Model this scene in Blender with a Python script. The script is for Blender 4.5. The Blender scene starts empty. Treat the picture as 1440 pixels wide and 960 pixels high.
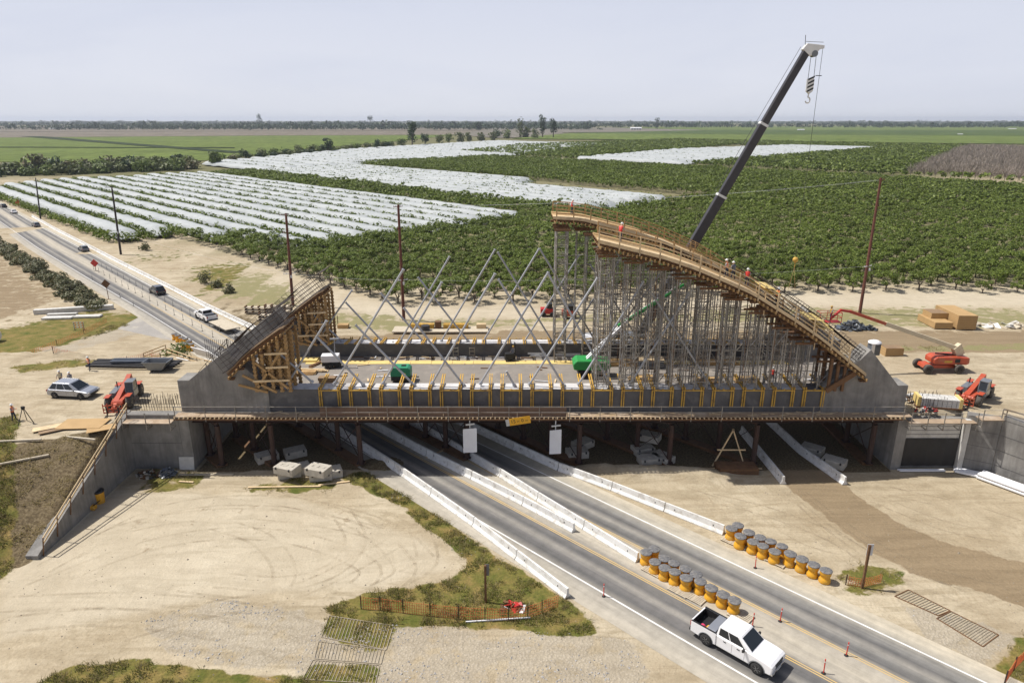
import bpy, bmesh, math, random
import numpy as np
from mathutils import Vector, Matrix, noise
rnd = random.Random(7)
SC = bpy.context.scene
COL = SC.collection
PI = math.pi
R2 = math.sqrt(2)
# ---------------------------------------------------------------- surveying helpers
F = 960.0; TH = math.radians(18.0); H = 34.0; CC, SS = math.cos(TH), math.sin(TH)
def G(px, py, z=0.0):                       # point of the photograph -> point on the ground of height z
    r = (px-720)/F; u = (480-py)/F; t = (H-z)/(SS-u*CC)
    return Vector((r*t, (CC+u*SS)*t, z))
def P(px, py, Y):                           # point of the photograph -> point on the upright plane y = Y
    r = (px-720)/F; u = (480-py)/F; t = Y/(CC+u*SS)
    return Vector((r*t, Y, H+t*(-SS+u*CC)))
def AB(a, b, z=0.0):                        # road grid: a across the road, b along it (away to the left)
    return Vector(((a-b)/R2, (a+b)/R2, z))
def lerp_tab(tab, b):
    if b <= tab[0][0]: return tab[0][1]
    for (b0,a0),(b1,a1) in zip(tab[:-1],tab[1:]):
        if b <= b1: return a0+(a1-a0)*(b-b0)/(b1-b0)
    (b0,a0),(b1,a1) = tab[-2:]; return a1+(a1-a0)*(b-b1)/(b1-b0)
ROAD_L = [(60,35.4),(103,37.4),(133,38.4),(173,39.0),(228,40.2),(298,43.3),(360,46.6)]
ROAD_R = [(60,45.7),(106,44.9),(124,45.3),(150,46.1),(186,47.4),(221,48.6),(286,50.8),(360,54.0)]
def warp(a, b):                              # nominal road coordinate -> real one (the highway bends and widens)
    l, r = lerp_tab(ROAD_L,b), lerp_tab(ROAD_R,b)
    if a <= 35.4: return a+l-35.4
    if a >= 45.7: return a+r-45.7
    return l+(a-35.4)*(r-l)/10.3
def bend(b): return (lerp_tab(ROAD_L,b)+lerp_tab(ROAD_R,b))/2-40.55
# ---------------------------------------------------------------- mesh builder
class MB:
    def __init__(s): s.v = []; s.f = []; s.m = []; s.s = []; s.T = None
    def add(s, vs, fs, m=0, sm=False):
        o = len(s.v)
        if s.T is not None: vs = [tuple(s.T @ Vector(v)) for v in vs]
        s.v += [tuple(v) for v in vs]
        for f in fs: s.f.append(tuple(i+o for i in f)); s.m.append(m); s.s.append(sm)
        return s
    def box(s, x0, x1, y0, y1, z0, z1, m=0):
        return s.add([(x0,y0,z0),(x1,y0,z0),(x1,y1,z0),(x0,y1,z0),(x0,y0,z1),(x1,y0,z1),(x1,y1,z1),(x0,y1,z1)],
              [(0,3,2,1),(4,5,6,7),(0,1,5,4),(1,2,6,5),(2,3,7,6),(3,0,4,7)], m)
    def cb(s, c, sx, sy, sz, m=0, rz=0.0, ry=0.0, rx=0.0):
        M = Matrix.Translation(c) @ Matrix.Rotation(rz,4,'Z') @ Matrix.Rotation(ry,4,'Y') @ Matrix.Rotation(rx,4,'X')
        vs = [M @ Vector((a*sx/2,b*sy/2,d*sz/2)) for d in (-1,1) for a,b in ((-1,-1),(1,-1),(1,1),(-1,1))]
        return s.add(vs, [(0,3,2,1),(4,5,6,7),(0,1,5,4),(1,2,6,5),(2,3,7,6),(3,0,4,7)], m)
    def beam(s, p, q, w, h=None, m=0):
        p = Vector(p); q = Vector(q); d = q-p
        if d.length < 1e-6: return s
        h = h or w; d.normalize()
        up = Vector((0,0,1)) if abs(d.z) < .95 else Vector((0,1,0))
        a = d.cross(up).normalized()*w/2; b = a.cross(d).normalized()*h/2
        vs = [p-a-b,p+a-b,p+a+b,p-a+b,q-a-b,q+a-b,q+a+b,q-a+b]
        return s.add(vs, [(0,1,2,3),(7,6,5,4),(4,5,1,0),(5,6,2,1),(6,7,3,2),(7,4,0,3)], m)
    def cyl(s, p, q, r0, r1=None, n=8, m=0, sm=True, caps=True):
        p = Vector(p); q = Vector(q); r1 = r0 if r1 is None else r1; d = (q-p).normalized()
        up = Vector((0,0,1)) if abs(d.z) < .95 else Vector((1,0,0))
        a = d.cross(up).normalized(); b = a.cross(d)
        vs = []
        for c, r in ((p,r0),(q,r1)):
            for i in range(n):
                t = 2*PI*i/n; vs.append(c+(a*math.cos(t)+b*math.sin(t))*r)
        s.add(vs, [(i,(i+1)%n,n+(i+1)%n,n+i) for i in range(n)], m, sm)
        if caps: s.add(vs, [tuple(range(n-1,-1,-1)), tuple(range(n,2*n))], m)
        return s
    def tube(s, pts, r, n=6, m=0):
        for a, b in zip(pts[:-1], pts[1:]): s.cyl(a, b, r, n=n, m=m)
        return s
    def ext(s, poly, ax, d0, d1, m=0):       # prism of a 2-d outline along an axis
        f = {'y': lambda a,b,d:(a,d,b), 'x': lambda a,b,d:(d,a,b), 'z': lambda a,b,d:(a,b,d)}[ax]
        n = len(poly)
        A = sum(poly[i][0]*poly[(i+1)%n][1]-poly[(i+1)%n][0]*poly[i][1] for i in range(n))
        fl = (A > 0) != (ax == 'y')
        vs = [f(a,b,d0) for a,b in poly]+[f(a,b,d1) for a,b in poly]
        fs = [tuple(range(n)), tuple(range(2*n-1,n-1,-1))]+[(i,i+n,(i+1)%n+n,(i+1)%n) for i in range(n)]
        if fl: fs = [tuple(reversed(q)) for q in fs]
        return s.add(vs, fs, m)
    def lathe(s, c, prof, n=16, m=0, sm=True):
        c = Vector(c); vs = []
        for r, z in prof:
            for i in range(n):
                t = 2*PI*i/n; vs.append((c.x+r*math.cos(t), c.y+r*math.sin(t), c.z+z))
        fs = []
        for k in range(len(prof)-1):
            for i in range(n): fs.append((k*n+i, k*n+(i+1)%n, (k+1)*n+(i+1)%n, (k+1)*n+i))
        s.add(vs, fs, m, sm)
        s.add(vs[:n], [tuple(range(n-1,-1,-1))], m); return s.add(vs[-n:], [tuple(range(n))], m)
    def sph(s, c, r, n=10, k=6, m=0):
        if not hasattr(r, '__len__'): r = (r,r,r)
        vs = [(c[0],c[1],c[2]-r[2])]
        for j in range(1,k):
            ph = -PI/2+PI*j/k
            for i in range(n):
                t = 2*PI*i/n; vs.append((c[0]+r[0]*math.cos(ph)*math.cos(t), c[1]+r[1]*math.cos(ph)*math.sin(t), c[2]+r[2]*math.sin(ph)))
        vs.append((c[0],c[1],c[2]+r[2])); L = len(vs)-1
        fs = [(0,1+(i+1)%n,1+i) for i in range(n)]
        for j in range(k-2): fs += [(1+j*n+i,1+j*n+(i+1)%n,1+(j+1)*n+(i+1)%n,1+(j+1)*n+i) for i in range(n)]
        fs += [(L,1+(k-2)*n+i,1+(k-2)*n+(i+1)%n) for i in range(n)]
        return s.add(vs, fs, m, True)
    def build(s, name, mats, parent=None, loc=None, rz=0.0, bevel=0.0, seg=2):
        me = bpy.data.meshes.new(name); me.from_pydata(s.v, [], s.f)
        if not isinstance(mats, (list,tuple)): mats = [mats]
        for q in mats: me.materials.append(MAT[q] if isinstance(q,str) else q)
        me.polygons.foreach_set('material_index', s.m); me.polygons.foreach_set('use_smooth', s.s); me.update()
        o = bpy.data.objects.new(name, me); COL.objects.link(o)
        if parent: o.parent = parent
        if loc is not None: o.location = loc
        o.rotation_euler.z = rz
        if bevel:
            b = o.modifiers.new('bevel','BEVEL'); b.width = bevel; b.segments = seg; b.limit_method = 'ANGLE'; b.angle_limit = math.radians(40)
            b.harden_normals = False
        return o
def tag(o, label=None, cat=None, group=None, kind=None):
    if label: o['label'] = label
    if cat: o['category'] = cat
    if group: o['group'] = group
    if kind: o['kind'] = kind
    return o
def thing(name, label, cat, loc=(0,0,0), rz=0.0, group=None):
    o = bpy.data.objects.new(name, None); o.empty_display_size = .3; COL.objects.link(o)
    o.location = loc; o.rotation_euler.z = rz
    return tag(o, label, cat, group)
KIDS = {}
def kids(o): return [c for c in o.children]
def dup(o, loc, rz=None, label=None, group=None, scale=None, tree=None):
    tree = tree or snap(o)
    def rec(node, par):
        src, ch = node
        c = src.copy(); COL.objects.link(c); c.parent = par
        for q in ch: rec(q, c)
        return c
    r = rec(tree, None); r.location = loc
    if rz is not None: r.rotation_euler.z = rz
    if scale is not None: r.scale = scale if hasattr(scale,'__len__') else (scale,)*3
    if label: r['label'] = label
    if group: r['group'] = group
    return r
def snap(o): return (o, [snap(c) for c in o.children])
# ---------------------------------------------------------------- materials
MAT = {}
def new_mat(name):
    m = bpy.data.materials.new(name); m.use_nodes = True; nt = m.node_tree
    b = nt.nodes['Principled BSDF']; MAT[name] = m
    return m, nt, b
def N(nt, typ, **kw):
    n = nt.nodes.new(typ)
    for k, v in kw.items():
        if k in n.inputs.keys() if hasattr(n.inputs,'keys') else False: n.inputs[k].default_value = v
        else: setattr(n, k, v)
    return n
def noise_node(nt, co, scale, detail=4, rough=.6, dist=0.0):
    n = nt.nodes.new('ShaderNodeTexNoise'); n.inputs['Scale'].default_value = scale; n.inputs['Detail'].default_value = detail
    n.inputs['Roughness'].default_value = rough; n.inputs['Distortion'].default_value = dist
    if co is not None: nt.links.new(co, n.inputs['Vector'])
    return n
def ramp(nt, src, stops):
    r = nt.nodes.new('ShaderNodeValToRGB'); e = r.color_ramp.elements
    while len(e) > 1: e.remove(e[-1])
    e[0].position = stops[0][0]; e[0].color = (*stops[0][1],1) if hasattr(stops[0][1],'__len__') else (stops[0][1],)*3+(1,)
    for p, c in stops[1:]:
        q = e.new(p); q.color = (*c,1) if hasattr(c,'__len__') else (c,c,c,1)
    nt.links.new(src, r.inputs['Fac']); return r.outputs['Color']
def mix(nt, fac, a, b, mode='MIX'):
    m = nt.nodes.new('ShaderNodeMix'); m.data_type = 'RGBA'; m.blend_type = mode
    for k, v in ((0,fac),(6,a),(7,b)):
        if hasattr(v,'is_linked') or hasattr(v,'links'): nt.links.new(v, m.inputs[k])
        elif hasattr(v,'__len__'): m.inputs[k].default_value = (*v,1)
        elif k == 0: m.inputs[k].default_value = v
        else: m.inputs[k].default_value = (v,v,v,1)
    return m.outputs[2]
def mth(nt, op, a, b=None, clamp=False):
    m = nt.nodes.new('ShaderNodeMath'); m.operation = op; m.use_clamp = clamp
    for k, v in ((0,a),(1,b)):
        if v is None: continue
        if hasattr(v,'links'): nt.links.new(v, m.inputs[k])
        else: m.inputs[k].default_value = v
    return m.outputs[0]
def attr(nt, name):
    a = nt.nodes.new('ShaderNodeAttribute'); a.attribute_name = name; return a.outputs['Fac']
def bump(nt, b, h, dist=.05, st=.5):
    n = nt.nodes.new('ShaderNodeBump'); n.inputs['Distance'].default_value = dist; n.inputs['Strength'].default_value = st
    nt.links.new(h, n.inputs['Height']); nt.links.new(n.outputs[0], b.inputs['Normal'])
def mat(name, c1, c2=None, scale=3.0, rough=.7, metal=0.0, bmp=0.0, dirt=None, dscale=.6, coat=0.0, world=False, spec=None):
    m, nt, b = new_mat(name)
    tc = nt.nodes.new('ShaderNodeTexCoord')
    co = tc.outputs['Object']
    if world:
        g = nt.nodes.new('ShaderNodeNewGeometry'); co = g.outputs['Position']
    c2 = c2 or tuple(x*.8 for x in c1)
    n = noise_node(nt, co, scale, 5, .65)
    f = ramp(nt, n.outputs['Fac'], [(.3,0.0),(.7,1.0)])
    col = mix(nt, f, c1, c2)
    if dirt:
        d = noise_node(nt, co, dscale, 6, .7, .4)
        df = ramp(nt, d.outputs['Fac'], [(.5,0.0),(.72,1.0)])
        col = mix(nt, df, col, dirt)
    nt.links.new(col, b.inputs['Base Color'])
    b.inputs['Roughness'].default_value = rough; b.inputs['Metallic'].default_value = metal
    if spec is not None: b.inputs['Specular IOR Level'].default_value = spec
    if coat: b.inputs['Coat Weight'].default_value = coat
    if bmp: bump(nt, b, n.outputs['Fac'], bmp, .6)
    return m
mat('pale_concrete', (.62,.61,.58), (.5,.49,.46), 2.0, .85, dirt=(.38,.37,.34), world=True)
mat('barrier_white', (.78,.78,.76), (.64,.63,.60), 1.1, .8, dirt=(.42,.39,.34), dscale=1.4, world=True)
mat('block_concrete', (.54,.50,.43), (.40,.37,.31), 2.5, .9, dirt=(.35,.32,.27), world=True, bmp=.02)
mat('deck', (.25,.225,.195), (.19,.17,.15), .5, .9, dirt=(.35,.31,.26), dscale=.25, world=True)
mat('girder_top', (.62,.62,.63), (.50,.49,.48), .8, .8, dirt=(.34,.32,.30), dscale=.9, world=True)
mat('rust', (.065,.032,.022), (.035,.022,.018), 1.5, .8, world=True)
mat('dark_steel', (.06,.058,.06), (.035,.035,.037), 3, .6, metal=.3)
mat('steel_pipe', (.46,.47,.49), (.36,.37,.39), 4, .5, metal=.35)
mat('scaffold', (.36,.34,.30), (.22,.20,.17), 1.5, .6, metal=.15, dirt=(.15,.095,.055), dscale=.5, world=True)
mat('rebar', (.045,.03,.024), (.025,.02,.018), 5, .7, world=True)
mat('timber', (.55,.37,.17), (.42,.26,.11), 1.5, .8, dirt=(.22,.13,.06), dscale=.7, world=True)
mat('timber_dark', (.19,.10,.045), (.11,.055,.025), 1.6, .85, world=True)
mat('timber_pale', (.70,.55,.34), (.58,.43,.24), 1.2, .8, dirt=(.36,.27,.17), dscale=.8, world=True)
mat('form_yellow', (.62,.38,.06), (.46,.27,.05), 1.5, .7, dirt=(.16,.10,.04), dscale=1.5, world=True)
mat('ply_yellow', (.74,.58,.22), (.62,.46,.17), .9, .7, world=True)
mat('plywood', (.47,.31,.14), (.39,.25,.105), .8, .75, world=True)
mat('plyface', (.30,.20,.11), (.20,.13,.075), .9, .8, world=True)
mat('walk_board', (.40,.30,.20), (.30,.22,.15), 1.5, .85, dirt=(.55,.47,.37), dscale=.5, world=True)
mat('toe_panel', (.17,.105,.07), (.12,.075,.055), .9, .85, world=True)
mat('orange', (.50,.085,.035), (.40,.06,.025), 2, .45, dirt=(.34,.14,.08), dscale=1.2)
mat('red', (.48,.025,.02), (.38,.02,.02), 2, .5)
mat('lime_green', (.02,.30,.06), (.02,.22,.045), 2, .45)
mat('teal_green', (.02,.28,.14), (.02,.2,.1), 2, .45)
mat('cream', (.62,.54,.38), (.52,.44,.30), 2, .6)
mat('white_paint', (.80,.80,.81), (.77,.77,.78), 1, .3, coat=.5)
mat('silver_paint', (.40,.42,.46), (.36,.38,.42), 1, .3, metal=.5, coat=.6)
mat('black_paint', (.02,.021,.025), (.015,.016,.02), 1, .25, coat=.6)
mat('grey_paint', (.16,.17,.18), (.12,.13,.14), 1, .35, coat=.4)
mat('blue_grey', (.10,.12,.155), (.07,.085,.11), 1, .4)
mat('rubber', (.03,.03,.03), (.02,.02,.02), 3, .9)
mat('dusty_rubber', (.12,.105,.09), (.05,.045,.04), 3, .95)
mat('rim', (.5,.5,.5), (.4,.4,.4), 3, .35, metal=.7)
mat('glass', (.02,.025,.03), (.015,.02,.025), 1, .08)
mat('black', (.015,.015,.016), (.01,.01,.01), 2, .6)
mat('chrome', (.55,.56,.57), (.5,.5,.5), 1, .25, metal=.9)
mat('lamp', (.75,.75,.72), (.6,.6,.58), 1, .15)
mat('tail', (.35,.01,.01), (.3,.01,.01), 1, .3)
mat('pole_red', (.16,.055,.035), (.09,.035,.025), 1, .8, world=True)
mat('pole_dark', (.05,.04,.035), (.03,.025,.025), 1, .8, world=True)
mat('insulator', (.62,.64,.66), (.5,.5,.52), 2, .4)
mat('barrel', (.72,.37,.02), (.62,.30,.02), 1.2, .5, dirt=(.45,.30,.08), dscale=2)
mat('barrel_lid', (.17,.17,.175), (.12,.12,.125), 2, .8, dirt=(.30,.28,.25), dscale=2)
mat('pallet', (.55,.49,.38), (.42,.36,.27), 3, .85, world=True)
mat('tarp_black', (.02,.02,.022), (.012,.012,.013), 1.2, .6, bmp=.05)
mat('boom', (.040,.036,.040), (.026,.024,.027), .8, .45)
mat('net_orange', (.75,.20,.07), (.6,.14,.05), 2, .7)
mat('skin', (.45,.26,.17), (.4,.22,.15), 2, .6)
mat('denim', (.03,.04,.08), (.02,.03,.05), 3, .8)
mat('vest', (.85,.22,.03), (.7,.18,.03), 3, .6)
mat('helmet', (.8,.8,.78), (.75,.75,.73), 2, .3)
mat('shirt', (.3,.3,.32), (.2,.2,.22), 2, .8)
mat('sign_yellow', (.80,.42,.02), (.75,.38,.02), 2, .5)
mat('sign_red', (.65,.05,.03), (.55,.04,.03), 2, .5)
mat('marking', (.78,.78,.76), (.6,.59,.56), .9, .7, world=True)
mat('marking_yellow', (.62,.42,.13), (.50,.38,.22), .9, .7, world=True)
mat('bark', (.13,.10,.075), (.08,.06,.05), 4, .9)
mat('tan_roof', (.7,.7,.68), (.6,.6,.6), .1, .6, world=True)
mat('pipe_white', (.78,.79,.8), (.7,.7,.72), 1, .45)
mat('mat_dark', (.055,.05,.048), (.03,.03,.03), 6, .9)
m_, nt, b = new_mat('concrete')
g = nt.nodes.new('ShaderNodeNewGeometry'); mp = nt.nodes.new('ShaderNodeMapping'); mp.inputs['Scale'].default_value = (1.6,1.6,.12); nt.links.new(g.outputs['Position'], mp.inputs['Vector'])
n1 = noise_node(nt, g.outputs['Position'], .45, 6, .65, .5); n2 = noise_node(nt, mp.outputs[0], 1.3, 5, .7); n3 = noise_node(nt, g.outputs['Position'], 9, 4, .6)
c_ = ramp(nt, n1.outputs['Fac'], [(.3,(.155,.150,.142)),(.5,(.225,.217,.203)),(.7,(.30,.29,.27))]); c_ = mix(nt, 1.0, c_, ramp(nt, n2.outputs['Fac'], [(.35,(.80,.79,.78)),(.55,(1,1,1)),(.75,(1.08,1.07,1.06))]), 'MULTIPLY')
nt.links.new(c_, b.inputs['Base Color']); b.inputs['Roughness'].default_value = .88; bump(nt, b, n3.outputs['Fac'], .01, .4)
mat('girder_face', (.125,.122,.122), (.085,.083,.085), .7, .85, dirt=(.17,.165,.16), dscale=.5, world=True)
mat('concrete_joint', (.11,.108,.105), None, 2, .9, world=True)
mat('timber_brown', (.42,.265,.11), (.29,.175,.07), 1.4, .85, dirt=(.36,.23,.11), dscale=.9, world=True)
mat('clod', (.34,.30,.23), (.2,.17,.13), 2, .95, world=True)
def leaf_mat(name, c1, c2, c3=None, tr=.15):
    m, nt, b = new_mat(name)
    g = nt.nodes.new('ShaderNodeNewGeometry')
    n = noise_node(nt, g.outputs['Position'], .08, 3, .6)
    col = ramp(nt, g.outputs['Random Per Island'], [(0.0,c1),(.75,c2),(1.0,c3 or c2)])
    f = ramp(nt, n.outputs['Fac'], [(.35,.78),(.65,1.15)])
    col = mix(nt, 1.0, col, f, 'MULTIPLY')
    nt.links.new(col, b.inputs['Base Color']); b.inputs['Roughness'].default_value = .55
    b.inputs['Specular IOR Level'].default_value = .3
    t = nt.nodes.new('ShaderNodeBsdfTranslucent'); nt.links.new(col, t.inputs['Color'])
    mx = nt.nodes.new('ShaderNodeMixShader'); mx.inputs[0].default_value = tr
    out = nt.nodes['Material Output']
    nt.links.new(b.outputs[0], mx.inputs[1]); nt.links.new(t.outputs[0], mx.inputs[2]); nt.links.new(mx.outputs[0], out.inputs['Surface'])
leaf_mat('leaf_orchard', (.075,.11,.017), (.155,.205,.032), (.22,.27,.06), .32)
leaf_mat('leaf_dark', (.022,.045,.016), (.045,.08,.028), (.07,.11,.04), .12)
leaf_mat('leaf_olive', (.085,.11,.035), (.14,.17,.06), (.21,.22,.09), .2)
leaf_mat('leaf_bright', (.09,.13,.03), (.15,.20,.05), (.22,.26,.08), .2)
leaf_mat('leaf_brown', (.20,.165,.14), (.30,.255,.21), (.36,.31,.26), .05)
leaf_mat('leaf_bush', (.09,.10,.045), (.14,.145,.065), (.22,.17,.10), .2)
leaf_mat('grass_blade', (.12,.15,.035), (.21,.22,.055), (.40,.33,.15), .45)
leaf_mat('grass_dry', (.26,.22,.09), (.38,.31,.15), (.50,.42,.25), .45)
SKYPALE=(10.8,10.85,11.0); EXPO=0.0; HAZE=.00007
# ---------------------------------------------------------------- camera, sky, sun, air
cam = bpy.data.cameras.new('camera'); co_ = bpy.data.objects.new('camera', cam); COL.objects.link(co_)
co_.location = (0,0,H); co_.rotation_euler = (PI/2-TH, 0, 0); cam.lens = 24; cam.sensor_width = 36; cam.clip_end = 60000; cam.clip_start = .5
SC.camera = co_
SUNV = Vector((-.60, .13, 1.0)).normalized()          # towards the sun
sun = bpy.data.lights.new('sun','SUN'); sun.energy = 5.0; sun.angle = math.radians(.5); sun.color = (1,.955,.89)
so = bpy.data.objects.new('sun', sun); COL.objects.link(so); so.rotation_euler = SUNV.to_track_quat('Z','Y').to_euler()
w = bpy.data.worlds.new('World'); SC.world = w; w.use_nodes = True; nt = w.node_tree
sk = nt.nodes.new('ShaderNodeTexSky'); sk.sky_type = 'NISHITA'; sk.sun_disc = False
sk.sun_elevation = math.asin(SUNV.z); sk.sun_rotation = math.atan2(SUNV.x, SUNV.y)
sk.altitude = 100; sk.air_density = .9; sk.dust_density = 4.0; sk.ozone_density = 2.0
bg = nt.nodes['Background']; bg.inputs['Strength'].default_value = .085
gw = nt.nodes.new('ShaderNodeTexCoord'); gs = nt.nodes.new('ShaderNodeSeparateXYZ'); nt.links.new(gw.outputs['Generated'], gs.inputs[0])
hz = ramp(nt, gs.outputs[2], [(0.0,.93),(.16,.85),(.34,.35),(.7,.06)])      # dusty air pales the sky near the horizon
pl_ = ramp(nt, gs.outputs[2], [(0.0,(.86,.88,.94)),(.05,(.84,.87,.97)),(.2,(.76,.80,.95))]); pl_ = mix(nt, 1.0, pl_, SKYPALE, 'MULTIPLY')
mp = nt.nodes.new('ShaderNodeMapping'); mp.inputs['Scale'].default_value = (1,1,4.5); nt.links.new(gw.outputs['Generated'], mp.inputs['Vector'])
cn = noise_node(nt, mp.outputs[0], 1.6, 5, .55, .4); pl_ = mix(nt, 1.0, pl_, ramp(nt, cn.outputs['Fac'], [(.38,(.955,.965,.985)),(.62,(1.05,1.045,1.03))]), 'MULTIPLY')
hs = mix(nt, hz, sk.outputs[0], pl_)
nt.links.new(hs, bg.inputs['Color'])
SC.view_settings.view_transform = 'Standard'; SC.view_settings.look = 'None'; SC.view_settings.exposure = EXPO; SC.view_settings.gamma = 1
SC.cycles.max_bounces = 5; SC.cycles.diffuse_bounces = 3; SC.cycles.glossy_bounces = 2; SC.cycles.transmission_bounces = 2
SC.cycles.transparent_max_bounces = 8; SC.cycles.volume_bounces = 0; SC.cycles.use_denoising = True
SC.cycles.caustics_reflective = False; SC.cycles.caustics_refractive = False
# ---------------------------------------------------------------- dusty air
m = bpy.data.materials.new('air'); m.use_nodes = True; nt = m.node_tree; nt.nodes.remove(nt.nodes['Principled BSDF'])
pv = nt.nodes.new('ShaderNodeVolumePrincipled'); pv.inputs['Color'].default_value = (.80,.87,1.0,1); pv.inputs['Density'].default_value = HAZE; pv.inputs['Anisotropy'].default_value = .2
nt.links.new(pv.outputs[0], nt.nodes['Material Output'].inputs['Volume'])
if HAZE > 0:
    q = MB(); q.box(-14400,14400,-900,14400,-3,75); MAT['air'] = m; o = q.build('haze','air'); tag(o,'thin dusty air lying over the whole plain','haze',kind='stuff')
# ---------------------------------------------------------------- terrain
def sm(t): t = min(1.0, max(0.0, t)); return t*t*(3-2*t)
ZL, ZR = 5.8, 6.0
WINGR = [(45.5,62.5),(48.0,61.1),(50.0,57.9),(56.0,48.2),(62.0,38.4)]
def height(x, y):
    z = 0.0
    if x < -32.9:
        if x < -39.0:
            yc = 60-.49*(-38.8-x); yt = 47.3-.49*(-38.5-x)
            f = min(1.0, max(0.0, (y-yt)/(yc-yt)))
            f = f*.75+sm(f)*.25
        else:
            f = 1.0 if y > 63.05 else 0.0
        yb = 79.0+max(0,(-50-x))*.08
        r = 1-min(1.0, max(0.0, (y-yb)/15.0))
        a = (x+y)/R2
        z = ZL*f*r
        # keep the road corridor clear
        z *= min(1.0, max(0.0, (36.5-a)/7.0)) if y > 80.5 else 1.0
    elif x > 39.1:
        if x < 45.5: yw = 62.75
        elif x < 48: yw = 62.5+(x-45.5)*(-1.4/2.5)
        else: yw = 61.1-(x-48)*1.62+.45
        if y > yw+.55:
            z = ZR*(1-min(1.0, max(0.0, (y-80.5)/13.0)))
    # natural unevenness
    n = noise.noise(Vector((x*.05,y*.05,0)))*.35+noise.noise(Vector((x*.25,y*.25,3)))*.07
    a = (x+y)/R2; b_ = (y-x)/R2
    if SB(x,y): z += noise.noise(Vector((x*1.1,y*1.1,5)))*.16+noise.noise(Vector((x*.4,y*.4,8)))*.25
    road = 32.0 < a-bend(b_) < 49.5 and y < 700
    if not road and not (-38.6 < x < 46 and 58 < y < 84) and not (-95 < x < -44 and 98 < y < 132 and a < 40):
        e = min(1.0, abs(a-40.5)/20.0)
        z += n*e*(.5 if y < 130 else .2) if y < 400 else 0
    # spoil heaps at the edge of the shade
    for hx, hy, hr, hh in HEAPS:
        d2 = ((x-hx)/hr[0])**2+((y-hy)/hr[1])**2
        if d2 < 4: z += hh*math.exp(-d2*1.6)*(1+.5*noise.noise(Vector((x*.9,y*.9,1))))
    return z
def SB(x,y): return -60 < x < -39.2 and 42 < y < 59.5-.49*(-38.8-x)
HEAPS = [(14.0,61.8,(5.5,1.3),.7),(19.5,60.8,(3.0,1.4),.6),(9.5,62.6,(2.5,1.2),.5),(-13.5,63.5,(1.6,1.0),.3),(53.5,80.2,(7,.8),.35),(64,80.6,(8,.8),.4),
         (-58,83,(12,2.2),1.1),(-45,86,(7,2.0),.9)]
def axis(lo, f0, f1, hi, st, g=1.22):
    a = list(np.arange(f0, f1+1e-6, st)); x = f1; d = st
    while x < hi: d *= g; x += d; a.append(min(x,hi))
    x = f0; d = st
    while x > lo: d *= g; x -= d; a.insert(0, max(x,lo))
    return a
xs = axis(-14000, -62, 64, 14000, .45); ys = axis(-500, 30, 104, 14000, .45)
def poly_px(pts, z=0): return [(G(x,y,z).x, G(x,y,z).y) for x,y in pts]
def inside(poly, X, Y):
    r = np.zeros(X.shape, bool); n = len(poly)
    for i in range(n):
        x1,y1 = poly[i]; x2,y2 = poly[(i+1)%n]
        if y1 == y2: continue
        c = ((y1 > Y) != (y2 > Y)) & (X < (x2-x1)*(Y-y1)/(y2-y1)+x1); r ^= c
    return r
XX, YY = np.meshgrid(np.array(xs), np.array(ys))
AA = (XX+YY)/R2; BB = (YY-XX)/R2
GRASS = [
  (.85, poly_px([(460,864),(556,878),(546,914),(490,905),(452,893)])), (.85, poly_px([(440,930),(532,938),(528,962),(425,956)])), (.5, poly_px([(470,905),(541,914),(538,922),(480,915)])),
  (1.0, poly_px([(478,672),(500,664),(545,662),(600,712),(655,752),(700,785),(795,842),(848,888),(790,892),(700,884),(640,882),(560,878),(470,888),(455,855),(520,832),(600,822),(645,812),(655,790),(640,770),(600,745),(565,712),(520,690)])),
  (1.0, poly_px([(30,990),(60,955),(100,936),(190,928),(260,936),(330,948),(440,955),(540,968),(540,1100),(30,1100)])),
  (.9, poly_px([(-160,640),(0,640),(38,628),(32,680),(20,740),(0,785),(-160,800)], 2)),
  (.8, poly_px([(-150,470),(0,462),(50,452),(110,438),(165,440),(215,430),(220,445),(160,465),(100,482),(0,505),(-150,520)])),
  (.7, poly_px([(10,520),(120,505),(160,500),(190,506),(120,518),(30,528)], 5.5)),
  (.8, poly_px([(70,505),(130,488),(200,475),(250,468),(262,490),(240,500),(160,500),(90,510)], 3)),
  (.75, poly_px([(240,374),(330,368),(405,402),(425,430),(380,436),(310,415),(270,398)])),
  (.85, poly_px([(185,345),(215,335),(265,365),(255,374),(220,365)])),
  (.62, poly_px([(430,436),(560,444),(700,446),(860,440),(1100,432),(1260,432),(1440,436),(1600,440),(1600,462),(1440,462),(1200,458),(1000,452),(860,456),(690,458),(560,468),(430,458)])),
  (.8, poly_px([(1378,985),(1400,925),(1445,885),(1600,850),(1600,1100),(1378,1100)])),
  (.55, poly_px([(1165,812),(1200,788),(1265,800),(1272,822),(1240,840),(1200,838),(1180,824)])),
  (.6, poly_px([(1240,487),(1320,486),(1440,482),(1600,482),(1600,490),(1440,492),(1320,494),(1240,492)])),
  (.6, poly_px([(190,700),(215,655),(290,665),(280,685)])), (.55, poly_px([(330,690),(420,668),(480,672),(470,690),(380,694)])),
  (.85, poly_px([(20,290),(190,375),(330,440),(300,430),(140,352),(20,300)])),
  (.85, poly_px([(0,330),(60,400),(120,440),(165,440),(150,425),(0,322)])),
]
GRAV = [(.62, poly_px([(200,872),(300,842),(420,855),(470,878),(560,878),(700,886),(850,890),(900,905),(930,990),(540,990),(520,950),(330,940),(230,915)])),
        (.6, poly_px([(540,690),(600,700),(680,775),(660,790),(620,760)])), (.7, poly_px([(1270,850),(1400,880),(1440,900),(1380,940),(1300,895)])),
        (.7, poly_px([(0,520),(120,470),(200,455),(290,478),(290,492),(200,470),(60,505),(0,530)]))]
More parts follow.
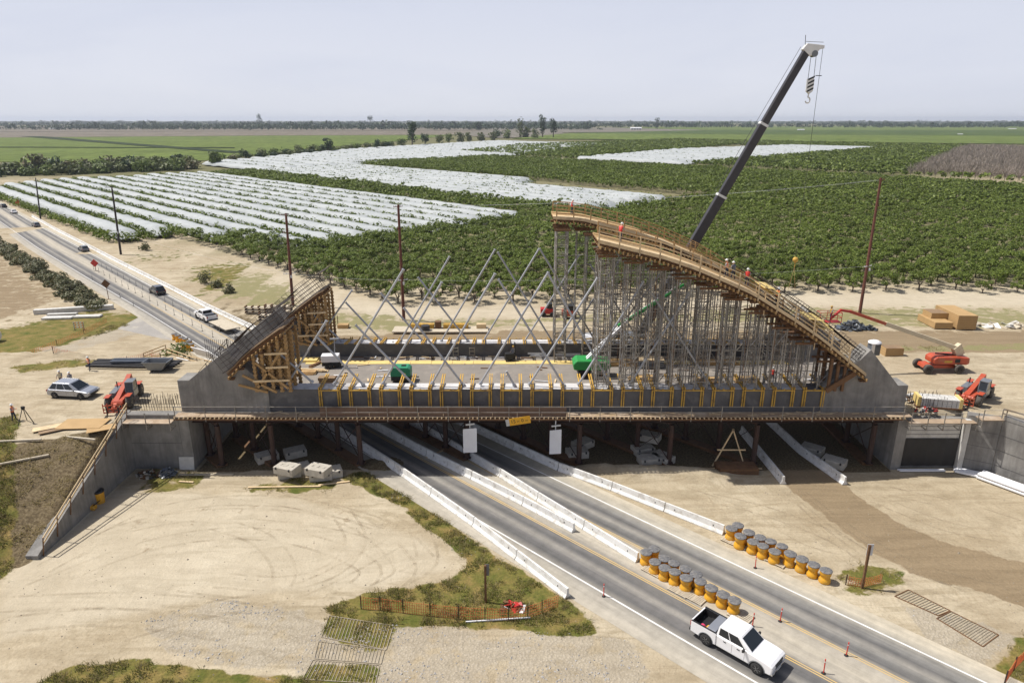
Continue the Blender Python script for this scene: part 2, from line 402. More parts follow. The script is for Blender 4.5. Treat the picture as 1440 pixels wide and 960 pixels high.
BROWN = [(.95, poly_px([(1105,684),(1128,700),(1180,742),(1230,780),(1300,812),(1380,832),(1500,880),(1500,800),(1400,782),(1330,765),(1265,735),(1210,700),(1190,684),(1110,612),(1070,630)])),
         (.75, [( -48,99.5),(-20,100),(20,99),(120,99),(400,104),(400,113),(120,111),(20,111),(-15,109),(-40,106)]),
         (.7, poly_px([(0,452),(85,432),(110,415),(60,375),(-60,320),(-200,330),(-200,470)])),
         (.22, poly_px([(130,740),(330,700),(500,705),(560,730),(420,760),(300,760),(180,790)]))]
PALE = [(.9, poly_px([(345,372),(420,394),(500,424),(700,432),(900,424),(1100,412),(1440,412),(1600,414),(1600,430),(1200,430),(1000,432),(700,446),(520,446),(430,430),(350,396),(290,372)])),
        (.6, poly_px([(0,790),(160,690),(420,700),(600,760),(640,800),(520,825),(300,840),(0,900)]))]
SOIL_AND_SHADE = [(.85, [(-32,61.5),(-20,62.5),(-10,61.8),(5,63),(24,62.2),(38.4,61.8),(38.4,84),(-32,84)]), (1.0, [(-38.6,47.2),(-38.6,60.3),(-42,58.2),(-50,54.4),(-58,50.5),(-58,37),(-45,43.2)]), (.6, poly_px([(250,395),(190,372),(210,365),(300,408),(400,470),(350,470)]))]  # first region paints deep shade under the deck; the others are dark soil
def field(regs):
    r = np.zeros(XX.shape)
    for v, p in regs: r = np.maximum(r, inside(p, XX, YY)*v)
    # soften by one cell
    k = r.copy(); k[1:-1,1:-1] = (r[1:-1,1:-1]*2+r[:-2,1:-1]+r[2:,1:-1]+r[1:-1,:-2]+r[1:-1,2:])/6
    return k
def make_ground():
    nx, ny = len(xs), len(ys)
    vs = np.zeros((ny,nx,3)); vs[...,0] = XX; vs[...,1] = YY
    for j,y in enumerate(ys):
        if y > 420 or y < -5: continue
        for i,x in enumerate(xs):
            if abs(x) < 420: vs[j,i,2] = height(x,y)
    i = np.arange(nx-1); j = np.arange(ny-1); I, J = np.meshgrid(i,j); a = (J*nx+I).ravel()
    fs = np.stack([a,a+1,a+nx+1,a+nx],1)
    me = bpy.data.meshes.new('ground'); me.from_pydata(vs.reshape(-1,3).tolist(), [], fs.tolist())
    me.polygons.foreach_set('use_smooth', [True]*len(me.polygons))
    orch = ((AA > 79)&(AA < 448)&(YY > 146)&(BB < 470)&(BB > -80)).astype(float)*.8
    green_far = ((AA > 50)&(BB > 40)&(YY > 400)).astype(float)
    for nm, arr in (('dry',((YY>93)&(XX>-62)).astype(float)*.85),('grass',field(GRASS)),('gravel',field(GRAV)),('brown',field(BROWN)),('pale',field(PALE)),('soil_and_shade',field(SOIL_AND_SHADE)),('far',np.maximum(green_far,orch))):
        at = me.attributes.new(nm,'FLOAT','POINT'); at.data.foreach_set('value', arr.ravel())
    me.materials.append(MAT['ground']); o = bpy.data.objects.new('ground', me); COL.objects.link(o); tag(o, kind='structure')
    return o
m, nt, b = new_mat('ground')
g = nt.nodes.new('ShaderNodeNewGeometry'); pos = g.outputs['Position']
big = noise_node(nt, pos, .07, 5, .6, .6); mid = noise_node(nt, pos, .5, 6, .65, .3); fine = noise_node(nt, pos, 5.0, 6, .7)
def stretched(sx, sy, rot, scale, dist=1.5):
    mp = nt.nodes.new('ShaderNodeMapping'); mp.inputs['Scale'].default_value = (sx,sy,1); mp.inputs['Rotation'].default_value = (0,0,rot)
    nt.links.new(pos, mp.inputs['Vector']); return noise_node(nt, mp.outputs[0], scale, 4, .6, dist)
tr1 = stretched(.22, .8, .25, .55, 2.2); tr2 = stretched(.10, 1.2, -.75, .9, 1.0)
wv = nt.nodes.new('ShaderNodeTexWave'); wv.wave_type = 'RINGS'; wv.rings_direction = 'Z'; wv.inputs['Scale'].default_value = .33; wv.inputs['Distortion'].default_value = 5; wv.inputs['Detail'].default_value = 3; wv.inputs['Detail Scale'].default_value = .5
mp = nt.nodes.new('ShaderNodeMapping'); mp.inputs['Location'].default_value = (11,-49,0); nt.links.new(pos, mp.inputs['Vector']); nt.links.new(mp.outputs[0], wv.inputs['Vector'])
dirt = ramp(nt, big.outputs['Fac'], [(.3,(.35,.285,.19)),(.5,(.43,.365,.26)),(.7,(.49,.43,.32))])
f = ramp(nt, mid.outputs['Fac'], [(.35,(.87,.855,.83)),(.6,(1.05,1.05,1.05))]); dirt = mix(nt, 1.0, dirt, f, 'MULTIPLY')
f = ramp(nt, tr1.outputs['Fac'], [(.42,(.80,.78,.74)),(.5,(1,1,1)),(.58,(1.06,1.06,1.06))]); k = ramp(nt, big.outputs['Fac'], [(.4,.25),(.6,.9)]); dirt = mix(nt, k, dirt, mix(nt, 1.0, dirt, f, 'MULTIPLY'))
f = ramp(nt, tr2.outputs['Fac'], [(.42,(.82,.80,.77)),(.48,(1,1,1))]); dirt = mix(nt, .5, dirt, mix(nt, 1.0, dirt, f, 'MULTIPLY'))
f = ramp(nt, wv.outputs['Fac'], [(.0,(.84,.82,.78)),(.22,(1,1,1))]); k = ramp(nt, mid.outputs['Fac'], [(.5,0.0),(.62,.6)]); dirt = mix(nt, k, dirt, mix(nt, 1.0, dirt, f, 'MULTIPLY'))
dirt = mix(nt, 1.0, dirt, ramp(nt, fine.outputs['Fac'], [(.3,(.82,.81,.79)),(.5,(1,1,1)),(.65,(1.07,1.07,1.07))]), 'MULTIPLY')
pale = mix(nt, mid.outputs['Fac'], (.47,.41,.305), (.56,.505,.40))
def edge(nm, spread=.55):
    s = mth(nt, 'ADD', attr(nt,nm), mth(nt,'MULTIPLY', mth(nt,'SUBTRACT', mid.outputs['Fac'], .5), spread*2))
    return ramp(nt, s, [(.38,0.0),(.55,1.0)])
col = mix(nt, mth(nt,'MULTIPLY', attr(nt,'pale'), .8), dirt, pale)
brown = mix(nt, tr2.outputs['Fac'], (.17,.125,.075), (.33,.255,.16)); brown = mix(nt, 1.0, brown, ramp(nt, fine.outputs['Fac'], [(.3,(.85,.85,.85)),(.7,(1.1,1.1,1.1))]), 'MULTIPLY')
col = mix(nt, edge('brown', .8), col, brown)
soil_and_shade = ramp(nt, fine.outputs['Fac'], [(.35,(.08,.058,.034)),(.5,(.15,.115,.065)),(.65,(.24,.19,.115))]); col = mix(nt, edge('soil_and_shade', .4), col, soil_and_shade)  # dark earth colour, also laid under the deck as painted shade
vo = nt.nodes.new('ShaderNodeTexVoronoi'); vo.inputs['Scale'].default_value = 5.5; nt.links.new(pos, vo.inputs['Vector'])
gr = mix(nt, ramp(nt, vo.outputs['Distance'], [(.1,1.0),(.5,0.0)]), (.30,.27,.22), mix(nt, mth(nt,'MULTIPLY',fine.outputs['Fac'],1.0), (.36,.33,.285), (.55,.50,.43)))
col = mix(nt, mth(nt,'MULTIPLY', edge('gravel', 1.1), .5), col, gr)
gf = ramp(nt, mid.outputs['Fac'], [(.32,(.27,.195,.08)),(.48,(.185,.16,.05)),(.66,(.095,.115,.025))]); gf2 = ramp(nt, fine.outputs['Fac'], [(.3,(.6,.6,.6)),(.7,(1.25,1.2,1.1))]); grass = mix(nt, 1.0, gf, gf2, 'MULTIPLY')
grass = mix(nt, attr(nt,'dry'), grass, mix(nt, fine.outputs['Fac'], (.15,.155,.06), (.33,.29,.16)))
col = mix(nt, mth(nt,'MULTIPLY', edge('grass', .9), mth(nt,'SUBTRACT', 1.0, mth(nt,'MULTIPLY', attr(nt,'dry'), .08))), col, grass)
farc = mix(nt, mid.outputs['Fac'], (.085,.10,.035), (.20,.175,.095)); col = mix(nt, attr(nt,'far'), col, farc)
nt.links.new(col, b.inputs['Base Color']); b.inputs['Roughness'].default_value = .95; b.inputs['Specular IOR Level'].default_value = .15
hh = mth(nt, 'ADD', mth(nt,'MULTIPLY',fine.outputs['Fac'],.35), mth(nt,'MULTIPLY',mid.outputs['Fac'],1.2)); hh = mth(nt,'ADD',hh, mth(nt,'MULTIPLY',mth(nt,'MULTIPLY',vo.outputs['Distance'],-.5), attr(nt,'gravel')))
bump(nt, b, hh, .16, .85)
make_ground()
# ---------------------------------------------------------------- roads
def ribbon(name, a0, a1, b0, b1, z, material, step=6.0, bendit=True, kind='structure', n=1):
    bs = list(np.arange(b0, b1, step))+[b1]; v = []; uv = []; f = []
    for bb in bs:
        for i in range(n+1):
            a = a0+(a1-a0)*i/n; p = AB(warp(a,bb) if bendit else a, bb, z); v.append(tuple(p)); uv.append((a,bb))
    k = n+1
    for j in range(len(bs)-1):
        for i in range(n): f.append((j*k+i+1, j*k+i, (j+1)*k+i, (j+1)*k+i+1)[::-1])
    me = bpy.data.meshes.new(name); me.from_pydata(v, [], f); u = me.uv_layers.new(name='UVMap')
    for l in me.loops: u.data[l.index].uv = uv[l.vertex_index]
    me.materials.append(MAT[material]); o = bpy.data.objects.new(name, me); COL.objects.link(o); tag(o, kind=kind); return o
m, nt, b = new_mat('asphalt')
uvn = nt.nodes.new('ShaderNodeUVMap'); sp = nt.nodes.new('ShaderNodeSeparateXYZ'); nt.links.new(uvn.outputs[0], sp.inputs[0])
mp = nt.nodes.new('ShaderNodeMapping'); mp.inputs['Scale'].default_value = (1.0,.05,1); nt.links.new(uvn.outputs[0], mp.inputs['Vector'])
st = noise_node(nt, mp.outputs[0], 1.2, 5, .65, .3); fi = noise_node(nt, uvn.outputs[0], .9, 7, .75); bl = noise_node(nt, uvn.outputs[0], .12, 4, .6)
x = mth(nt,'ADD', sp.outputs[0], mth(nt,'MULTIPLY', mth(nt,'SUBTRACT', st.outputs['Fac'], .5), .9))
t = mth(nt,'DIVIDE', mth(nt,'SUBTRACT', x, 30.0), 20.0)
beige = (.43,.39,.32); lt = (.28,.265,.24); dk = (.12,.118,.118)
S = lambda a: (a-30.0)/20.0
prof = ramp(nt, t, [(S(32.6),beige),(S(35.0),(.36,.335,.29)),(S(36.1),dk),(S(36.9),(.155,.15,.147)),(S(37.4),lt),(S(38.0),dk),(S(38.7),(.17,.165,.16)),(S(39.4),(.36,.33,.28)),(S(40.6),beige),(S(42.0),(.37,.34,.29)),
                    (S(42.6),dk),(S(43.3),(.20,.195,.185)),(S(43.7),lt),(S(44.3),dk),(S(44.9),(.21,.205,.195)),(S(45.9),(.40,.37,.31)),(S(47.4),(.47,.42,.33))])
prof = mix(nt, 1.0, prof, ramp(nt, st.outputs['Fac'], [(.3,(.82,.82,.82)),(.7,(1.18,1.17,1.15))]), 'MULTIPLY')
prof = mix(nt, 1.0, prof, ramp(nt, fi.outputs['Fac'], [(.3,(.80,.80,.79)),(.7,(1.15,1.15,1.14))]), 'MULTIPLY')
prof = mix(nt, ramp(nt, bl.outputs['Fac'], [(.55,0.0),(.85,.2)]), prof, beige)
nt.links.new(prof, b.inputs['Base Color']); b.inputs['Roughness'].default_value = .85; b.inputs['Specular IOR Level'].default_value = .3; bump(nt, b, fi.outputs['Fac'], .01, .4)
ribbon('highway', 33.2, 47.4, -40, 1500, .012, 'asphalt', n=2)
mat('gravel_road', (.34,.32,.29), (.26,.245,.225), .5, .9, dirt=(.44,.40,.33), dscale=.15, world=True)
v = [G(*q).to_2d() for q in [(214,436),(165,462),(210,472),(270,485),(302,492),(255,462)]]
q = MB(); q.add([(p.x,p.y,.008) for p in v], [tuple(range(len(v)))]); tag(q.build('side_road','gravel_road'), kind='structure')
ribbon('lane_marking', 35.33, 35.48, -40, 900, .020, 'marking'); ribbon('lane_marking', 45.62, 45.77, -40, 900, .020, 'marking')
for a in (38.75, 38.95, 41.98, 42.18): ribbon('lane_marking', a, a+.09, -40, 140 , .020, 'marking_yellow')
for bb in (12.5, 15.0):       # pale worn transverse bands low in the picture
    pass
# ---------------------------------------------------------------- far fields (flat low crops, seen at a grazing angle)
def sheet(name, pts, z, c1, c2, row=4.5, amp=1.0, rot=PI/4, contrast=.5):
    mn = 'crop_'+str(len(MAT)); m, nt, b = new_mat(mn)
    g = nt.nodes.new('ShaderNodeNewGeometry'); pos = g.outputs['Position']
    mp = nt.nodes.new('ShaderNodeMapping'); mp.inputs['Rotation'].default_value = (0,0,rot); mp.inputs['Scale'].default_value = (1/row, 1/(row*6), 1); nt.links.new(pos, mp.inputs['Vector'])
    n1 = noise_node(nt, mp.outputs[0], 1.0, 3, .6, .3); n2 = noise_node(nt, pos, .012, 4, .6); n3 = noise_node(nt, pos, .12, 4, .7)
    col = mix(nt, ramp(nt, n1.outputs['Fac'], [(.35,0.0),(.65,1.0)]), c1, c2)
    col = mix(nt, contrast, col, mix(nt, 1.0, col, ramp(nt, n2.outputs['Fac'], [(.3,(.6,.6,.6)),(.7,(1.3,1.3,1.3))]), 'MULTIPLY'))
    col = mix(nt, 1.0, col, ramp(nt, n3.outputs['Fac'], [(.3,(.75,.75,.75)),(.7,(1.2,1.2,1.2))]), 'MULTIPLY')
    nt.links.new(col, b.inputs['Base Color']); b.inputs['Roughness'].default_value = .9; b.inputs['Specular IOR Level'].default_value = .1; bump(nt, b, n1.outputs['Fac'], amp, .8)
    q = MB(); n = len(pts); q.ext([tuple(p) for p in pts], 'z', z-.6, z); o = q.build(name, mn); tag(o, kind='structure'); return o
def PX(pts): return [G(x,y).to_2d() for x,y in pts]
GREEN1 = ((.075,.11,.02),(.15,.19,.045)); GREEN2 = ((.045,.075,.018),(.09,.125,.03)); BRN = ((.21,.18,.14),(.13,.115,.085))
sheet('crop_field', PX([(-900,226),(0,228),(160,234),(290,226),(430,210),(560,199),(640,190),(400,191),(0,194),(-900,196)]), .5, *GREEN1)
sheet('crop_field', PX([(-900,195.8),(0,194),(400,190.9),(640,190),(700,184),(0,186),(-900,187)]), .7, *BRN, row=9)
sheet('crop_field', PX([(-1200,186.9),(0,185.8),(700,183.8),(700,178),(0,178),(-1200,178)]), .9, *BRN, row=14)
sheet('crop_field', PX([(640,190),(700,195),(800,191),(790,187),(1000,185),(1000,180),(700,180)]), 1.1, (.20,.18,.15), (.14,.13,.10), row=10)
sheet('crop_field', PX([(720,196),(1010,198.5),(1460,204),(2300,212),(2300,199),(1440,192),(1000,189.5),(800,188)]), 1.3, *GREEN1, row=7)
sheet('crop_field', PX([(800,188),(1000,189.5),(1440,192),(2300,199),(2300,189),(1440,184),(1000,183.5)]), 1.5, *GREEN2, row=9)
sheet('crop_field', PX([(1000,183.5),(1440,184),(2300,189),(2300,179),(1440,177.5),(1000,178.5),(860,180)]), 1.7, *GREEN1, row=12)
sheet('crop_field', PX([(30,192.6),(60,192.4),(345,215.0),(325,216.2)]), 1.0, (.02,.035,.012), (.035,.05,.018), row=9)
sheet('crop_field', PX([(-300,207.5),(100,208.6),(330,209.2),(330,208.5),(100,207.9),(-300,206.6)]), 1.1, (.02,.035,.012), (.035,.05,.018), row=9)
# tan access track beyond the orchard
q = MB(); tp = [(180,480),(500,478),(200,470),(60,450),(0,445)]
for (a0,b0),(a1,b1) in zip([(448,-60),(452,90),(466,165),(456,215),(476,315),(490,400),(484,520)][:-1],[(448,-60),(452,90),(466,165),(456,215),(476,315),(490,400),(484,520)][1:]):
    A1,A2,A3,A4 = AB(a0-4,b0,.12),AB(a0+4,b0,.12),AB(a1+4,b1,.12),AB(a1-4,b1,.12); q.add([A1,A2,A3,A4],[(0,1,2,3)])
mat('track', (.62,.56,.45), (.52,.46,.36), .05, .9, world=True)
tag(q.build('farm_track','track'), kind='structure')
# ---------------------------------------------------------------- vegetation
def leaves_np(rs, centers, radii, n, size, flat=.5):
    """n leaf quads spread on/inside ellipsoidal clumps; returns verts (n*4,3)"""
    k = rs.randint(0, len(centers), n); c = centers[k]; r = radii[k]
    d = rs.normal(size=(n,3)); d /= np.linalg.norm(d, axis=1)[:,None]
    rad = rs.uniform(.55, 1.0, n)[:,None]**.6
    p = c+d*r*rad
    nn = d+rs.normal(size=(n,3))*.55; nn[:,2] += flat; nn /= np.linalg.norm(nn,axis=1)[:,None]
    t = np.cross(nn, rs.normal(size=(n,3))); t /= np.linalg.norm(t,axis=1)[:,None]; bt = np.cross(nn, t)
    s = (size*rs.uniform(.6,1.3,n))[:,None]
    t = t*s; bt = bt*s*.62
    return np.stack([p-t, p-bt, p+t, p+bt],1).reshape(-1,3)
def mesh_np(name, v, mats, quads=True):
    n = len(v)//4; me = bpy.data.meshes.new(name)
    me.vertices.add(len(v)); me.vertices.foreach_set('co', v.astype(np.float32).ravel())
    me.loops.add(n*4); me.loops.foreach_set('vertex_index', np.arange(n*4, dtype=np.int32))
    me.polygons.add(n); me.polygons.foreach_set('loop_start', np.arange(0,n*4,4,dtype=np.int32))
    try: me.polygons.foreach_set('loop_total', np.full(n,4,dtype=np.int32))
    except Exception: pass
    me.update(calc_edges=True)
    for q in mats: me.materials.append(MAT[q])
    return me
def orchard_clumps(rs, h=4.3, r=2.95):
    c = []; q = []
    for i in range(9):
        t = 2*PI*i/9+rs.uniform(-.3,.3); rr = r*rs.uniform(.35,.75)
        c.append((rr*math.cos(t), rr*math.sin(t), h*rs.uniform(.58,.84))); q.append((rs.uniform(.6,.95),rs.uniform(.6,.95),rs.uniform(.4,.62)))
    c.append((0,0,h*.72)); q.append((r*.5,r*.5,h*.16))
    for i in range(3):
        t = rs.uniform(0,6.28); c.append((r*.55*math.cos(t), r*.55*math.sin(t), h*.46)); q.append((.8,.8,.5))
    return np.array(c), np.array(q)
def trunk_mb(rs, h=1.6, r=.14, limbs=5, spread=1.1, top=2.6, tr=.05):
    m = MB(); m.cyl((0,0,-.2),(0,0,h*.55),r*1.25,r,n=7)
    for i in range(limbs):
        t = 2*PI*i/limbs+rs.uniform(-.4,.4); k = spread*rs.uniform(.7,1.1)
        e = (k*math.cos(t), k*math.sin(t), top*rs.uniform(.85,1.05)); mid = (e[0]*.45, e[1]*.45, h*.55+(e[2]-h*.55)*.4)
        m.cyl((0,0,h*.5), mid, r*.7, r*.45, n=5, caps=False); m.cyl(mid, e, r*.45, tr*.5, n=4, caps=False)
    return m
def make_tree(name, label, cat, group, seed, crown_v, leafm, trunk):
    t = thing(name, label, cat, (0,0,0), 0, group)
    me = mesh_np('crown', crown_v, [leafm]); o = bpy.data.objects.new('crown', me); COL.objects.link(o); o.parent = t
    trunk.build('trunk','bark', t)
    return t
# which ground points carry an orchard tree
def in_orchard(x, y):
    a = (x+y)/R2; b = (y-x)/R2
    if a < 72.5 or a > 445: return False
    ymin = 127.5 if x < 0 else 127.5+min(12, x*.17)
    if x > 55: ymin = 136.5
    if y < ymin: return False
    if b < -60 or b > 470: return False
    if a < 92 and b > 163: return 165 < b < (218 if a < 79 else 198)    # rows in front of the netting
    if a < 179: return b < 166
    if a < 207: return b < 452
    if a < 292:
        return b < 160
    if a < 296 and b > 250: return False
    return b < 452 or a > 300 and b < 470
def visible(x, y, z=2, mg=60):
    d = y*CC-(z-H)*SS
    if d < 5: return False
    px = 720+F*x/d; py = 480-F*((z-H)*CC+y*SS)/d
    return -mg < px < 1440+mg and py < 1000
rs = np.random.RandomState(5)
pts = []
SP_A, SP_B = 5.6, 4.9
for i,a in enumerate(np.arange(75.2, 445, SP_A)):
    for b in np.arange(-60+(0), 470, SP_B):
        p = AB(a,b); x = p.x+rs.uniform(-.35,.35); y = p.y+rs.uniform(-.35,.35)
        if in_orchard(x,y) and visible(x,y) and rs.rand() > .012: pts.append((y*CC+H*SS, x, y))
pts.sort()
near, rest = pts[:300], pts[300:]
protos = []
for v in range(4):
    c, r = orchard_clumps(rs)
    protos.append(make_tree('orchard_tree', 'low spreading green orchard tree in the grove behind the bridge', 'tree', 'orchard trees in rows behind the bridge', v,
        leaves_np(rs, c, r, 1100, .20, 1.1), 'leaf_orchard', trunk_mb(rs)))
snaps = [snap(p) for p in protos]
FRONT = []
for i,(d,x,y) in enumerate(near):
    s = rs.uniform(.82,1.12)
    if 143 > y and 40 < x and rs.rand() < .22: s *= .62
    if i < 4: o = protos[i]; o.location = (x,y,height(x,y)); o.scale = (s,s,s); o.rotation_euler.z = rs.uniform(0,6.28)
    else: dup(protos[i%4], (x,y,height(x,y)), rs.uniform(0,6.28), scale=s, tree=snaps[i%4])
def replicate(vars_, pts, name, mats, zf=0.0, smin=.78, smax=1.15):
    out = []
    for i,(x,y) in enumerate(pts):
        v = vars_[i%len(vars_)]; t = rs.uniform(0,6.28); s = rs.uniform(smin,smax); ct,st_ = math.cos(t)*s, math.sin(t)*s
        q = np.empty_like(v); q[:,0] = v[:,0]*ct-v[:,1]*st_+x; q[:,1] = v[:,0]*st_+v[:,1]*ct+y; q[:,2] = v[:,2]*s+zf; out.append(q)
    me = mesh_np(name, np.concatenate(out), mats); o = bpy.data.objects.new(name, me); COL.objects.link(o); return o
def lod(n, size, trunks=False):
    r_ = []
    for k in range(5):
        c, r = orchard_clumps(rs); r_.append(leaves_np(rs, c, r, n, size, 1.2))
    return r_
m1 = [(x,y) for d,x,y in rest if d < 260]; m2 = [(x,y) for d,x,y in rest if d >= 260]
v1 = lod(330, .31); v2 = lod(110, .55)
o = replicate(v1, m1, 'orchard_foliage', ['leaf_orchard']); tag(o, 'dense green orchard rows receding behind the nearest trees', 'orchard', kind='stuff')
o = replicate(v2, m2, 'orchard_foliage', ['leaf_orchard']); tag(o, 'distant green orchard rows beyond the netted strips', 'orchard', kind='stuff')
# orchards beyond the tan track
p3 = []; p4 = []
for a in np.arange(486, 1060, 7.5):
    for b in np.arange(60, 660, 7.0):
        if 470 < a < 925 and 284+(a-470)*.0 < b < 400+(a-464)*.16 and a < 900: continue
        if a > 492+(0) and 40 < b < 138+(a-492)*.16 : continue
        if b > 470+ (a-300)*.5: continue
        p = AB(a+rs.uniform(-.6,.6), b+rs.uniform(-.6,.6))
        if visible(p.x,p.y): p3.append((p.x,p.y))
v3 = lod(34, 1.15)
o = replicate(v3, p3, 'orchard_foliage', ['leaf_orchard']); tag(o, 'far green orchard beyond the pale farm track', 'orchard', kind='stuff')
# bare brown orchard on the right
bare = []
for a in np.arange(494, 1000, 7.5):
    for b in np.arange(30, 138+(a-492)*.16, 7.0):
        p = AB(a+rs.uniform(-.8,.8), b+rs.uniform(-.8,.8))
        if visible(p.x,p.y): bare.append((p.x,p.y))
vb = []
for k in range(4):
    n = 46; t = rs.uniform(0,6.28,n); e = rs.uniform(.55,1.35,n); L = rs.uniform(2.4,4.4,n)
    base = np.stack([rs.uniform(-.5,.5,n), rs.uniform(-.5,.5,n), rs.uniform(1.2,2.4,n)],1)
    d = np.stack([np.cos(t)*np.cos(e), np.sin(t)*np.cos(e), np.sin(e)],1); tip = base+d*L[:,None]
    side = np.cross(d, rs.normal(size=(n,3))); side /= np.linalg.norm(side,axis=1)[:,None]; side *= .07
    q = np.stack([base-side, base+side, tip+side*.6, tip-side*.6],1).reshape(-1,3)
    tr = np.array([(-.15,0,0),(.15,0,0),(.12,0,1.8),(-.12,0,1.8),(0,-.15,0),(0,.15,0),(0,.12,1.8),(0,-.12,1.8)]); vb.append(np.concatenate([q,tr]))
o = replicate(vb, bare, 'bare_orchard_branches', ['leaf_brown'], smin=1.0, smax=1.35); tag(o, 'leafless grey brown orchard at the far right beyond the track', 'orchard', kind='stuff')
# ---------------------------------------------------------------- netted rows
m, nt, b = new_mat('netting')
g = nt.nodes.new('ShaderNodeNewGeometry'); n1 = noise_node(nt, g.outputs['Position'], .35, 5, .7); n2 = noise_node(nt, g.outputs['Position'], .05, 3, .6)
col = mix(nt, n1.outputs['Fac'], (.30,.32,.32), (.46,.48,.48)); col = mix(nt, 1.0, col, ramp(nt, n2.outputs['Fac'], [(.3,(.85,.87,.88)),(.7,(1.08,1.08,1.08))]), 'MULTIPLY')
nt.links.new(col, b.inputs['Base Color']); b.inputs['Roughness'].default_value = .75; bump(nt, b, n1.outputs['Fac'], .4, .6)
NETLOC = []
def net(a, b0, b1, w=5.7, h=3.4, st=3.0, group='', label='', name='orchard_net'):
    bs = list(np.arange(b0, b1, st))+[b1]; v = []; f = []
    prof = [(-w/2,.9),(-w/2+.25,2.2),(-w*.33,3.15),(-w*.12,3.5),(w*.12,3.45),(w*.33,3.2),(w/2-.25,2.3),(w/2,.9)]; K = len(prof)
    for j,bb in enumerate(bs):
        en = 1.0
        for i,(da,z) in enumerate(prof):
            nz = noise.noise(Vector((a*.9+da*.35, bb*.22, i*.3)))
            nw = noise.noise(Vector((a, bb*.11, 7.5)))
            zz = z*h/3.5+nz*.45
            if j in (0,len(bs)-1): zz = min(zz, 1.0) if i not in (0,K-1) else zz
            p = AB(a+da*(1+nw*.22), bb+(0 if 0 < j < len(bs)-1 else (-.0)), zz); v.append(tuple(p))
    for j in range(len(bs)-1):
        for i in range(K-1): f.append((j*K+i, (j+1)*K+i, (j+1)*K+i+1, j*K+i+1)[::-1])
    me = bpy.data.meshes.new(name); me.from_pydata(v,[],f); me.polygons.foreach_set('use_smooth',[True]*len(f)); me.materials.append(MAT['netting'])
    o = bpy.data.objects.new(name, me); COL.objects.link(o); tag(o, label, 'net', group); return o
gg = []
ORD = ['first','second','third','fourth','fifth','sixth','seventh','eighth','ninth','tenth','eleventh','twelfth','thirteenth','fourteenth','fifteenth','sixteenth','seventeenth','eighteenth','nineteenth','twentieth']
A1 = list(np.arange(62.0, 178, 9.15))
for i,a in enumerate(A1):
    b0 = 219 if i < 2 else (198 if i < 3 else 167+rs.uniform(-1.5,1.5)); b1 = 450-max(0,(90-a))*.6+rs.uniform(-4,4)
    net(a, b0, b1, group='net covers in the large near block', label='long white net cover, %s row counted from the highway side'%ORD[i])
    gg += [(a+4.6, x) for x in np.arange(b0+1, b1, 2.6)]; gg += [(a+q_, b0-.6) for q_ in (-3,-1,1,3)]
gg += [(57.2, x) for x in np.arange(222, 420, 2.8)]
A2 = list(np.arange(212, 288, 8.6))
for i,a in enumerate(A2):
    b0 = 164+rs.uniform(-1.5,1.5) if a < 256 else 252+(a-256)*.6; 
    net(a, b0, 448, w=6.4, group='net covers in the second block', label='white net cover in the block beyond the green band, %s row from it'%ORD[i])
    gg += [(a+4.3, x) for x in np.arange(b0+1, 447, 3.6)]
for i,a in enumerate(np.arange(222, 770, 17.5)):
    if a > 300 : b0 = 476 + max(0,(a-470))*.35
    else: b0 = 455
    b1 = 545+(a-200)*.60 if a < 400 else 680+(a-400)*.35
    k = int(i)
    net(a, b0, min(b1, 800), w=12.5, h=3.4, st=7, group='net covers in the far left block', label='distant white net cover stretching to the line of ditch trees beyond the near netted blocks')
    gg += [(a+8.4, x) for x in np.arange(b0, min(b1,800), 7)]
for i,a in enumerate(np.arange(484, 905, 15.5)):
    b0 = 290+rs.uniform(-4,4); b1 = 396+(a-470)*.17-max(0,a-700)*.35
    net(a, b0, b1, w=11.0, h=3.4, st=6, group='net covers beyond the farm track', label='distant white net cover in the block on the far side of the pale farm track')
    gg += [(a+7.4, x) for x in np.arange(b0, b1, 7)]
hv = []
for k in range(5):
    c = np.array([(rs.uniform(-.9,.9), rs.uniform(-1.4,1.4), rs.uniform(1.0,2.9)) for _ in range(7)]); r = np.full((7,3), .95); hv.append(leaves_np(rs, c, r, 60, .42, .5))
gp = [tuple(AB(a+rs.uniform(-.3,.3), b)[:2]) for a,b in gg if visible(*AB(a,b)[:2])]
o = replicate(hv, gp, 'orchard_foliage', ['leaf_orchard'], smin=.85, smax=1.12); tag(o, 'green leaves showing between and below the white nets', 'orchard', kind='stuff')
# ---------------------------------------------------------------- individual trees and bushes
def tree_at(name, label, x, y, h, w, leafm, n=420, group=None, tall=False, cat='tree', z=0, clumps=12, leaf=None):
    c = []; r = []; low = cat in ('bush','shrub')
    if low: w *= 1.15; n = int(n*1.3); clumps += 4
    for i in range(clumps):
        zz = h*rs.uniform(.25,.9) if tall else h*rs.uniform(.12 if low else .35,.85); k = 1-.55*abs(zz/h-.55)*2 if not tall else 1-.6*max(0,zz/h-.5)*2
        t = rs.uniform(0,6.28); rr = w/2*rs.uniform(.1,.65)*k
        c.append((rr*math.cos(t), rr*math.sin(t), zz)); s = w*.5*rs.uniform(.28,.5); r.append((s,s,s*(1.1 if tall else .75)))
    v = leaves_np(rs, np.array(c), np.array(r), n, leaf or max(.25, w*.055), .3)
    t = thing(name, label, cat, (x,y,z), rs.uniform(0,6), group)
    me = mesh_np('crown', v, [leafm]); o = bpy.data.objects.new('crown', me); COL.objects.link(o); o.parent = t
    trunk_mb(rs, h*.45, max(.08,h*.022), 4, w*.25, h*.7, h*.008).build('trunk','bark', t)
    return t
def tree_px(name, label, px, py, hpx, wpx, leafm, **k):
    p = G(px,py); d = p.y*CC+H*SS; return tree_at(name, label, p.x, p.y, hpx*d/F*1.05, wpx*d/F, leafm, **k)
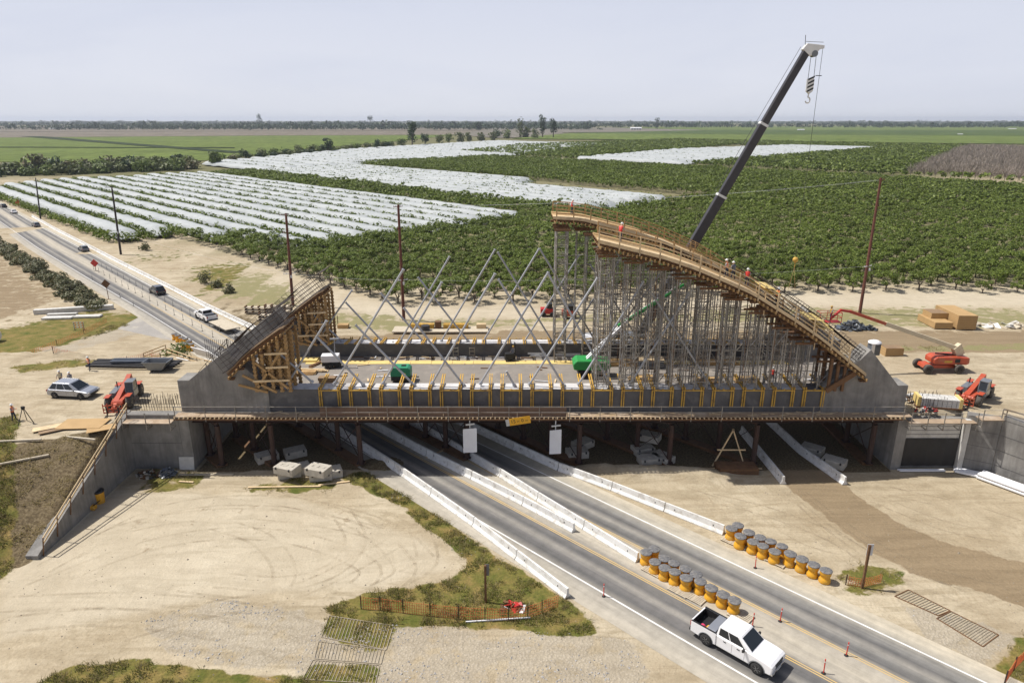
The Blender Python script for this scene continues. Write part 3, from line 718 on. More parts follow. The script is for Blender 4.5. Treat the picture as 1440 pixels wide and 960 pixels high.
tree_px('dark_tree', 'tall dark double topped tree standing behind the far white nets', 580, 207, 37, 22, 'leaf_dark', n=900, tall=True, clumps=16)
tree_px('dark_tree', 'round dark tree touching the tall double topped one', 598, 206, 17, 18, 'leaf_dark', n=500)
tree_px('dark_tree', 'dark oval tree alone left of the ditch bushes with a pale bush in front', 462, 216, 22, 20, 'leaf_dark', n=600)
tree_px('dark_tree', 'small round dark tree between the oval one and the tall one', 530, 212, 15, 17, 'leaf_dark', n=500)
tree_px('willow_tree', 'yellow green round willow beside the farthest corner of the near nets', 305, 234, 19, 32, 'leaf_bright', n=700)
tree_px('dark_tree', 'dark bush like tree right of the yellow willow', 345, 226, 15, 20, 'leaf_dark', n=500)
tree_px('eucalyptus_tree', 'tall dark eucalyptus, left one of the close pair by the far road', 763, 194, 30, 17, 'leaf_dark', n=700, tall=True)
tree_px('eucalyptus_tree', 'tall dark eucalyptus, right one of the close pair by the far road', 778, 194, 27, 16, 'leaf_dark', n=700, tall=True)
tree_px('eucalyptus_tree', 'tall grey eucalyptus a little apart to the left of the close pair', 731, 194, 27, 14, 'leaf_olive', n=600, tall=True)
tree_px('dark_tree', 'squat dark tree far off between the ditch and the eucalyptus', 672, 184, 11, 22, 'leaf_dark', n=400)
tree_px('dark_tree', 'dark pointed tree beside the long white shed', 924, 182, 15, 11, 'leaf_dark', n=400, tall=True)
tree_px('dark_tree', 'single far tree standing up above the skyline left of the middle', 366, 176, 14, 12, 'leaf_dark', n=300, tall=True)
tree_px('dark_tree', 'far tree on the skyline just left of the tall double topped one', 521, 175, 12, 12, 'leaf_dark', n=300, tall=True)
bush_kinds = [('leaf_bush','grey green'),('leaf_olive','olive'),('leaf_bright','pale green'),('leaf_dark','dark green')]
ditch = [(20,246,22,44),(52,245,28,46),(78,243,22,36),(100,244,22,34),(122,242,20,30),(144,243,22,34),(160,240,26,34),(180,239,24,30),(200,238,18,30),(218,238,20,30),(236,236,17,30),(252,234,17,28),(268,232,14,20),(330,228,10,22),
         (368,222,13,22),(385,220,14,20),(402,219,13,18),(420,218,15,18),(440,217,14,18),(455,216,14,14),(502,212,12,14),(545,209,10,16),(565,206,12,18),(618,203,14,16),(632,201,14,16),(646,200,16,18),(660,199,15,16),(678,198,12,16),(695,197,13,16),(712,195,15,16),(738,194,17,20),(752,195,16,16),(700,193,12,16)]
ditch += [(x, 247-.033*x+rs.uniform(-2,2), rs.uniform(11,17), rs.uniform(24,38)) for x in range(-40,270,9)]+[(x, 224-(x-355)*.085+rs.uniform(-1,1), rs.uniform(7,12), rs.uniform(13,20)) for x in range(352,560,11)]
for i,(px,py,hh_,ww) in enumerate(ditch):
    k = rs.choice([0,1,1,2,1,3]) if i > 0 else 1; hh_ *= .85; lm, cn = bush_kinds[k]
    tree_px('ditch_bush', '%s rounded bush in the belt of trees along the ditch'%cn, px, py, hh_, ww, lm, n=330, group='%s bushes along the ditch'%cn, cat='bush', clumps=9)
# hedge beside the highway
hp = [G(x,y) for x,y in [(-60,318),(0,345),(50,375),(100,405),(152,434)]]
cl = []; 
for p0,p1 in zip(hp[:-1],hp[1:]):
    n = int((p1-p0).length/.8)
    for i in range(n):
        q = p0.lerp(p1,i/n); cl.append((q.x+rs.uniform(-2.2,1.2)-.8, q.y+rs.uniform(-2,1), rs.uniform(.2,1.7)))
cl = np.array(cl); rr = np.stack([rs.uniform(1.0,1.9,len(cl)), rs.uniform(1.0,1.9,len(cl)), rs.uniform(.7,1.1,len(cl))],1)
me = mesh_np('roadside_hedge', leaves_np(rs, cl, rr, 42000, .24, .4), ['leaf_bush']); o = bpy.data.objects.new('roadside_hedge', me); COL.objects.link(o)
tag(o, 'long dark rough hedge beside the highway at the far left', 'hedge')
for px,py,s,l in [(288,398,1.5,'dark low shrub on the grass beside the long white barrier, the larger clump'),(304,404,1.2,'dark low shrub touching the larger clump on the grass'),(322,412,1.2,'dark shrub alone on the grass nearest the trailer'),(205,352,1.3,'small green shrub at the end of the first net row')]:
    p = G(px,py); tree_at('shrub', l, p.x,p.y, 1.7*s, 3.0*s, 'leaf_bush', n=260, cat='shrub', clumps=6, leaf=.22)
p = G(246,486,2.4); tree_at('shrub', 'bright green shrub beside the barrels behind the steel bin', p.x, p.y, 2.4, 5.5, 'leaf_bright', n=500, cat='shrub', clumps=9, leaf=.2)
# far woods to the horizon
cc = []
for i in range(9000):
    dd = 2350*math.exp(rs.uniform(0,1.3)**1.2); x = rs.uniform(-1,1)*dd*.86; h = rs.uniform(10,20) if rs.rand() < .93 else rs.uniform(18,30)
    if noise.noise(Vector((x*.0012, dd*.0009, 0))) < -.22 and dd < 4200: continue
    if x > 300 and dd < 2900: continue
    cc.append((x, dd, h, h*rs.uniform(.7,1.5)))
W = []
for x,y,h,w_ in cc:
    c = np.array([(x+rs.uniform(-.4,.4)*w_, y, h*rs.uniform(.35,.8)) for _ in range(3)]); r = np.array([(w_*.42,w_*.42,h*.3)]*3)
    W.append(leaves_np(rs, c, r, 22, h*.2, .2))
me = mesh_np('far_woods', np.concatenate(W), ['leaf_dark']); o = bpy.data.objects.new('far_woods', me); COL.objects.link(o); tag(o, 'hazy belts of distant woods along the horizon', 'woods', kind='stuff')
# far farm buildings
def shed(px, py, wpx, hpx, label, name='farm_shed'):
    p = G(px,py); d = p.y*CC+H*SS; w_ = wpx*d/F; h = hpx*d/F
    t = thing(name, label, 'building', tuple(p))
    q = MB(); q.box(-w_/2,w_/2,-w_*.15,w_*.15,0,h*.75); q.build('wall','tan_roof',t)
    q = MB(); q.ext([(-w_*.17,h*.74),(w_*.17,h*.74),(0,h*1.05)],'x',-w_/2-1,w_/2+1); q.build('roof','pipe_white',t)
    q = MB()
    for k in range(4): q.box(-w_/2+w_*(k+.35)/4, -w_/2+w_*(k+.75)/4, -w_*.15-.3, -w_*.15+.1, 0, h*.5)
    q.build('door','grey_paint',t)
shed(894,183,15,3.6,'long white farm shed beside the dark pointed tree'); shed(78,182.5,13,2,'low white building under the skyline at the far left'); shed(267,179.5,9,2,'small white building on the skyline right of the low one')
shed(1350,190,6,1.6,'small white hut alone in the far right fields'); shed(1126,184,9,2,'low white packing house below the skyline behind the crane line','packing_house'); shed(1423,182.5,10,1.6,'bright flat roofed building at the far right edge','packing_house')
# ---------------------------------------------------------------- grass and stones near the camera
def scatter(regs, dens, zoff=0):
    out = []
    for v, poly in regs:
        xs_ = [p[0] for p in poly]; ys_ = [p[1] for p in poly]; x0,x1,y0,y1 = max(min(xs_),-70),min(max(xs_),70),max(min(ys_),26),min(max(ys_),125)
        n = int((x1-x0)*(y1-y0)*dens); X = rs.uniform(x0,x1,n); Y = rs.uniform(y0,y1,n); ok = inside(poly, X, Y)
        for x,y in zip(X[ok],Y[ok]):
            a = (x+y)/R2
            if 33.3 < a < 47.3: continue
            if rs.rand() < v and noise.noise(Vector((x*.5,y*.5,9))) > -.22: out.append((x,y))
    return out
def tuft(h, n=7, sp=.22):
    t = rs.uniform(0,6.28,n); d = rs.uniform(0,sp,n); bx = np.stack([np.cos(t)*d, np.sin(t)*d, np.full(n,-.03)],1)
    lean = rs.normal(size=(n,3))*.62; lean[:,2] = 1; tip = bx+lean*(h*rs.uniform(.5,1.2,n))[:,None]
    s = rs.normal(size=(n,3)); s[:,2] = 0; s /= np.linalg.norm(s,axis=1)[:,None]; s *= .028
    return np.stack([bx-s,bx+s,tip+s*.3,tip-s*.3],1).reshape(-1,3)
def plant(pts, name, m, label, hs, n=7, sp=.22):
    vv = [tuft(rs.uniform(*hs), n, sp) for _ in range(12)]; out = []; pts = [p for p in pts if noise.noise(Vector((p[0]*.9,p[1]*.9,2))) > -.15]
    for i,(x,y) in enumerate(pts):
        q = vv[i%12].copy(); q[:,0] += x; q[:,1] += y; q[:,2] += height(x,y); out.append(q)
    me = mesh_np(name, np.concatenate(out), [m]); o = bpy.data.objects.new(name, me); COL.objects.link(o); tag(o, label, 'grass', kind='stuff')
gpts = scatter(GRASS[3:7], 26)+scatter(GRASS[0:3],12)
plant(gpts[::2], 'grass', 'grass_blade', 'uneven green grass in the verge and on the bank', (.10,.30), 9, .3)
plant(gpts[1::2], 'dry_grass', 'grass_dry', 'yellowed dry grass mixed into the verge', (.10,.30), 8, .3)
plant(scatter([GRASS[7],GRASS[8]]+GRASS[12:17], 5), 'grass', 'grass_dry', 'thin dry weeds on the dusty ground', (.12,.35), 7, .3)
plant(scatter([SOIL_AND_SHADE[1]], 16), 'weeds', 'grass_dry', 'dead stalks on the dark bank beside the wing wall', (.06,.22), 7, .35)
sp_ = [p for p in scatter(GRAV[:1], 20)+scatter(GRAV[1:3], 5) if noise.noise(Vector((p[0]*.16,p[1]*.3,4)))+noise.noise(Vector((p[0]*.7,p[1]*.7,6)))*.4 > rs.uniform(-.25,.3)]
v = []; f = []
for x,y in sp_:
    s = rs.uniform(.03,.085); z = height(x,y); o_ = len(v); q = rs.normal(size=(6,3))*.25+np.array([(1,0,0),(-1,0,0),(0,1,0),(0,-1,0),(0,0,.8),(0,0,-.5)]); v += [(x+a*s,y+b_*s,z+c_*s+.01) for a,b_,c_ in q]
    f += [(o_+a,o_+b_,o_+c_) for a,b_,c_ in ((0,2,4),(2,1,4),(1,3,4),(3,0,4))]
mat('stone', (.46,.45,.44), (.30,.29,.28), 2, .9, world=True)
me = bpy.data.meshes.new('gravel'); me.from_pydata(v,[],f); me.materials.append(MAT['stone']); o = bpy.data.objects.new('gravel', me); COL.objects.link(o); tag(o, 'loose grey stones strewn over the sandy yard', 'gravel', kind='stuff')
# ================================================================ the bridge
ZT = [(-40,3),(-27.5,10.75),(-26,12.3),(-22.4,14.9),(0,23.6),(3.5,23.75),(7.8,23.5),(11.1,22.7),(14.3,21.9),(17.2,20.9),(20.1,19.7),(22.8,18.5),(24.1,17.7),(26.9,16.0),(29.2,14.5),(30.7,13.4),(33.0,11.6),(34.6,10.4),(36,9.2)]
def zarch(x):
    for (x0,z0),(x1,z1) in zip(ZT[:-1],ZT[1:]):
        if x0 <= x <= x1: return z0+(z1-z0)*(x-x0)/(x1-x0)
    return ZT[0][1] if x < ZT[0][0] else ZT[-1][1]
YF0, YF1, YB0, YB1 = 63.3, 65.0, 77.9, 79.6       # front and back edge girders
ZG, ZD, ZS = 8.4, 6.8, 5.9                          # girder top, deck top, soffit
bridge = thing('arch_bridge', 'grey concrete bridge under construction spanning the highway', 'bridge', (0,0,0))
q = MB(); q.box(-32.2,38.4,YF1,YB0,ZS,ZD); q.build('deck','deck',bridge)
LBX0, LBX1, RBX0, RBX1 = -33.2, -24.3, 31.0, 39.4
for y0,y1 in ((YF0,YF1),(YB0,YB1)):
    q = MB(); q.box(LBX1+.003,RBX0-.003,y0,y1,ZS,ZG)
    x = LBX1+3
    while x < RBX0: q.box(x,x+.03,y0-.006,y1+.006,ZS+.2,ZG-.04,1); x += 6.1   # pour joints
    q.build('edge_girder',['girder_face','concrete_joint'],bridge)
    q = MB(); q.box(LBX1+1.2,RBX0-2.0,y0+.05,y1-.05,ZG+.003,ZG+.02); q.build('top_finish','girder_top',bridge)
    pl = [P(*p,63.3) for p in [(244,534),(266,533),(318,492),(333,507),(372,548)]]
    L = [(p.x,p.z) for p in pl]; L = [(LBX0,ZS-.1)]+[(LBX0,L[0][1]),(L[1][0],L[0][1]),L[2],L[3],(LBX1,ZG+.4),(LBX1,ZS-.1)]
    pr = [P(*p,63.3) for p in [(1288,541),(1262,541),(1224,491),(1209,505),(1172,546)]]
    Rr = [(p.x,p.z) for p in pr]; Rr = [(RBX1,ZS-.1),(RBX1,Rr[0][1]),(Rr[1][0],Rr[0][1]),Rr[2],Rr[3],(RBX0,ZG+.3),(RBX0,ZS-.1)]
    q = MB(); q.ext(L,'y',y0-.15,y1+.35); q.build('end_block','concrete',bridge,bevel=.03)
    q = MB(); q.ext(Rr,'y',y0-.15,y1+.35); q.build('end_block','concrete',bridge,bevel=.03)
# abutments and wing walls, things of their own
def wall(name, label, pts, z0, zt, th=1.0, m='concrete', panels=1.6, cat='wall'):
    """upright wall along pts; zt is a list of top heights"""
    t = thing(name, label, cat, (0,0,0)); q = MB()
    for i,((x0,y0),(x1,y1)) in enumerate(zip(pts[:-1],pts[1:])):
        d = Vector((x1-x0,y1-y0)).normalized(); n = Vector((d.y,-d.x))*th
        za, zb = zt[i], zt[i+1]
        vs = [(x0,y0,z0),(x1,y1,z0),(x1,y1,zb),(x0,y0,za),(x0-n.x,y0-n.y,z0),(x1-n.x,y1-n.y,z0),(x1-n.x,y1-n.y,zb),(x0-n.x,y0-n.y,za)]
        q.add(vs,[(0,1,2,3),(7,6,5,4),(3,2,6,7),(0,4,5,1),(1,5,6,2),(0,3,7,4)])
        # form lines
        ln = (Vector((x1,y1))-Vector((x0,y0))).length; z = z0+panels
        while z < max(za,zb)-.2:
            e0 = 1.0 if zb >= za or z < zb else (za-z)/(za-zb); s0 = 0.0 if za >= z else (z-za)/(zb-za)
            a = Vector((x0,y0)).lerp(Vector((x1,y1)), s0+.01); b_ = Vector((x0,y0)).lerp(Vector((x1,y1)), e0*.99)
            q.beam((a.x+n.x*.02,a.y+n.y*.02,z),(b_.x+n.x*.02,b_.y+n.y*.02,z),.012,.03,1); z += panels
    q.build('wall_face',[m,'concrete_joint'],t); return t
W1 = wall('wing_wall','grey concrete wing wall dropping towards the camera beside the dark bank',[(-38.5,47.3),(-38.5,63.4)],-.3,[.35,6.15],panels=9)
W2 = wall('abutment_wall','front abutment wall under the left end of the walkway',[(-38.49,62.5),(-33.42,62.5)],-.3,[6.0,6.0],panels=3.2)
W3 = wall('abutment_wall','abutment wall in the shade at the left side of the underpass',[(-32.4,62.5),(-32.4,81)],-.3,[5.85,5.85],panels=9)
W4 = wall('abutment_wall','abutment wall in the shade at the right side of the underpass',[(38.6,82),(38.6,62.3)],-.3,[5.85,5.85],panels=9)
W5 = wall('abutment_wall','recessed right abutment wall with pale board marked top and black cover below',[(39.62,62.75),(45.6,62.75)],-.3,[5.4,5.4],m='concrete')
q = MB(); q.box(39.2,45.2,62.68,62.73,3.35,5.1,0)
for k in range(4): q.box(39.2,45.2,62.66,62.685,3.35+k*.44,3.38+k*.44,1)
q.build('board_marked_band',['pale_concrete','mat_dark'],W5)
q = MB(); n = 14
for k in range(n):
    x0 = 39.2+6.0*k/n; x1 = 39.2+6.0*(k+1)/n; y0 = 62.6+.05*math.sin(k*2.1); y1 = 62.6+.05*math.sin((k+1)*2.1)
    q.add([(x0,y0,.3),(x1,y1,.3),(x1,y1,3.35),(x0,y0,3.35)],[(0,1,2,3)])
q.build('black_cover','tarp_black',W5)
WR1 = wall('wing_wall','short right wing wall in half shade between the recess and the sunlit wall',[(45.5,62.5),(48.0,61.1)],-.3,[6.0,6.1])
WR2 = wall('wing_wall','sunlit panelled concrete wing wall running out at the right edge',[(48.02,61.08),(50.0,57.9),(56.0,48.2),(62,38.4)],-.3,[6.5,6.3,4.0,.6],m='concrete')
q = MB(); q.box(45.25,45.75,62.1,62.6,-.2,5.6); tag(q.build('corner_pilaster','pale_concrete'),'pale upright concrete strip in the corner of the right wing wall','pillar')
# ---------------------------------------------------------------- falsework below the deck
fb = thing('falsework_beams','rust brown steel beams lying across the falsework bents under the deck','falsework',(0,0,0))
for k,y in enumerate(np.linspace(62.9,80.0,9)):
    q = MB(); z0,z1 = 5.02,5.72
    q.box(-32.2,38.4,y-.16,y+.16,z0,z0+.03); q.box(-32.2,38.4,y-.16,y+.16,z1-.03,z1); q.box(-32.2,38.4,y-.015,y+.015,z0+.03,z1-.03); q.build('steel_beam','rust',fb)
q = MB(); x = -32
while x < 38.3: q.box(x,x+.09,61.9,80.6,5.725,5.86); x += .45
tag(q.build('joist','timber_dark',fb),kind='stuff')
BD = [(-29.8,62.9,6,'first bent beside the left abutment'),(-24.5,63.1,9,'second bent from the left abutment'),(-15.6,63.2,17,'bent standing left of the highway'),(-4.7,64.4,14,'bent between the two carriageways'),(6.9,63.3,16,'bent just right of the highway'),
      (16.2,63.2,16,'bent behind the stacked concrete blocks'),(24.9,63.2,16,'bent left of the dirt haul road'),(36.8,63.2,10,'bent beside the right abutment')]
for bx,by,ln,lab in BD:
    t = thing('falsework_bent','dark brown steel '+lab,'falsework',(bx,by,0),0,'falsework bents under the deck')
    dr = Vector((-1,1,0))/R2
    if bx > 30: dr = Vector((0,1,0))
    if by+dr.y*ln > 80.3: ln = (80.3-by)/dr.y
    n = 5 if ln > 10 else 3; e = dr*ln
    q = MB(); q.beam((0,0,4.82),(e.x,e.y,4.82),.4,.36); q.build('cap_beam','rust',t)
    q = MB(); q.beam((0,0,.15),(e.x,e.y,.15),1.1,.3); q.build('footing','timber_dark',t)
    q = MB()
    for k in range(n):
        p = e*(k/(n-1)); c = MB()
        c.cyl((p.x,p.y,.3),(p.x,p.y,4.64),.27,n=12); c.box(p.x-.38,p.x+.38,p.y-.38,p.y+.38,.3,.36); c.build('post','rust',t)
        if k: o_ = e*((k-1)/(n-1)); q.beam((o_.x,o_.y,.5),(p.x,p.y,4.5),.07); q.beam((o_.x,o_.y,4.5),(p.x,p.y,.5),.07)
    q.build('brace','rust',t)
# ---------------------------------------------------------------- overhanging walkway in front
wk = thing('timber_walkway','timber edge walkway with pipe railing hung along the whole front of the bridge','walkway',(0,0,0))
q = MB(); x = -33.5
while x < 38.8:
    q.box(x, x+2.40, 61.9, 63.12, 6.0+.003*(int(x*7)%3), 6.045, 0); x += 2.44
q.build('deck_board','walk_board',wk)
q = MB(); x = -33.4
while x < 38.8: q.box(x,x+.10,61.72,63.2,5.865,5.995); x += .44
tag(q.build('joist_end','timber_pale',wk),kind='stuff')
q = MB(); q.box(-33.5,38.8,61.83,61.89,5.70,5.86); q.build('ledger','timber_dark',wk)
q = MB()
for z in (6.55,7.15): q.cyl((-33.4,61.85,z),(38.8,61.85,z),.028,n=6)
q.build('guard_rail','scaffold',wk)
x = -33.3
while x < 38.9:
    q = MB(); q.beam((x,61.85,5.55),(x,61.85,7.2),.06); q.beam((x,61.85,5.9),(x+.02,62.3,5.6),.05); q.build('rail_post','scaffold',wk); x += 3.0
q = MB(); x = -19.0
while x < 4.2: q.box(x+.01,x+2.42,62.05,62.09,6.06,6.95,0); x += 2.44
q.build('toe_panel','toe_panel',wk)
q = MB(); rr_ = random.Random(3)
for k in range(60):
    x = rr_.uniform(-24,38); q.cb((x,rr_.uniform(62.3,63),6.08),rr_.uniform(.2,1.5),.1,.05,0,rz=rr_.uniform(-.4,.4))
tag(q.build('loose_board','timber_pale',wk),kind='stuff')
# walkway brackets at both ends
def end_platform(x0,x1,y,z,label,mats=('walk_board','scaffold')):
    t = thing('work_platform',label,'platform',(x0,y,z)); L = x1-x0
    q = MB(); q.box(0,L,-1.05,.0,0,.06); q.build('deck_board',mats[0],t)
    n = max(2,int(L/1.6)+1); q = MB()
    for k in range(n):
        p = MB(); xx = .05+(L-.1)*k/(n-1); p.beam((xx,-1.0,-.75),(xx,-1.0,1.15),.07); p.beam((xx,-1.0,-.7),(xx,.0,-.7),.06); p.beam((xx,0,-.7),(xx,-1.0,.0),.05); p.build('bracket',mats[1],t)
    for h in (.55,1.1): q.cyl((0,-1.0,h),(L,-1.0,h),.025,n=5)
    q.build('guard_rail',mats[1],t); return t
end_platform(-38.4,-33.6,62.35,5.55,'bracketed work platform hanging on the left abutment wall')
end_platform(39.3,45.9,62.5,5.5,'bracketed work platform hanging on the right abutment wall')
end_platform(45.9,48.2,62.0,6.05,'short platform with tall posts at the corner of the right wing wall')
# ---------------------------------------------------------------- yellow form clamps over the girders
def clamp_proto(front):
    t = thing('form_clamp','yellow timber form clamp','form clamp',(0,0,0)); 
    s = 1 if front else -1
    for sx in (-.93,.93):
        for d in (-.11,.11):
            p = MB(); p.box(sx+d-.055,sx+d+.055,-.18,-.05,-1.85,.28); p.build('upright','form_yellow',t)
            p = MB(); p.beam((sx+d*1.0,-.2,.08),(sx+d,3.1,.45),.10,.16); p.build('cross_timber','form_yellow',t)
        p = MB(); p.box(sx-.2,sx+.2,-.2,.0,-.02,.02); p.build('plate','rust',t)
    p = MB(); p.box(-1.0,1.0,-.27,-.165,-.08,.03); p.build('waler','form_yellow',t)
    p = MB(); p.box(-.06,.06,-.24,-.1,.03,.14); p.build('wedge','form_yellow',t)
    return t
cp = clamp_proto(True); cs = snap(cp); first = True
for k in range(17):
    x = -18.2+3.02*k
    lab = 'yellow timber form clamp straddling the front edge girder'
    if first: cp.location = (x,YF0,ZG); cp['label'] = lab; cp['group'] = 'clamps on the front edge girder'; first = False
    else: dup(cp,(x,YF0,ZG),None,lab,'clamps on the front edge girder',tree=cs)
for k in range(19):
    x = -20.6+3.02*k
    dup(cp,(x,YB1,ZG),PI,'yellow timber form clamp straddling the back edge girder','clamps on the back edge girder',tree=cs)
# ---------------------------------------------------------------- network of inclined hangers
def hanger(p, q_, Y, i, grp, lab):
    a = P(*p,Y); b_ = P(*q_,Y); a.z = max(a.z,ZG-.05); m = MB(); o = Vector(a)
    m.cyl((0,0,0), tuple(b_-a), .11, n=10); m.cyl((0,0,0), tuple((b_-a).normalized()*.25), .2, n=10)
    m.cyl(tuple((b_-a)*.997), tuple((b_-a)*1.004), .15, n=10)
    tag(m.build('hanger_pipe','steel_pipe',loc=tuple(o)),lab,'steel pipe',grp)
fr = [((404,540),(459,451)),((470,540),(567,379)),((538,540),(621,397)),((607,540),(696,385)),((675,540),(771,383)),((744,541),(840,391)),((813,541),(905,396)),((440,538),(387,492)),((512,542),(445,473)),((583,542),(500,457)),((653,543),(568,433)),((724,543),(712,522)),((794,544),(701,393)),((860,545),(771,385)),
      ((885,541),(972,408)),((1000,545),(915,410))]
bk = [((445,482),(495,408)),((562,482),(632,361)),((620,482),(696,351)),((679,482),(758,350)),((737,482),(815,358)),((795,482),(880,352)),((482,482),(436,439)),((537,479),(486,425)),((595,480),(535,412)),((659,481),(588,390)),((777,482),(700,355)),((838,482),(759,350)),((855,482),(940,370)),((900,482),(830,372))]
for i,(a,b_) in enumerate(fr): hanger(a,b_,64.15,i,'inclined pipes of the front arch plane','silver inclined steel pipe standing on the front edge girder')
for i,(a,b_) in enumerate(bk): hanger(a,b_,78.75,i,'inclined pipes of the back arch plane','silver inclined steel pipe standing on the back edge girder')
# ---------------------------------------------------------------- shoring towers below the arch forms
def tower(x, y, z0, z1, w=1.3, d=1.5):
    t = thing('shoring_tower','','shoring tower',(x,y,z0)); h = z1-z0
    for sx in (0,w):
        for sy in (0,d):
            m = MB(); m.cyl((sx,sy,0),(sx,sy,h),.075 if y < 64 else .062,n=6,caps=False)
            if y < 64: m.cyl((sx+.2*(1 if sx == 0 else -1),sy,.2),(sx+.2*(1 if sx == 0 else -1),sy,h-.3),.036,n=5,caps=False)
            m.box(sx-.15,sx+.15,sy-.15,sy+.15,0,.03); m.build('leg','scaffold',t)
    k = 0; zz = .35
    while zz < h-.2:
        m = MB()
        for sy in (0,d):
            m.cyl((0,sy,zz),(w,sy,zz),.028,n=4,caps=False); 
            if k%3 == 0: m.cyl((0,sy,zz+.32),(w,sy,zz+.32),.028,n=4,caps=False); m.cyl((0,sy,zz),(w,sy,zz+.32),.022,n=4,caps=False)
        for sx in (0,w): m.cyl((sx,0,zz),(sx,d,zz),.028,n=4,caps=False)
        zz += .95; k += 1; m.build('frame_rung','scaffold',t)
    m = MB(); zz = .35
    while zz < h-1.9 and (y < 64 or y > 77):
        for sx in (0,w): m.cyl((sx,0,zz),(sx,d,zz+1.8),.02,n=4,caps=False); m.cyl((sx,d,zz),(sx,0,zz+1.8),.02,n=4,caps=False)
        if int(zz)%4 == 0: m.cyl((0,0,zz),(w,0,zz+1.8),.02,n=4,caps=False)
        zz += 1.9
    m.build('cross_brace','steel_pipe',t)
    
    for dy in (-.7,.7): m = MB(); m.beam((-.3,d/2+dy,h),(w+.3,d/2+dy,h),.15,.2); m.build('head_beam','timber_dark',t)
    return t
def ttag(t, lab, g): tag(t, lab, None, g)
rx = random.Random(11)
for row,(y,zb) in enumerate([(63.45,ZG+.02),(66.0,ZD),(75.7,ZD),(78.0,ZG+.02)]):
    x = 8.4 if y < 70 else 5.0; stp = [2.45,3.3,3.3,2.45][row]
    nm = ['outer front','inner front','inner back','outer back'][row]
    while x < 31.5:
        ztop = min(zarch(x),zarch(x+1.3))-1.25
        if ztop-zb > 1.5:
            t = tower(x,y,zb,ztop,w=1.25,d=1.35); ttag(t,'grey frame shoring tower in the %s line under the arch form'%nm,'shoring towers, %s line'%nm)
        x += stp
# slender post shores and long diagonal tubes fill the space between the towers
ps = thing('shore_lines','','shoring',(0,0,0)); tag(ps,'dense brown grey post shores and tie tubes between the tower lines','shoring')
m = MB(); m2 = MB()
for y in (67.9,71.5,74.8):
    x = 9.5
    while x < 31.5:
        zt = zarch(x)-1.5 if y < 69 or y > 73.5 else min(zarch(x)-2.0, 11.5+3*math.sin(x*1.7))
        if zt > ZD+1: m.cyl((x,y,ZD),(x+rx.uniform(-.1,.1),y,zt),.04,n=5,caps=False)
        x += rx.uniform(1.7,3.2)
    for z in np.arange(ZD+1.0,21,1.9):
        xe = max([x_ for x_ in np.arange(9,32,.5) if zarch(x_)-1.8 > z] or [9.5])
        if xe > 10.5 and (y < 69 or y > 73.5 or z < 13): m2.cyl((9,y,z),(xe,y,z),.028,n=4,caps=False)
for z in np.arange(ZG+.9,21,1.7):              # ledgers on the outer faces
    for y in (63.38,66.05,75.6,79.4):
        xe = max([x_ for x_ in np.arange(9,32,.25) if zarch(x_)-1.8 > z] or [9.0])
        xs0 = 8.4 if y < 70 else 5
        while xs0 < xe-1:
            L_ = rx.uniform(1.8,5)
            if rx.random() < .5: m2.cyl((xs0,y,z+rx.uniform(-.15,.15)),(min(xe,xs0+L_),y,z+rx.uniform(-.15,.15)),.036,n=4,caps=False)
            xs0 += L_
for i in range(26):
    x = rx.uniform(9,27); y = rx.choice([64.6,66.8,75.4,77.8]); L = rx.uniform(3,6); s = rx.choice([-1,1]); z = rx.uniform(ZD+.3,13)
    x2 = x+s*L*.7; z2 = z+L
    if 8.5 < x2 < 31 and z2 < zarch(x2)-1.8: m2.cyl((x,y,z),(x2,y,z2),.05,n=5)
tag(m.build('post_shore','timber_dark',ps),kind='stuff'); tag(m2.build('tie_tube','scaffold',ps),kind='stuff')
# ---------------------------------------------------------------- arch soffit forms with railed walkways
def arch_form(y0, y1, xa, xb, name, label, st=.9, stub=False):
    t = thing(name,label,'formwork',(0,0,0)); xs_ = list(np.arange(xa,xb,st))+[xb]
    def strip(nm, ya, yb, dz0, dz1, mats, parent=t):
        q = MB()
        for x0,x1 in zip(xs_[:-1],xs_[1:]):
            z0,z1 = zarch(x0),zarch(x1)
            q.add([(x0,ya,z0+dz0),(x1,ya,z1+dz0),(x1,yb,z1+dz0),(x0,yb,z0+dz0),(x0,ya,z0+dz1),(x1,ya,z1+dz1),(x1,yb,z1+dz1),(x0,yb,z0+dz1)],[(0,3,2,1),(4,5,6,7),(0,1,5,4),(1,2,6,5),(2,3,7,6),(3,0,4,7)])
        return q.build(nm,mats,parent)
    strip('soffit_form',y0,y1,-.12,.0,'plyface' if stub else 'plywood')
    if not stub: strip('edge_board',y0-.06,y0-.003,-.26,.05,'timber_pale')
    for yy in np.linspace(y0+.25,y1-.25,5):
        q = MB()
        for x0,x1 in zip(xs_[:-1],xs_[1:]): q.beam((x0,yy,zarch(x0)-.34),(x1,yy,zarch(x1)-.34),.14,.24)
        q.build('stringer','timber_dark',t)
    q = MB(); x = xa+.2
    while x < xb: q.box(x,x+.1,y0-.35,y1+.2,zarch(x)-.75,zarch(x)-.5); x += .42
    tag(q.build('joist','timber_brown' if stub else 'timber_brown',t),kind='stuff')
    # layered timber packing curve below
    q = MB(); x = xa+.3
    while x < xb:
        z = zarch(x)-.78
        for k in range(2): q.cb((x,y0+.3+rx.uniform(-.1,.1),z-.06-k*.14),.7-k*.12,.35,.08,0)
        q.cb((x,y1-.5,z-.2),.8,.35,.25,0); x += 1.05
    tag(q.build('packing','timber_dark',t),kind='stuff')
    return t, strip
fF,sF = arch_form(62.45,66.9,7.9,34.6,'arch_formwork','curved timber soffit form of the front arch rib with railed walkways')
fB,sB = arch_form(76.7,81.1,4.6,34.6,'arch_formwork','curved timber soffit form of the back arch rib with railed walkways')
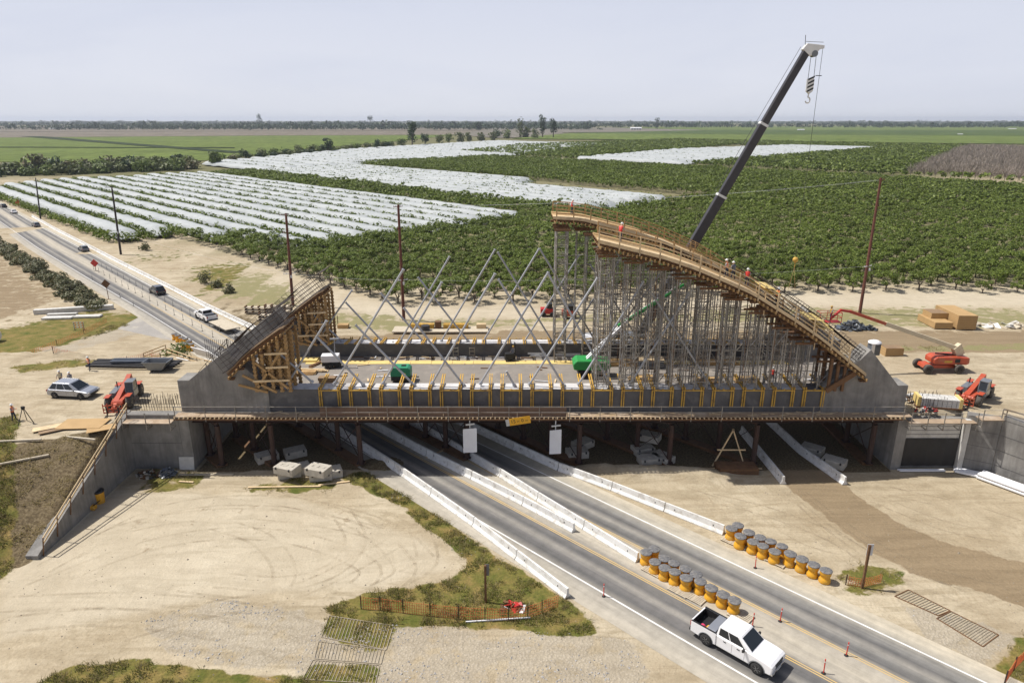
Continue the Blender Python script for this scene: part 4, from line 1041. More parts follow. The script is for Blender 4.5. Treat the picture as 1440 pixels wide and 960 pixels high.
def rails(t, y, xa, xb, lean=0.0, n=3, hgt=1.25, sp=1.9, m='timber'):
    x = xa; top = []
    xs_ = list(np.arange(xa,xb,sp))
    for x in xs_:
        q = MB(); q.beam((x,y,zarch(x)-.55),(x,y+lean,zarch(x)+hgt),.10); 
        if lean == 0: q.beam((x-.05,y,zarch(x)+.9),(x-.05,y-.0,zarch(x)-.5),.06)
        q.build('rail_post',m,t)
    q = MB()
    for k in range(n):
        h = hgt*(k+1)/n-.05
        for x0,x1 in zip(xs_[:-1],xs_[1:]): q.beam((x0,y+.06,zarch(x0)+h),(x1,y+.06,zarch(x1)+h),.035,.09)
    q.build('guard_rail',m,t)
rails(fF,62.42,8.0,34,m='timber_pale'); rails(fF,66.85,8.4,33,m='timber'); rails(fB,76.72,5,24,m='timber'); rails(fB,81.05,4.8,34,m='timber')
# narrow inner walk boards raised beside the rib trough, plus steel for the rib further down
for t,s,y0,y1,x0 in ((fF,sF,62.45,66.9,8.0),(fB,sB,76.7,81.1,4.7)):
    s('walk_board',y0+.02,y0+1.15,.012,.06,'timber_pale'); s('walk_board',y1-1.1,y1-.02,.012,.06,'plywood')
def rebar_cage(xa, xb, y0, y1, label, h=1.7, dz=.12, grp=None, nlong=9):
    t = thing('rebar_cage',label,'rebar cage',(0,0,0)); q = MB()
    xs_ = list(np.arange(xa,xb,1.0))+[xb]
    for lay in (dz,h):
        for y in np.linspace(y0,y1,nlong):
            for x0,x1 in zip(xs_[:-1],xs_[1:]): q.cyl((x0,y,zarch(x0)+lay),(x1,y,zarch(x1)+lay),.035,n=4,caps=False)
    for y in (y0,y1):
        for lay in np.linspace(dz,h,5):
            for x0,x1 in zip(xs_[:-1],xs_[1:]): q.cyl((x0,y,zarch(x0)+lay),(x1,y,zarch(x1)+lay),.025,n=4,caps=False)
    q.build('long_bars','rebar',t)
    q = MB(); x = xa+.2
    while x < xb:
        sl = (zarch(x+.2)-zarch(x-.2))/.4; nx_ = -sl/math.hypot(1,sl); nz_ = 1/math.hypot(1,sl)
        c = [(x+nx_*l, y, zarch(x)+nz_*l) for l,y in ((dz,y0),(dz,y1),(h,y1),(h,y0))]
        for i in range(4): q.cyl(c[i],c[(i+1)%4],.02,n=4,caps=False)
        if int(x/.28)%4 == 0:
            for yy in np.linspace(y0,y1,5)[1:-1]: q.cyl((x+nx_*dz,yy,zarch(x)+nz_*dz),(x+nx_*h,yy,zarch(x)+nz_*h),.018,n=4,caps=False)
        x += .55
    tag(q.build('stirrups','rebar',t),kind='stuff'); return t
rebar_cage(24.2,34.4,63.5,65.9,'dark rebar cage on the lower right end of the front arch form')
rebar_cage(26.0,34.2,77.8,80.1,'dark rebar cage on the lower right end of the back arch form')
for y0,y1,xa,xb,nm in ((62.6,66.2,-28.2,-21.9,'front'),(77.3,80.9,-28.4,-22.0,'back')):
    rebar_cage(xa-.3,xb+.3,y0+.3,y1-.5,'dark rebar cage rising from the left end block, %s rib'%nm,h=2.2,nlong=7)
    f_,s_ = arch_form(y0-.1,y1+.1,xa+.3,xb,'arch_formwork','sloping brown timber soffit form at the left springing, %s rib'%nm,st=.8,stub=True)
    t = thing('timber_falsework','heavy brown timber posts and raking braces under the left %s rib stub'%nm,'falsework',(0,0,0))
    for i,x in enumerate(np.linspace(-25.2,-21.9,5)):
        for j,yy in enumerate(np.linspace(y0+.2,y1-.2,3)):
            q = MB(); zt = zarch(x)-.8; zb = ZD if j > 0 else ZG
            z = zb
            q.beam((x,yy,zb),(x,yy,zt),.24); 
            while z < zt-.3: q.box(x-.17,x+.17,yy-.17,yy+.17,z,z+.16); z += .42
            q.build('post','timber_brown',t)
    q = MB()
    for k,(xa_,za_,xb_,zb_) in enumerate([(-26.9,9.2,-24.1,ZG),(-26.4,10.2,-23.2,ZG),(-25.0,11.5,-22.0,8.8),(-22.2,13.0,-25.0,8.9)]):
        for yy in (y0-.05,y0+1.6,y1-.3):
            q.beam((xa_,yy,za_),(xb_,yy,zb_),.16,.22)
    q.build('rake','timber_brown',t)
    q = MB(); 
    for zz in (9.6,11.0,12.4): q.beam((-25.4 if zz < 11 else -24.0,y0-.16,zz),(-21.8,y0-.16,zz+.1),.06,.2)
    q.build('tie_plank','timber_pale',t)
    # matching falsework at the right springing
    t = thing('timber_falsework','dark timber posts and raking braces under the right %s rib foot'%nm,'falsework',(0,0,0))
    for x in (31.3,32.0,32.7):
        for yy in np.linspace(y0+.3,y1-.3,3):
            q = MB(); zt = zarch(x)-.8; q.beam((x,yy,ZG),(x,yy,max(zt,ZG+.5)),.24); q.build('post','timber_dark',t)
    q = MB()
    for yy in (y0,y0+1.6): q.beam((33.6,yy,10.4),(31.0,yy,8.5),.16,.5)
    q.build('rake','timber_dark',t)
# pale plywood boxes on the right slope and red bracing near the free ends
for i,(px,py,L_) in enumerate([(1152,458,1.8),(1083,404,1.1)]):
    p = P(px,py,64.6); t = thing('plywood_landing','%s stepped plywood landing on the front arch walkway'%('larger lower' if i == 0 else 'smaller upper'),'platform',(p.x,63.0,zarch(p.x)+.2))
    for k in range(3): q = MB(); q.cb((-.5*k*L_/1.8,1.4,.9+.45*k*L_/1.8),.9*L_/1.8+.5,2.8,.06,0,ry=.15); q.build('panel','ply_yellow',t)
    q = MB()
    for yy in (.1,2.7):
        for xx in (-.9,.4): q.beam((xx,yy,-1.2),(xx,yy,1.0),.08)
    q.build('leg','timber_pale',t)
# ---------------------------------------------------------------- rails on left block slope, white board etc
def railing(name,label,pts,h=1.1,sp=1.8,m='scaffold',drop=0.0,planks=False,pm='timber_pale',tilt=(0,0)):
    t = thing(name,label,'railing',(0,0,0)); q = MB(); pts = [Vector(p) for p in pts]
    for a,b_ in zip(pts[:-1],pts[1:]):
        n = max(1,int((b_-a).length/sp))
        for k in range(n+1):
            p = a.lerp(b_,k/n); o = MB(); o.beam(p+Vector((-tilt[0]*drop,-tilt[1]*drop,-drop)),p+Vector((tilt[0]*h,tilt[1]*h,h)),.07); o.build('rail_post',m,t)
        for hh in (.55,1.0):
            if planks: q.beam(a+Vector((tilt[0]*h*hh,tilt[1]*h*hh,h*hh)),b_+Vector((tilt[0]*h*hh,tilt[1]*h*hh,h*hh)),.05,.15)
            else: q.cyl(a+Vector((0,0,h*hh)),b_+Vector((0,0,h*hh)),.025,n=5)
    q.build('guard_rail',pm if planks else m,t); return t
railing('stair_railing','rusty railing climbing behind the front left end block',[(-33.0,65.8,7.6),(-28.9,65.8,12.0)],m='rust',h=.9,sp=1.2)
railing('wing_wall_railing','double timber handrail following the sloping top of the left wing wall',[(-38.3,47.8,.55),(-38.3,62.3,6.2)],h=1.15,sp=2.1,m='timber_dark',drop=.9,planks=True,tilt=(.18,0))
railing('wing_wall_railing','thin railing with leaning posts on the right wing wall',[(47.9,61.2,6.2),(50.0,58,6.3),(55,49.9,4.4)],h=1.0,sp=2.2,m='scaffold',planks=True,pm='scaffold')
railing('timber_railing','pale timber handrail beside the barrels behind the left yard',[tuple(G(235,500,3.2)),tuple(G(268,512,4.2)),tuple(G(300,520,5.2))],h=1.1,sp=2.0,m='timber_dark',planks=True)
railing('timber_railing','short sloping timber handrail on the mound behind the steel beams',[tuple(G(203,506,4.4)),tuple(G(234,494,4.4))],h=.9,sp=2.0,m='timber_dark',planks=True)
# ================================================================ vehicles
def arch_pts(cx, r, z0, n=9): return [(cx+r*math.cos(PI-PI*i/n), z0+r*math.sin(PI-PI*i/n)) for i in range(n+1)]
def wheel(t, x, y, r, w, side, rim='rim', tyre='rubber'):
    o = MB(); o.T = Matrix.Translation((x,y,r)) @ Matrix.Rotation(PI/2*(-side),4,'X')
    o.lathe((0,0,0),[(r*.60,-w/2),(r*.93,-w/2),(r,-w*.32),(r,w*.32),(r*.93,w/2),(r*.60,w/2)],20); wv = o.build('wheel',tyre,t)
    o = MB(); o.T = Matrix.Translation((x,y,r)) @ Matrix.Rotation(PI/2*(-side),4,'X')
    o.lathe((0,0,0),[(r*.62,w*.3),(r*.62,w/2-.005),(r*.5,w/2-.03),(r*.18,w/2-.05),(r*.16,w/2-.01)],16)
    for k in range(6):
        a = PI*k/3; o.cb((r*.36*math.cos(a),r*.36*math.sin(a),w/2-.02),r*.5,r*.13,.04,0,rz=a)
    o.build('rim',rim,wv)
def greenhouse(t, xb, zb, zt, wb, wt, paint, pillars, rear=True):
    """xb = (rear base, rear top, front top, front base)"""
    x0,x1,x2,x3 = xb; q = MB()
    vs = [(x0,-wb,zb),(x3,-wb,zb),(x3,wb,zb),(x0,wb,zb),(x1,-wt,zt),(x2,-wt,zt),(x2,wt,zt),(x1,wt,zt)]
    q.add(vs,[(0,3,2,1),(4,5,6,7),(0,1,5,4),(1,2,6,5),(2,3,7,6),(3,0,4,7)]); q.build('cab',paint,t,bevel=.09,seg=4)
    def quad(a,b_,c_,d,off,e=(.08,.92,.12,.86)):
        a,b_,c_,d = map(Vector,(a,b_,c_,d)); n = (b_-a).cross(d-a).normalized()*off
        f = lambda u,v: (a.lerp(b_,u)).lerp(d.lerp(c_,u),v)+n
        return [f(e[0],e[2]),f(e[1],e[2]),f(e[1],e[3]),f(e[0],e[3])]
    q = MB(); q.add(quad(vs[1],vs[2],vs[6],vs[5],.012,(.06,.94,.10,.90)),[(0,1,2,3)]); q.build('windscreen','glass',t)
    if rear: q = MB(); q.add(quad(vs[3],vs[0],vs[4],vs[7],.012,(.08,.92,.2,.88)),[(0,1,2,3)]); q.build('rear_window','glass',t)
    for s in (0,1):
        for u0,u1 in pillars:
            A = (vs[0],vs[1],vs[5],vs[4]) if s == 0 else (vs[2],vs[3],vs[7],vs[6])
            e = (u0,u1,.14,.86) if s == 0 else (1-u1,1-u0,.14,.86)
            q = MB(); q.add(quad(*A,.012,e),[(0,1,2,3)]); q.build('side_window','glass',t)
def lights(t, xf, xr, w, zf, zr, hf=.16, hr=.3, wf=.42):
    for s in (-1,1):
        q = MB(); q.cb((xf,s*(w-wf/2-.03),zf),.10,wf,hf); q.build('headlight','lamp',t,bevel=.03)
        q = MB(); q.cb((xr,s*(w-.12),zr),.08,.2,hr); q.build('tail_light','tail',t,bevel=.02)
def pickup(name, label, loc, rz, paint='white_paint', bed=True, detail=True, group=None):
    t = thing(name,label,'pickup truck',loc,rz,group); W = .985; r = .42
    prof = [(-1.0,.42)]+arch_pts(1.95,.50,.42)+[(2.84,.45),(2.94,.62),(2.96,.92),(2.90,1.08),(2.74,1.18),(2.4,1.245),(1.9,1.285),(1.15,1.315),(-1.0,1.31)]
    q = MB(); q.ext(prof,'y',-W,W); q.build('body',paint,t,bevel=.10,seg=4)
    q = MB(); q.box(2.72,2.985,-W+.03,W-.03,.45,.66); q.build('front_bumper','chrome',t,bevel=.05)
    q = MB(); q.box(2.88,2.965,-.52,.52,.70,1.06); q.build('grille','black',t,bevel=.03)
    q = MB(); q.box(-3.02,-2.86,-W+.05,W-.05,.48,.68); q.build('rear_bumper','dark_steel',t,bevel=.04)
    bp = [(-2.88,.52)]+arch_pts(-1.70,.50,.45)+[(-1.0,.45),(-1.0,1.34),(-2.88,1.34)]
    for s in (-1,1):
        q = MB(); q.ext(bp,'y',s*W-(.12 if s > 0 else 0),s*W+(.12 if s < 0 else 0)); q.build('bed_side',paint,t,bevel=.03)
        q = MB(); q.box(-2.88,-1.02,s*W-.13*(s > 0)-.0,s*W+.13*(s < 0),1.341,1.36); q.build('bed_rail','black',t)
    q = MB(); q.box(-2.93,-2.83,-W+.12,W-.12,.62,1.34); q.build('tailgate',paint,t,bevel=.02)
    q = MB(); q.box(-2.82,-1.03,-W+.125,W-.125,.72,.80); q.box(-1.10,-1.03,-W+.125,W-.125,.80,1.33); q.box(-2.45,-.95,-.5,.5,.45,.72); q.build('bed_floor','black',t)
    q = MB(); q.box(-1.75,-1.12,-W+.13,W-.13,1.05,1.375); q.build('tool_box','silver_paint',t,bevel=.02)
    q = MB()
    for s in (-1,1): q.box(-2.82,-1.05,s*(W-.15)-.02,s*(W-.15)+.02,.80,1.325)
    q.box(-2.84,-2.80,-W+.14,W-.14,.80,1.325); q.build('bed_liner','black',t)
    greenhouse(t,(-1.02,-.90,.60,1.56),1.27,1.97,W-.05,W-.17,paint,[(.07,.39),(.42,.82)])
    for s in (-1,1):
        for x in (1.95,-1.70): wheel(t,x,s*(W-.10),r,.27,s)
        q = MB(); q.cb((1.02,s*(W+.14),1.36),.14,.24,.2); q.build('mirror','black',t,bevel=.03)
        if detail:
            for x in (-.35,.62): q = MB(); q.cb((x,s*(W+.012),1.10),.2,.03,.045); q.build('door_handle','black',t)
            q = MB(); q.box(.16,.175,s*W-.002,s*W+.004 if s > 0 else s*W-.004,.55,1.25); q.box(-.94,-.925,s*W-.004,s*W+.004,.55,1.25); q.box(1.05,1.065,s*W-.004,s*W+.004,.55,1.25); q.build('door_gap','black',t)
    if detail:
        q = MB(); q.box(2.93,2.992,-.28,.28,.50,.62); q.build('number_plate','lamp',t)
        q = MB()
        for zz_ in (.78,.88,.98): q.box(2.96,2.975,-.5,.5,zz_-.012,zz_+.012)
        q.build('grille_bar','chrome',t)
        for s in (-1,1):
            q = MB(); q.cb((2.96,s*.74,.56),.06,.2,.1); q.build('fog_lamp','lamp',t)
            for cx in (1.95,-1.70):
                q = MB(); pa = arch_pts(cx,.53,.43,12)
                for a_,b_ in zip(pa[:-1],pa[1:]): q.beam((a_[0],s*(W+.004),a_[1]),(b_[0],s*(W+.004),b_[1]),.035,.05)
                q.build('arch_trim','grey_paint',t)
        q = MB(); q.beam((1.2,-.5,1.30),(2.72,-.42,1.215),.015,.012); q.beam((1.2,.5,1.30),(2.72,.42,1.215),.015,.012); q.build('bonnet_crease','pale_concrete',t)
        q = MB(); q.box(-.6,.5,-.45,.45,1.0,1.35); q.build('seats','dark_steel',t)
        q = MB(); q.cyl((.55,0,1.95),(.45,0,2.1),.012,n=5); q.build('antenna','black',t)
    q = MB()
    for x in (1.95,-1.7): q.box(x-.52,x+.52,-W+.22,W-.22,.40,.93)
    q.box(-2.6,2.6,-.5,.5,.35,.5); q.build('underbody','black',t)
    lights(t,2.87,-2.90,W,.98,1.12,.2,.34)
    return t
def car(name, label, loc, rz, paint, L=4.6, W=.9, Hh=1.65, suv=True, cat='car', group=None):
    t = thing(name,label,cat,loc,rz,group); r = .35; h = L/2; fw,rw = h-.92,-h+.85; belt = Hh*.58
    hood = belt-.06
    prof = [(-h+.05,.38)]+arch_pts(rw,.42,.34)+arch_pts(fw,.42,.34)+[(h-.12,.36),(h,.5),(h-.02,.72),(h-.18,.86),(fw-.05,hood+.02),(fw-.55,belt+.02),(-h+.25,belt+.05),(-h+.02,belt-.12),(-h-.0,.55)]
    q = MB(); q.ext(prof,'y',-W,W); q.build('body',paint,t,bevel=.12,seg=4)
    if suv: greenhouse(t,(-h+.10,-h+.75,.30,1.35),belt,Hh,W-.04,W-.2,paint,[(.05,.26),(.30,.56),(.60,.86)])
    else: greenhouse(t,(-h+.75,-h+1.35,.3,1.1),belt,Hh,W-.05,W-.22,paint,[(.10,.44),(.48,.84)])
    q = MB(); q.box(h-.03,h+.025,-W+.35,W-.35,.45,.66); q.build('grille','black',t,bevel=.02)
    q = MB(); q.box(-h+.3,h-.3,-W+.2,W-.2,.26,.5); q.build('underbody','black',t)
    if suv:
        for s in (-1,1): q = MB(); q.cyl((-h+.8,s*(W-.26),Hh+.03),(.3,s*(W-.26),Hh+.03),.018,n=5); q.build('roof_rail','chrome',t)
    for s in (-1,1):
        for x in (fw,rw): wheel(t,x,s*(W-.09),r,.22,s)
        q = MB(); q.cb((.85,s*(W+.09),belt+.06),.12,.2,.13); q.build('mirror',paint,t,bevel=.03)
        for x in (-.55,.35): q = MB(); q.cb((x,s*(W+.01),belt-.1),.16,.03,.03); q.build('door_handle','chrome',t)
        q = MB(); 
        for x in (-1.05,-.12,.8): q.box(x,x+.012,s*W-.004,s*W+.004,.45,belt)
        q.build('door_gap','black',t)
    lights(t,h-.08,-h+.03,W,.74,belt-.12,.13,.22,.34)
    return t
RD = -PI/4                        # heading of the lane towards the camera
def lane(a,b): p = AB(warp(a,b),b,.02); return tuple(p)
pt = pickup('pickup_truck','white crew cab pickup with pink and yellow gear in its open bed',lane(37.0,15.75),RD)
for dx,dy,c_,r_ in ((-2.2,-.55,'pinkish',.2),(-1.75,-.45,'yellowish',.24),(-1.62,-.7,'pinkish',.16)):
    if c_ not in MAT: mat('pinkish',(.75,.05,.16),(.6,.04,.12),3,.6); mat('yellowish',(.80,.45,.04),(.7,.35,.03),3,.6)
    q = MB(); q.lathe((0,0,0),[(r_,0),(r_*1.05,r_*.9),(r_*.7,r_*1.5),(r_*.3,r_*1.7)],10)
    w_ = Matrix.Rotation(RD,4,'Z') @ Vector((dx,dy,.82)); l_ = Vector(lane(37.0,15.75))
    o = q.build('gear_bag',c_,loc=tuple(w_+l_)); tag(o,{'pinkish':'pink rolled bag in the bed of the white pickup','yellowish':'round yellow bag in the bed of the white pickup'}[c_]+(' by the side' if dx == -2.2 else (' nearest the cab' if dx == -1.62 else '')),'bag')
UP = 3*PI/4
tk = pickup('pickup_truck','white pickup pulling the empty flatbed trailer away up the highway',lane(44.3,121.5),UP)
t = thing('flatbed_trailer','empty grey flatbed trailer behind the white pickup','trailer',lane(44.3,113.6),UP)
q = MB(); q.box(-3.6,3.3,-1.2,1.2,.72,.86); q.build('deck','pallet',t)
q = MB(); q.box(-3.6,3.3,-1.23,-1.2,.6,.84); q.box(-3.6,3.3,1.2,1.23,.6,.84); q.beam((3.3,-.7,.65),(4.6,0,.6),.1); q.beam((3.3,.7,.65),(4.6,0,.6),.1); q.build('frame','dark_steel',t)
for s in (-1,1):
    for x in (-.9,-.05): wheel(t,x,s*1.05,.36,.22,s)
car('car','black sport utility car on the road beside the white barrier',lane(44.3,148.0),UP,'black_paint',L=4.8,W=.95,Hh=1.75)
car('car','black car passing the start of the delineator rows',lane(45.2,212.5),UP,'grey_paint',L=4.7,Hh=1.55)
car('car','dark grey car near the far end of the white barrier',lane(44.4,274),UP,'grey_paint',L=4.6,Hh=1.5)
car('car','small white sedan farthest but one along the highway',lane(44.6,320),UP,'white_paint',L=4.6,Hh=1.45,suv=False)
car('car','dark car at the left picture edge, last along the highway',lane(44.6,345),UP,'black_paint',L=4.6,Hh=1.45,suv=False)
p = G(105,556,ZL); sv = car('car','silver grey estate car parked in the left yard beside the red telehandler',(p.x,p.y,height(p.x,p.y)-.02),-.12,'silver_paint',L=4.8,W=.95,Hh=1.74)
# ================================================================ traffic furniture
def jersey(L=6.05):
    q = MB(); pr = [(-.30,0),(.30,0),(.30,.09),(.13,.33),(.085,.84),(-.085,.84),(-.13,.33),(-.30,.09)]
    q.ext(pr,'x',-L/2,L/2)
    for x in (-L*.33,L*.33):
        for s in (-1,1): q.cb((x,s*.115,.5),.09,.02,.14,1)
    return q
def barriers(pts, group, label, name='concrete_barrier', m='barrier_white', L=6.05, z=None, start=0):
    pts = [Vector(p) for p in pts]; base = None; mesh = None; k = 0; cur = 0; seg = 0
    tot = []; 
    for a,b_ in zip(pts[:-1],pts[1:]):
        d = (b_-a); n = max(1,round(d.length/(L+.04)))
        for i in range(n): tot.append((a.lerp(b_,(i+.5)/n), math.atan2(d.y,d.x), d.length/n/(L+.04)))
    for i,(p,rz,sc) in enumerate(tot):
        if mesh is None: o = jersey(L).build(name,[m,'mat_dark'],bevel=.0); mesh = o
        else: o = mesh.copy(); COL.objects.link(o)
        o.location = (p.x,p.y,.02 if z is None else z); o.rotation_euler.z = rz; o.scale.x = sc*.992
        lab = label
        if i < 8 and len(tot) < 20: lab = label+', %s segment from the near end'%ORD[i]
        tag(o,lab,'road barrier',group)
def V2(*p): return [Vector((x,y,0)) for x,y in p]
barriers(V2((4.2,42.6),(-3.3,52.2),(-11.9,62.3),(-28.5,80.5)),'barriers left of the near carriageway','white concrete barrier edging the near carriageway')
barriers(V2((5.4,51.2),(1.1,55.6),(-9.0,65.3),(-24,80.5)),'barriers on the near side of the median','white concrete barrier on the near side of the median')
barriers(V2((10.2,47.0),(2.5,56.4),(-1.1,60.9),(-17.5,80.0)),'barriers on the far side of the median','white concrete barrier on the far side of the median')
barriers(V2((18.3,50.9),(9.7,58.3),(4.8,62.2),(-13.5,81)),'barriers right of the far carriageway','white concrete barrier right of the far carriageway')
barriers(V2((26.6,59.3),(26.2,71)),'barriers left of the dirt haul road','concrete barrier on the left of the dirt haul road')
barriers(V2((32.6,59.2),(30.9,66),(29.8,78)),'barriers right of the dirt haul road','concrete barrier on the right of the dirt haul road')
barriers([AB(a,b,0) for a,b in ((47.4,104),(47.5,116),(47.7,130),(48.4,150),(49.4,186),(50.6,221),(52.0,262),(54.0,303))],'barriers along the far highway','white concrete barrier in the long line along the far highway')
# sand filled crash barrels
def barrel_proto():
    t = thing('crash_barrel','','crash barrel',(0,0,0))
    q = MB(); q.lathe((0,0,0),[(.44,0),(.46,.04),(.44,.28),(.37,.40),(.345,.52),(.37,.60),(.40,.61),(.43,.80),(.455,1.02)],20); q.build('drum','barrel',t)
    q = MB(); q.lathe((0,0,0),[(.475,1.0),(.485,1.05),(.44,1.08),(.05,1.10)],20)
    for k in range(8): a = PI*k/4; q.cb((.24*math.cos(a),.24*math.sin(a),1.10),.4,.03,.02,0,rz=a)
    q.build('lid','barrel_lid',t); return t
bpz = barrel_proto(); bsn = snap(bpz); used = [False]
def barrel(p, label, group):
    if not used[0]: used[0] = True; bpz.location = p; bpz['label'] = label; bpz['group'] = group; return bpz
    o = dup(bpz, p, rnd.uniform(0,6), label, group, tree=bsn, scale=(rnd.uniform(.96,1.04),rnd.uniform(.96,1.04),rnd.uniform(.94,1.03))); o.rotation_euler.x = rnd.uniform(-.05,.05); return o
def pxb(zx, zy, sx, sy, sc=4.0):        # lid centre in an enlargement of the photo -> barrel position
    p = G(sx+zx/sc, sy+zy/sc, 1.06); return (p.x,p.y,.03)
cl1 = [(195,225),(245,275),(300,308),(358,337),(422,368),(500,388),(562,422),(627,457),(692,493)]; cl1b = [(241,205),(298,258),(352,288),(417,318),(476,348)]
cl2 = [(675,90),(724,135),(797,162),(855,190),(920,217),(1005,233),(1073,263),(1138,293),(1207,325)]; cl2b = [(712,72),(772,113),(838,140),(898,163),(961,190)]
for i,c in enumerate(cl1): barrel(pxb(*c,860,720),'yellow sand barrel between the lanes, front row, %s from the barrier'%ORD[i],'sand barrels between the lanes')
for i,c in enumerate(cl1b): barrel(pxb(*c,860,720),'yellow sand barrel between the lanes, back row, %s from the barrier'%ORD[i],'sand barrels between the lanes')
for i,c in enumerate(cl2): barrel(pxb(*c,860,720),'yellow sand barrel on the right shoulder, front row, %s from the barrier'%ORD[i],'sand barrels on the right shoulder')
for i,c in enumerate(cl2b): barrel(pxb(*c,860,720),'yellow sand barrel on the right shoulder, back row, %s from the barrier'%ORD[i],'sand barrels on the right shoulder')
for i,c in enumerate([(760,232),(800,252),(842,272),(885,290),(925,312),(860,335),(905,345),(950,350)]): barrel(pxb(*c,150,440,8.0),'yellow sand barrel in the cluster behind the left end of the bridge','sand barrels behind the bridge')
def pallet(x,y,rz,w,l,label,z=.03):
    q = MB(); n = int(w/.16)
    for k in range(n): q.box(-l/2,l/2,-w/2+w*k/n,-w/2+w*k/n+.11,.08,.105)
    for xx in (-l/2,-.05,l/2-.1): q.box(xx,xx+.1,-w/2,w/2,0,.08)
    tag(q.build('wooden_pallet','pallet',loc=(x,y,z),rz=rz),label,'pallet')
for (zx,zy),l in (((470,480),'pallet sticking out below the middle of the barrel row'),((725,585),'pallet under the last barrel between the lanes'),((235,330),'pallet under the first barrels between the lanes'),((385,440),'pallet edge below the fourth barrel between the lanes')):
    p = G(860+zx/4,720+zy/4); pallet(p.x,p.y,RD,1.2,1.6,l)
for (zx,zy),l in (((665,175),'pallet under the first barrels on the right shoulder'),((800,230),'pallet under the third barrel on the right shoulder'),((915,290),'pallet under the fifth barrel on the right shoulder')):
    p = G(860+zx/4,720+zy/4); pallet(p.x+.3,p.y+.3,RD,1.2,1.6,l)
# channelising posts
def post_proto():
    t = thing('delineator_post','','delineator',(0,0,0)); q = MB(); q.lathe((0,0,0),[(.15,0),(.13,.04),(.05,.06)],10); q.build('base','rubber',t)
    q = MB(); q.cyl((0,0,.06),(.03,.01,1.1),.038,n=8); q.build('shaft','sign_red',t); q = MB(); q.cyl((.022,.007,.85),(.027,.009,.93),.042,n=8); q.build('reflective_band','marking',t); return t
dp = post_proto(); dsn = snap(dp); du = [False]
def delin(p,label,group):
    if not du[0]: du[0] = True; dp.location = p; dp['label'] = label; dp['group'] = group; return
    dup(dp,p,rnd.uniform(0,6),label,group,tree=dsn)
def delin2(p,label,group):
    if not du[0]: du[0] = True; dq.location = p; dq['label'] = label; dq['group'] = group; return
    dup(dq,p,rnd.uniform(0,6),label,group,tree=dqn)
NEAR = [(1097,873,'nearest but one to the pickup hood, on the yellow line'),(1190,921,'right of the pickup on the yellow line'),(1158,946,'closest to the camera, in the middle of the median'),(1062,798,'beside the barrels of the right shoulder'),(849,838,'alone between the left barrier end and the near carriageway'),(1058,880,'half hidden behind the pickup')]
for px,py,l in NEAR: p = G(px,py,.02); delin(tuple(p),'orange delineator post %s'%l,'delineator posts near the pickup')
dq = dup(dp,(0,0,0),0,'x','x',tree=dsn)
for c in dq.children:
    c.data = c.data.copy()
    if c.name.startswith('shaft'): c.data.materials[0] = MAT['grey_paint']
dqn = snap(dq); du[0] = False
for i in range(17):
    b = 184-i*4.6; delin2(lane(39.9,b),'thin delineator post in the row beside the near lane of the far highway','delineator row beside the near lane')
for i in range(17):
    b = 186-i*4.6; delin2(lane(42.7,b),'thin delineator post in the row beside the far lane of the far highway','delineator row beside the far lane')
for px,py in ((130,393),(169,418),(188,430),(150,405)): p = G(px,py,.02); delin2(tuple(p),'thin delineator post on the near shoulder of the far highway','delineator posts on the near shoulder')
def diamond(px,py,label,c,s=1.2,h=2.2,post='pole_dark'):
    p = G(px,py); t = thing('road_sign',label,'road sign',tuple(p),0)
    q = MB(); q.cyl((0,0,0),(0,0,h),.06,n=6); q.beam((-.5,0,.05),(.5,0,.05),.06); q.build('sign_post',post,t)
    q = MB(); q.ext([(0,h-s*.75),(s*.75,h),(0,h+s*.75),(-s*.75,h)],'y',-.09,-.06); q.build('sign_plate',c,t)
    return t
diamond(135,381,'red diamond work sign standing between the delineator rows','sign_red',1.3,1.9); diamond(27,292,'small red diamond sign beside the far verge','sign_red',1.6,2.0); diamond(153,421,'brown backed diamond sign on a post at the end of the hedge','timber_dark',1.2,3.2,'timber_dark')
# signs hung on the bridge
FONT = None
def text(name, s, size, loc, rx, m, parent=None, rz=0, ry=0, ext=.004):
    c = bpy.data.curves.new(name,'FONT'); c.body = s; c.size = size; c.align_x = 'CENTER'; c.align_y = 'CENTER'; c.extrude = ext; c.resolution_u = 2
    o = bpy.data.objects.new(name,c); COL.objects.link(o)
    dg = bpy.context.evaluated_depsgraph_get(); me = bpy.data.meshes.new_from_object(o.evaluated_get(dg)); bpy.data.objects.remove(o); me.materials.clear(); me.materials.append(MAT[m])
    o = bpy.data.objects.new(name,me); COL.objects.link(o); o.location = loc; o.rotation_euler = (rx,ry,rz)
    if parent: o.parent = parent
    return o
p = P(731,592,61.7); t = thing('clearance_sign','yellow clearance sign reading 15 FT 0 IN hung on the walkway edge','sign',(p.x,61.66,5.75)); t.rotation_euler = (0,-.16,0)
q = MB(); q.box(-1.05,1.05,-.03,0,-.38,.38); q.build('sign_plate','sign_yellow',t); q = MB(); q.box(-1.4,-1.06,-.03,0,-.38,.3); q.build('side_plate','pale_concrete',t)
text('lettering','15',.52,(-.66,-.035,0),PI/2,'black',t); text('lettering','FT',.24,(-.17,-.035,-.06),PI/2,'black',t); text('lettering','0',.52,(.26,-.035,0),PI/2,'black',t); text('lettering','IN',.24,(.66,-.035,-.06),PI/2,'black',t)
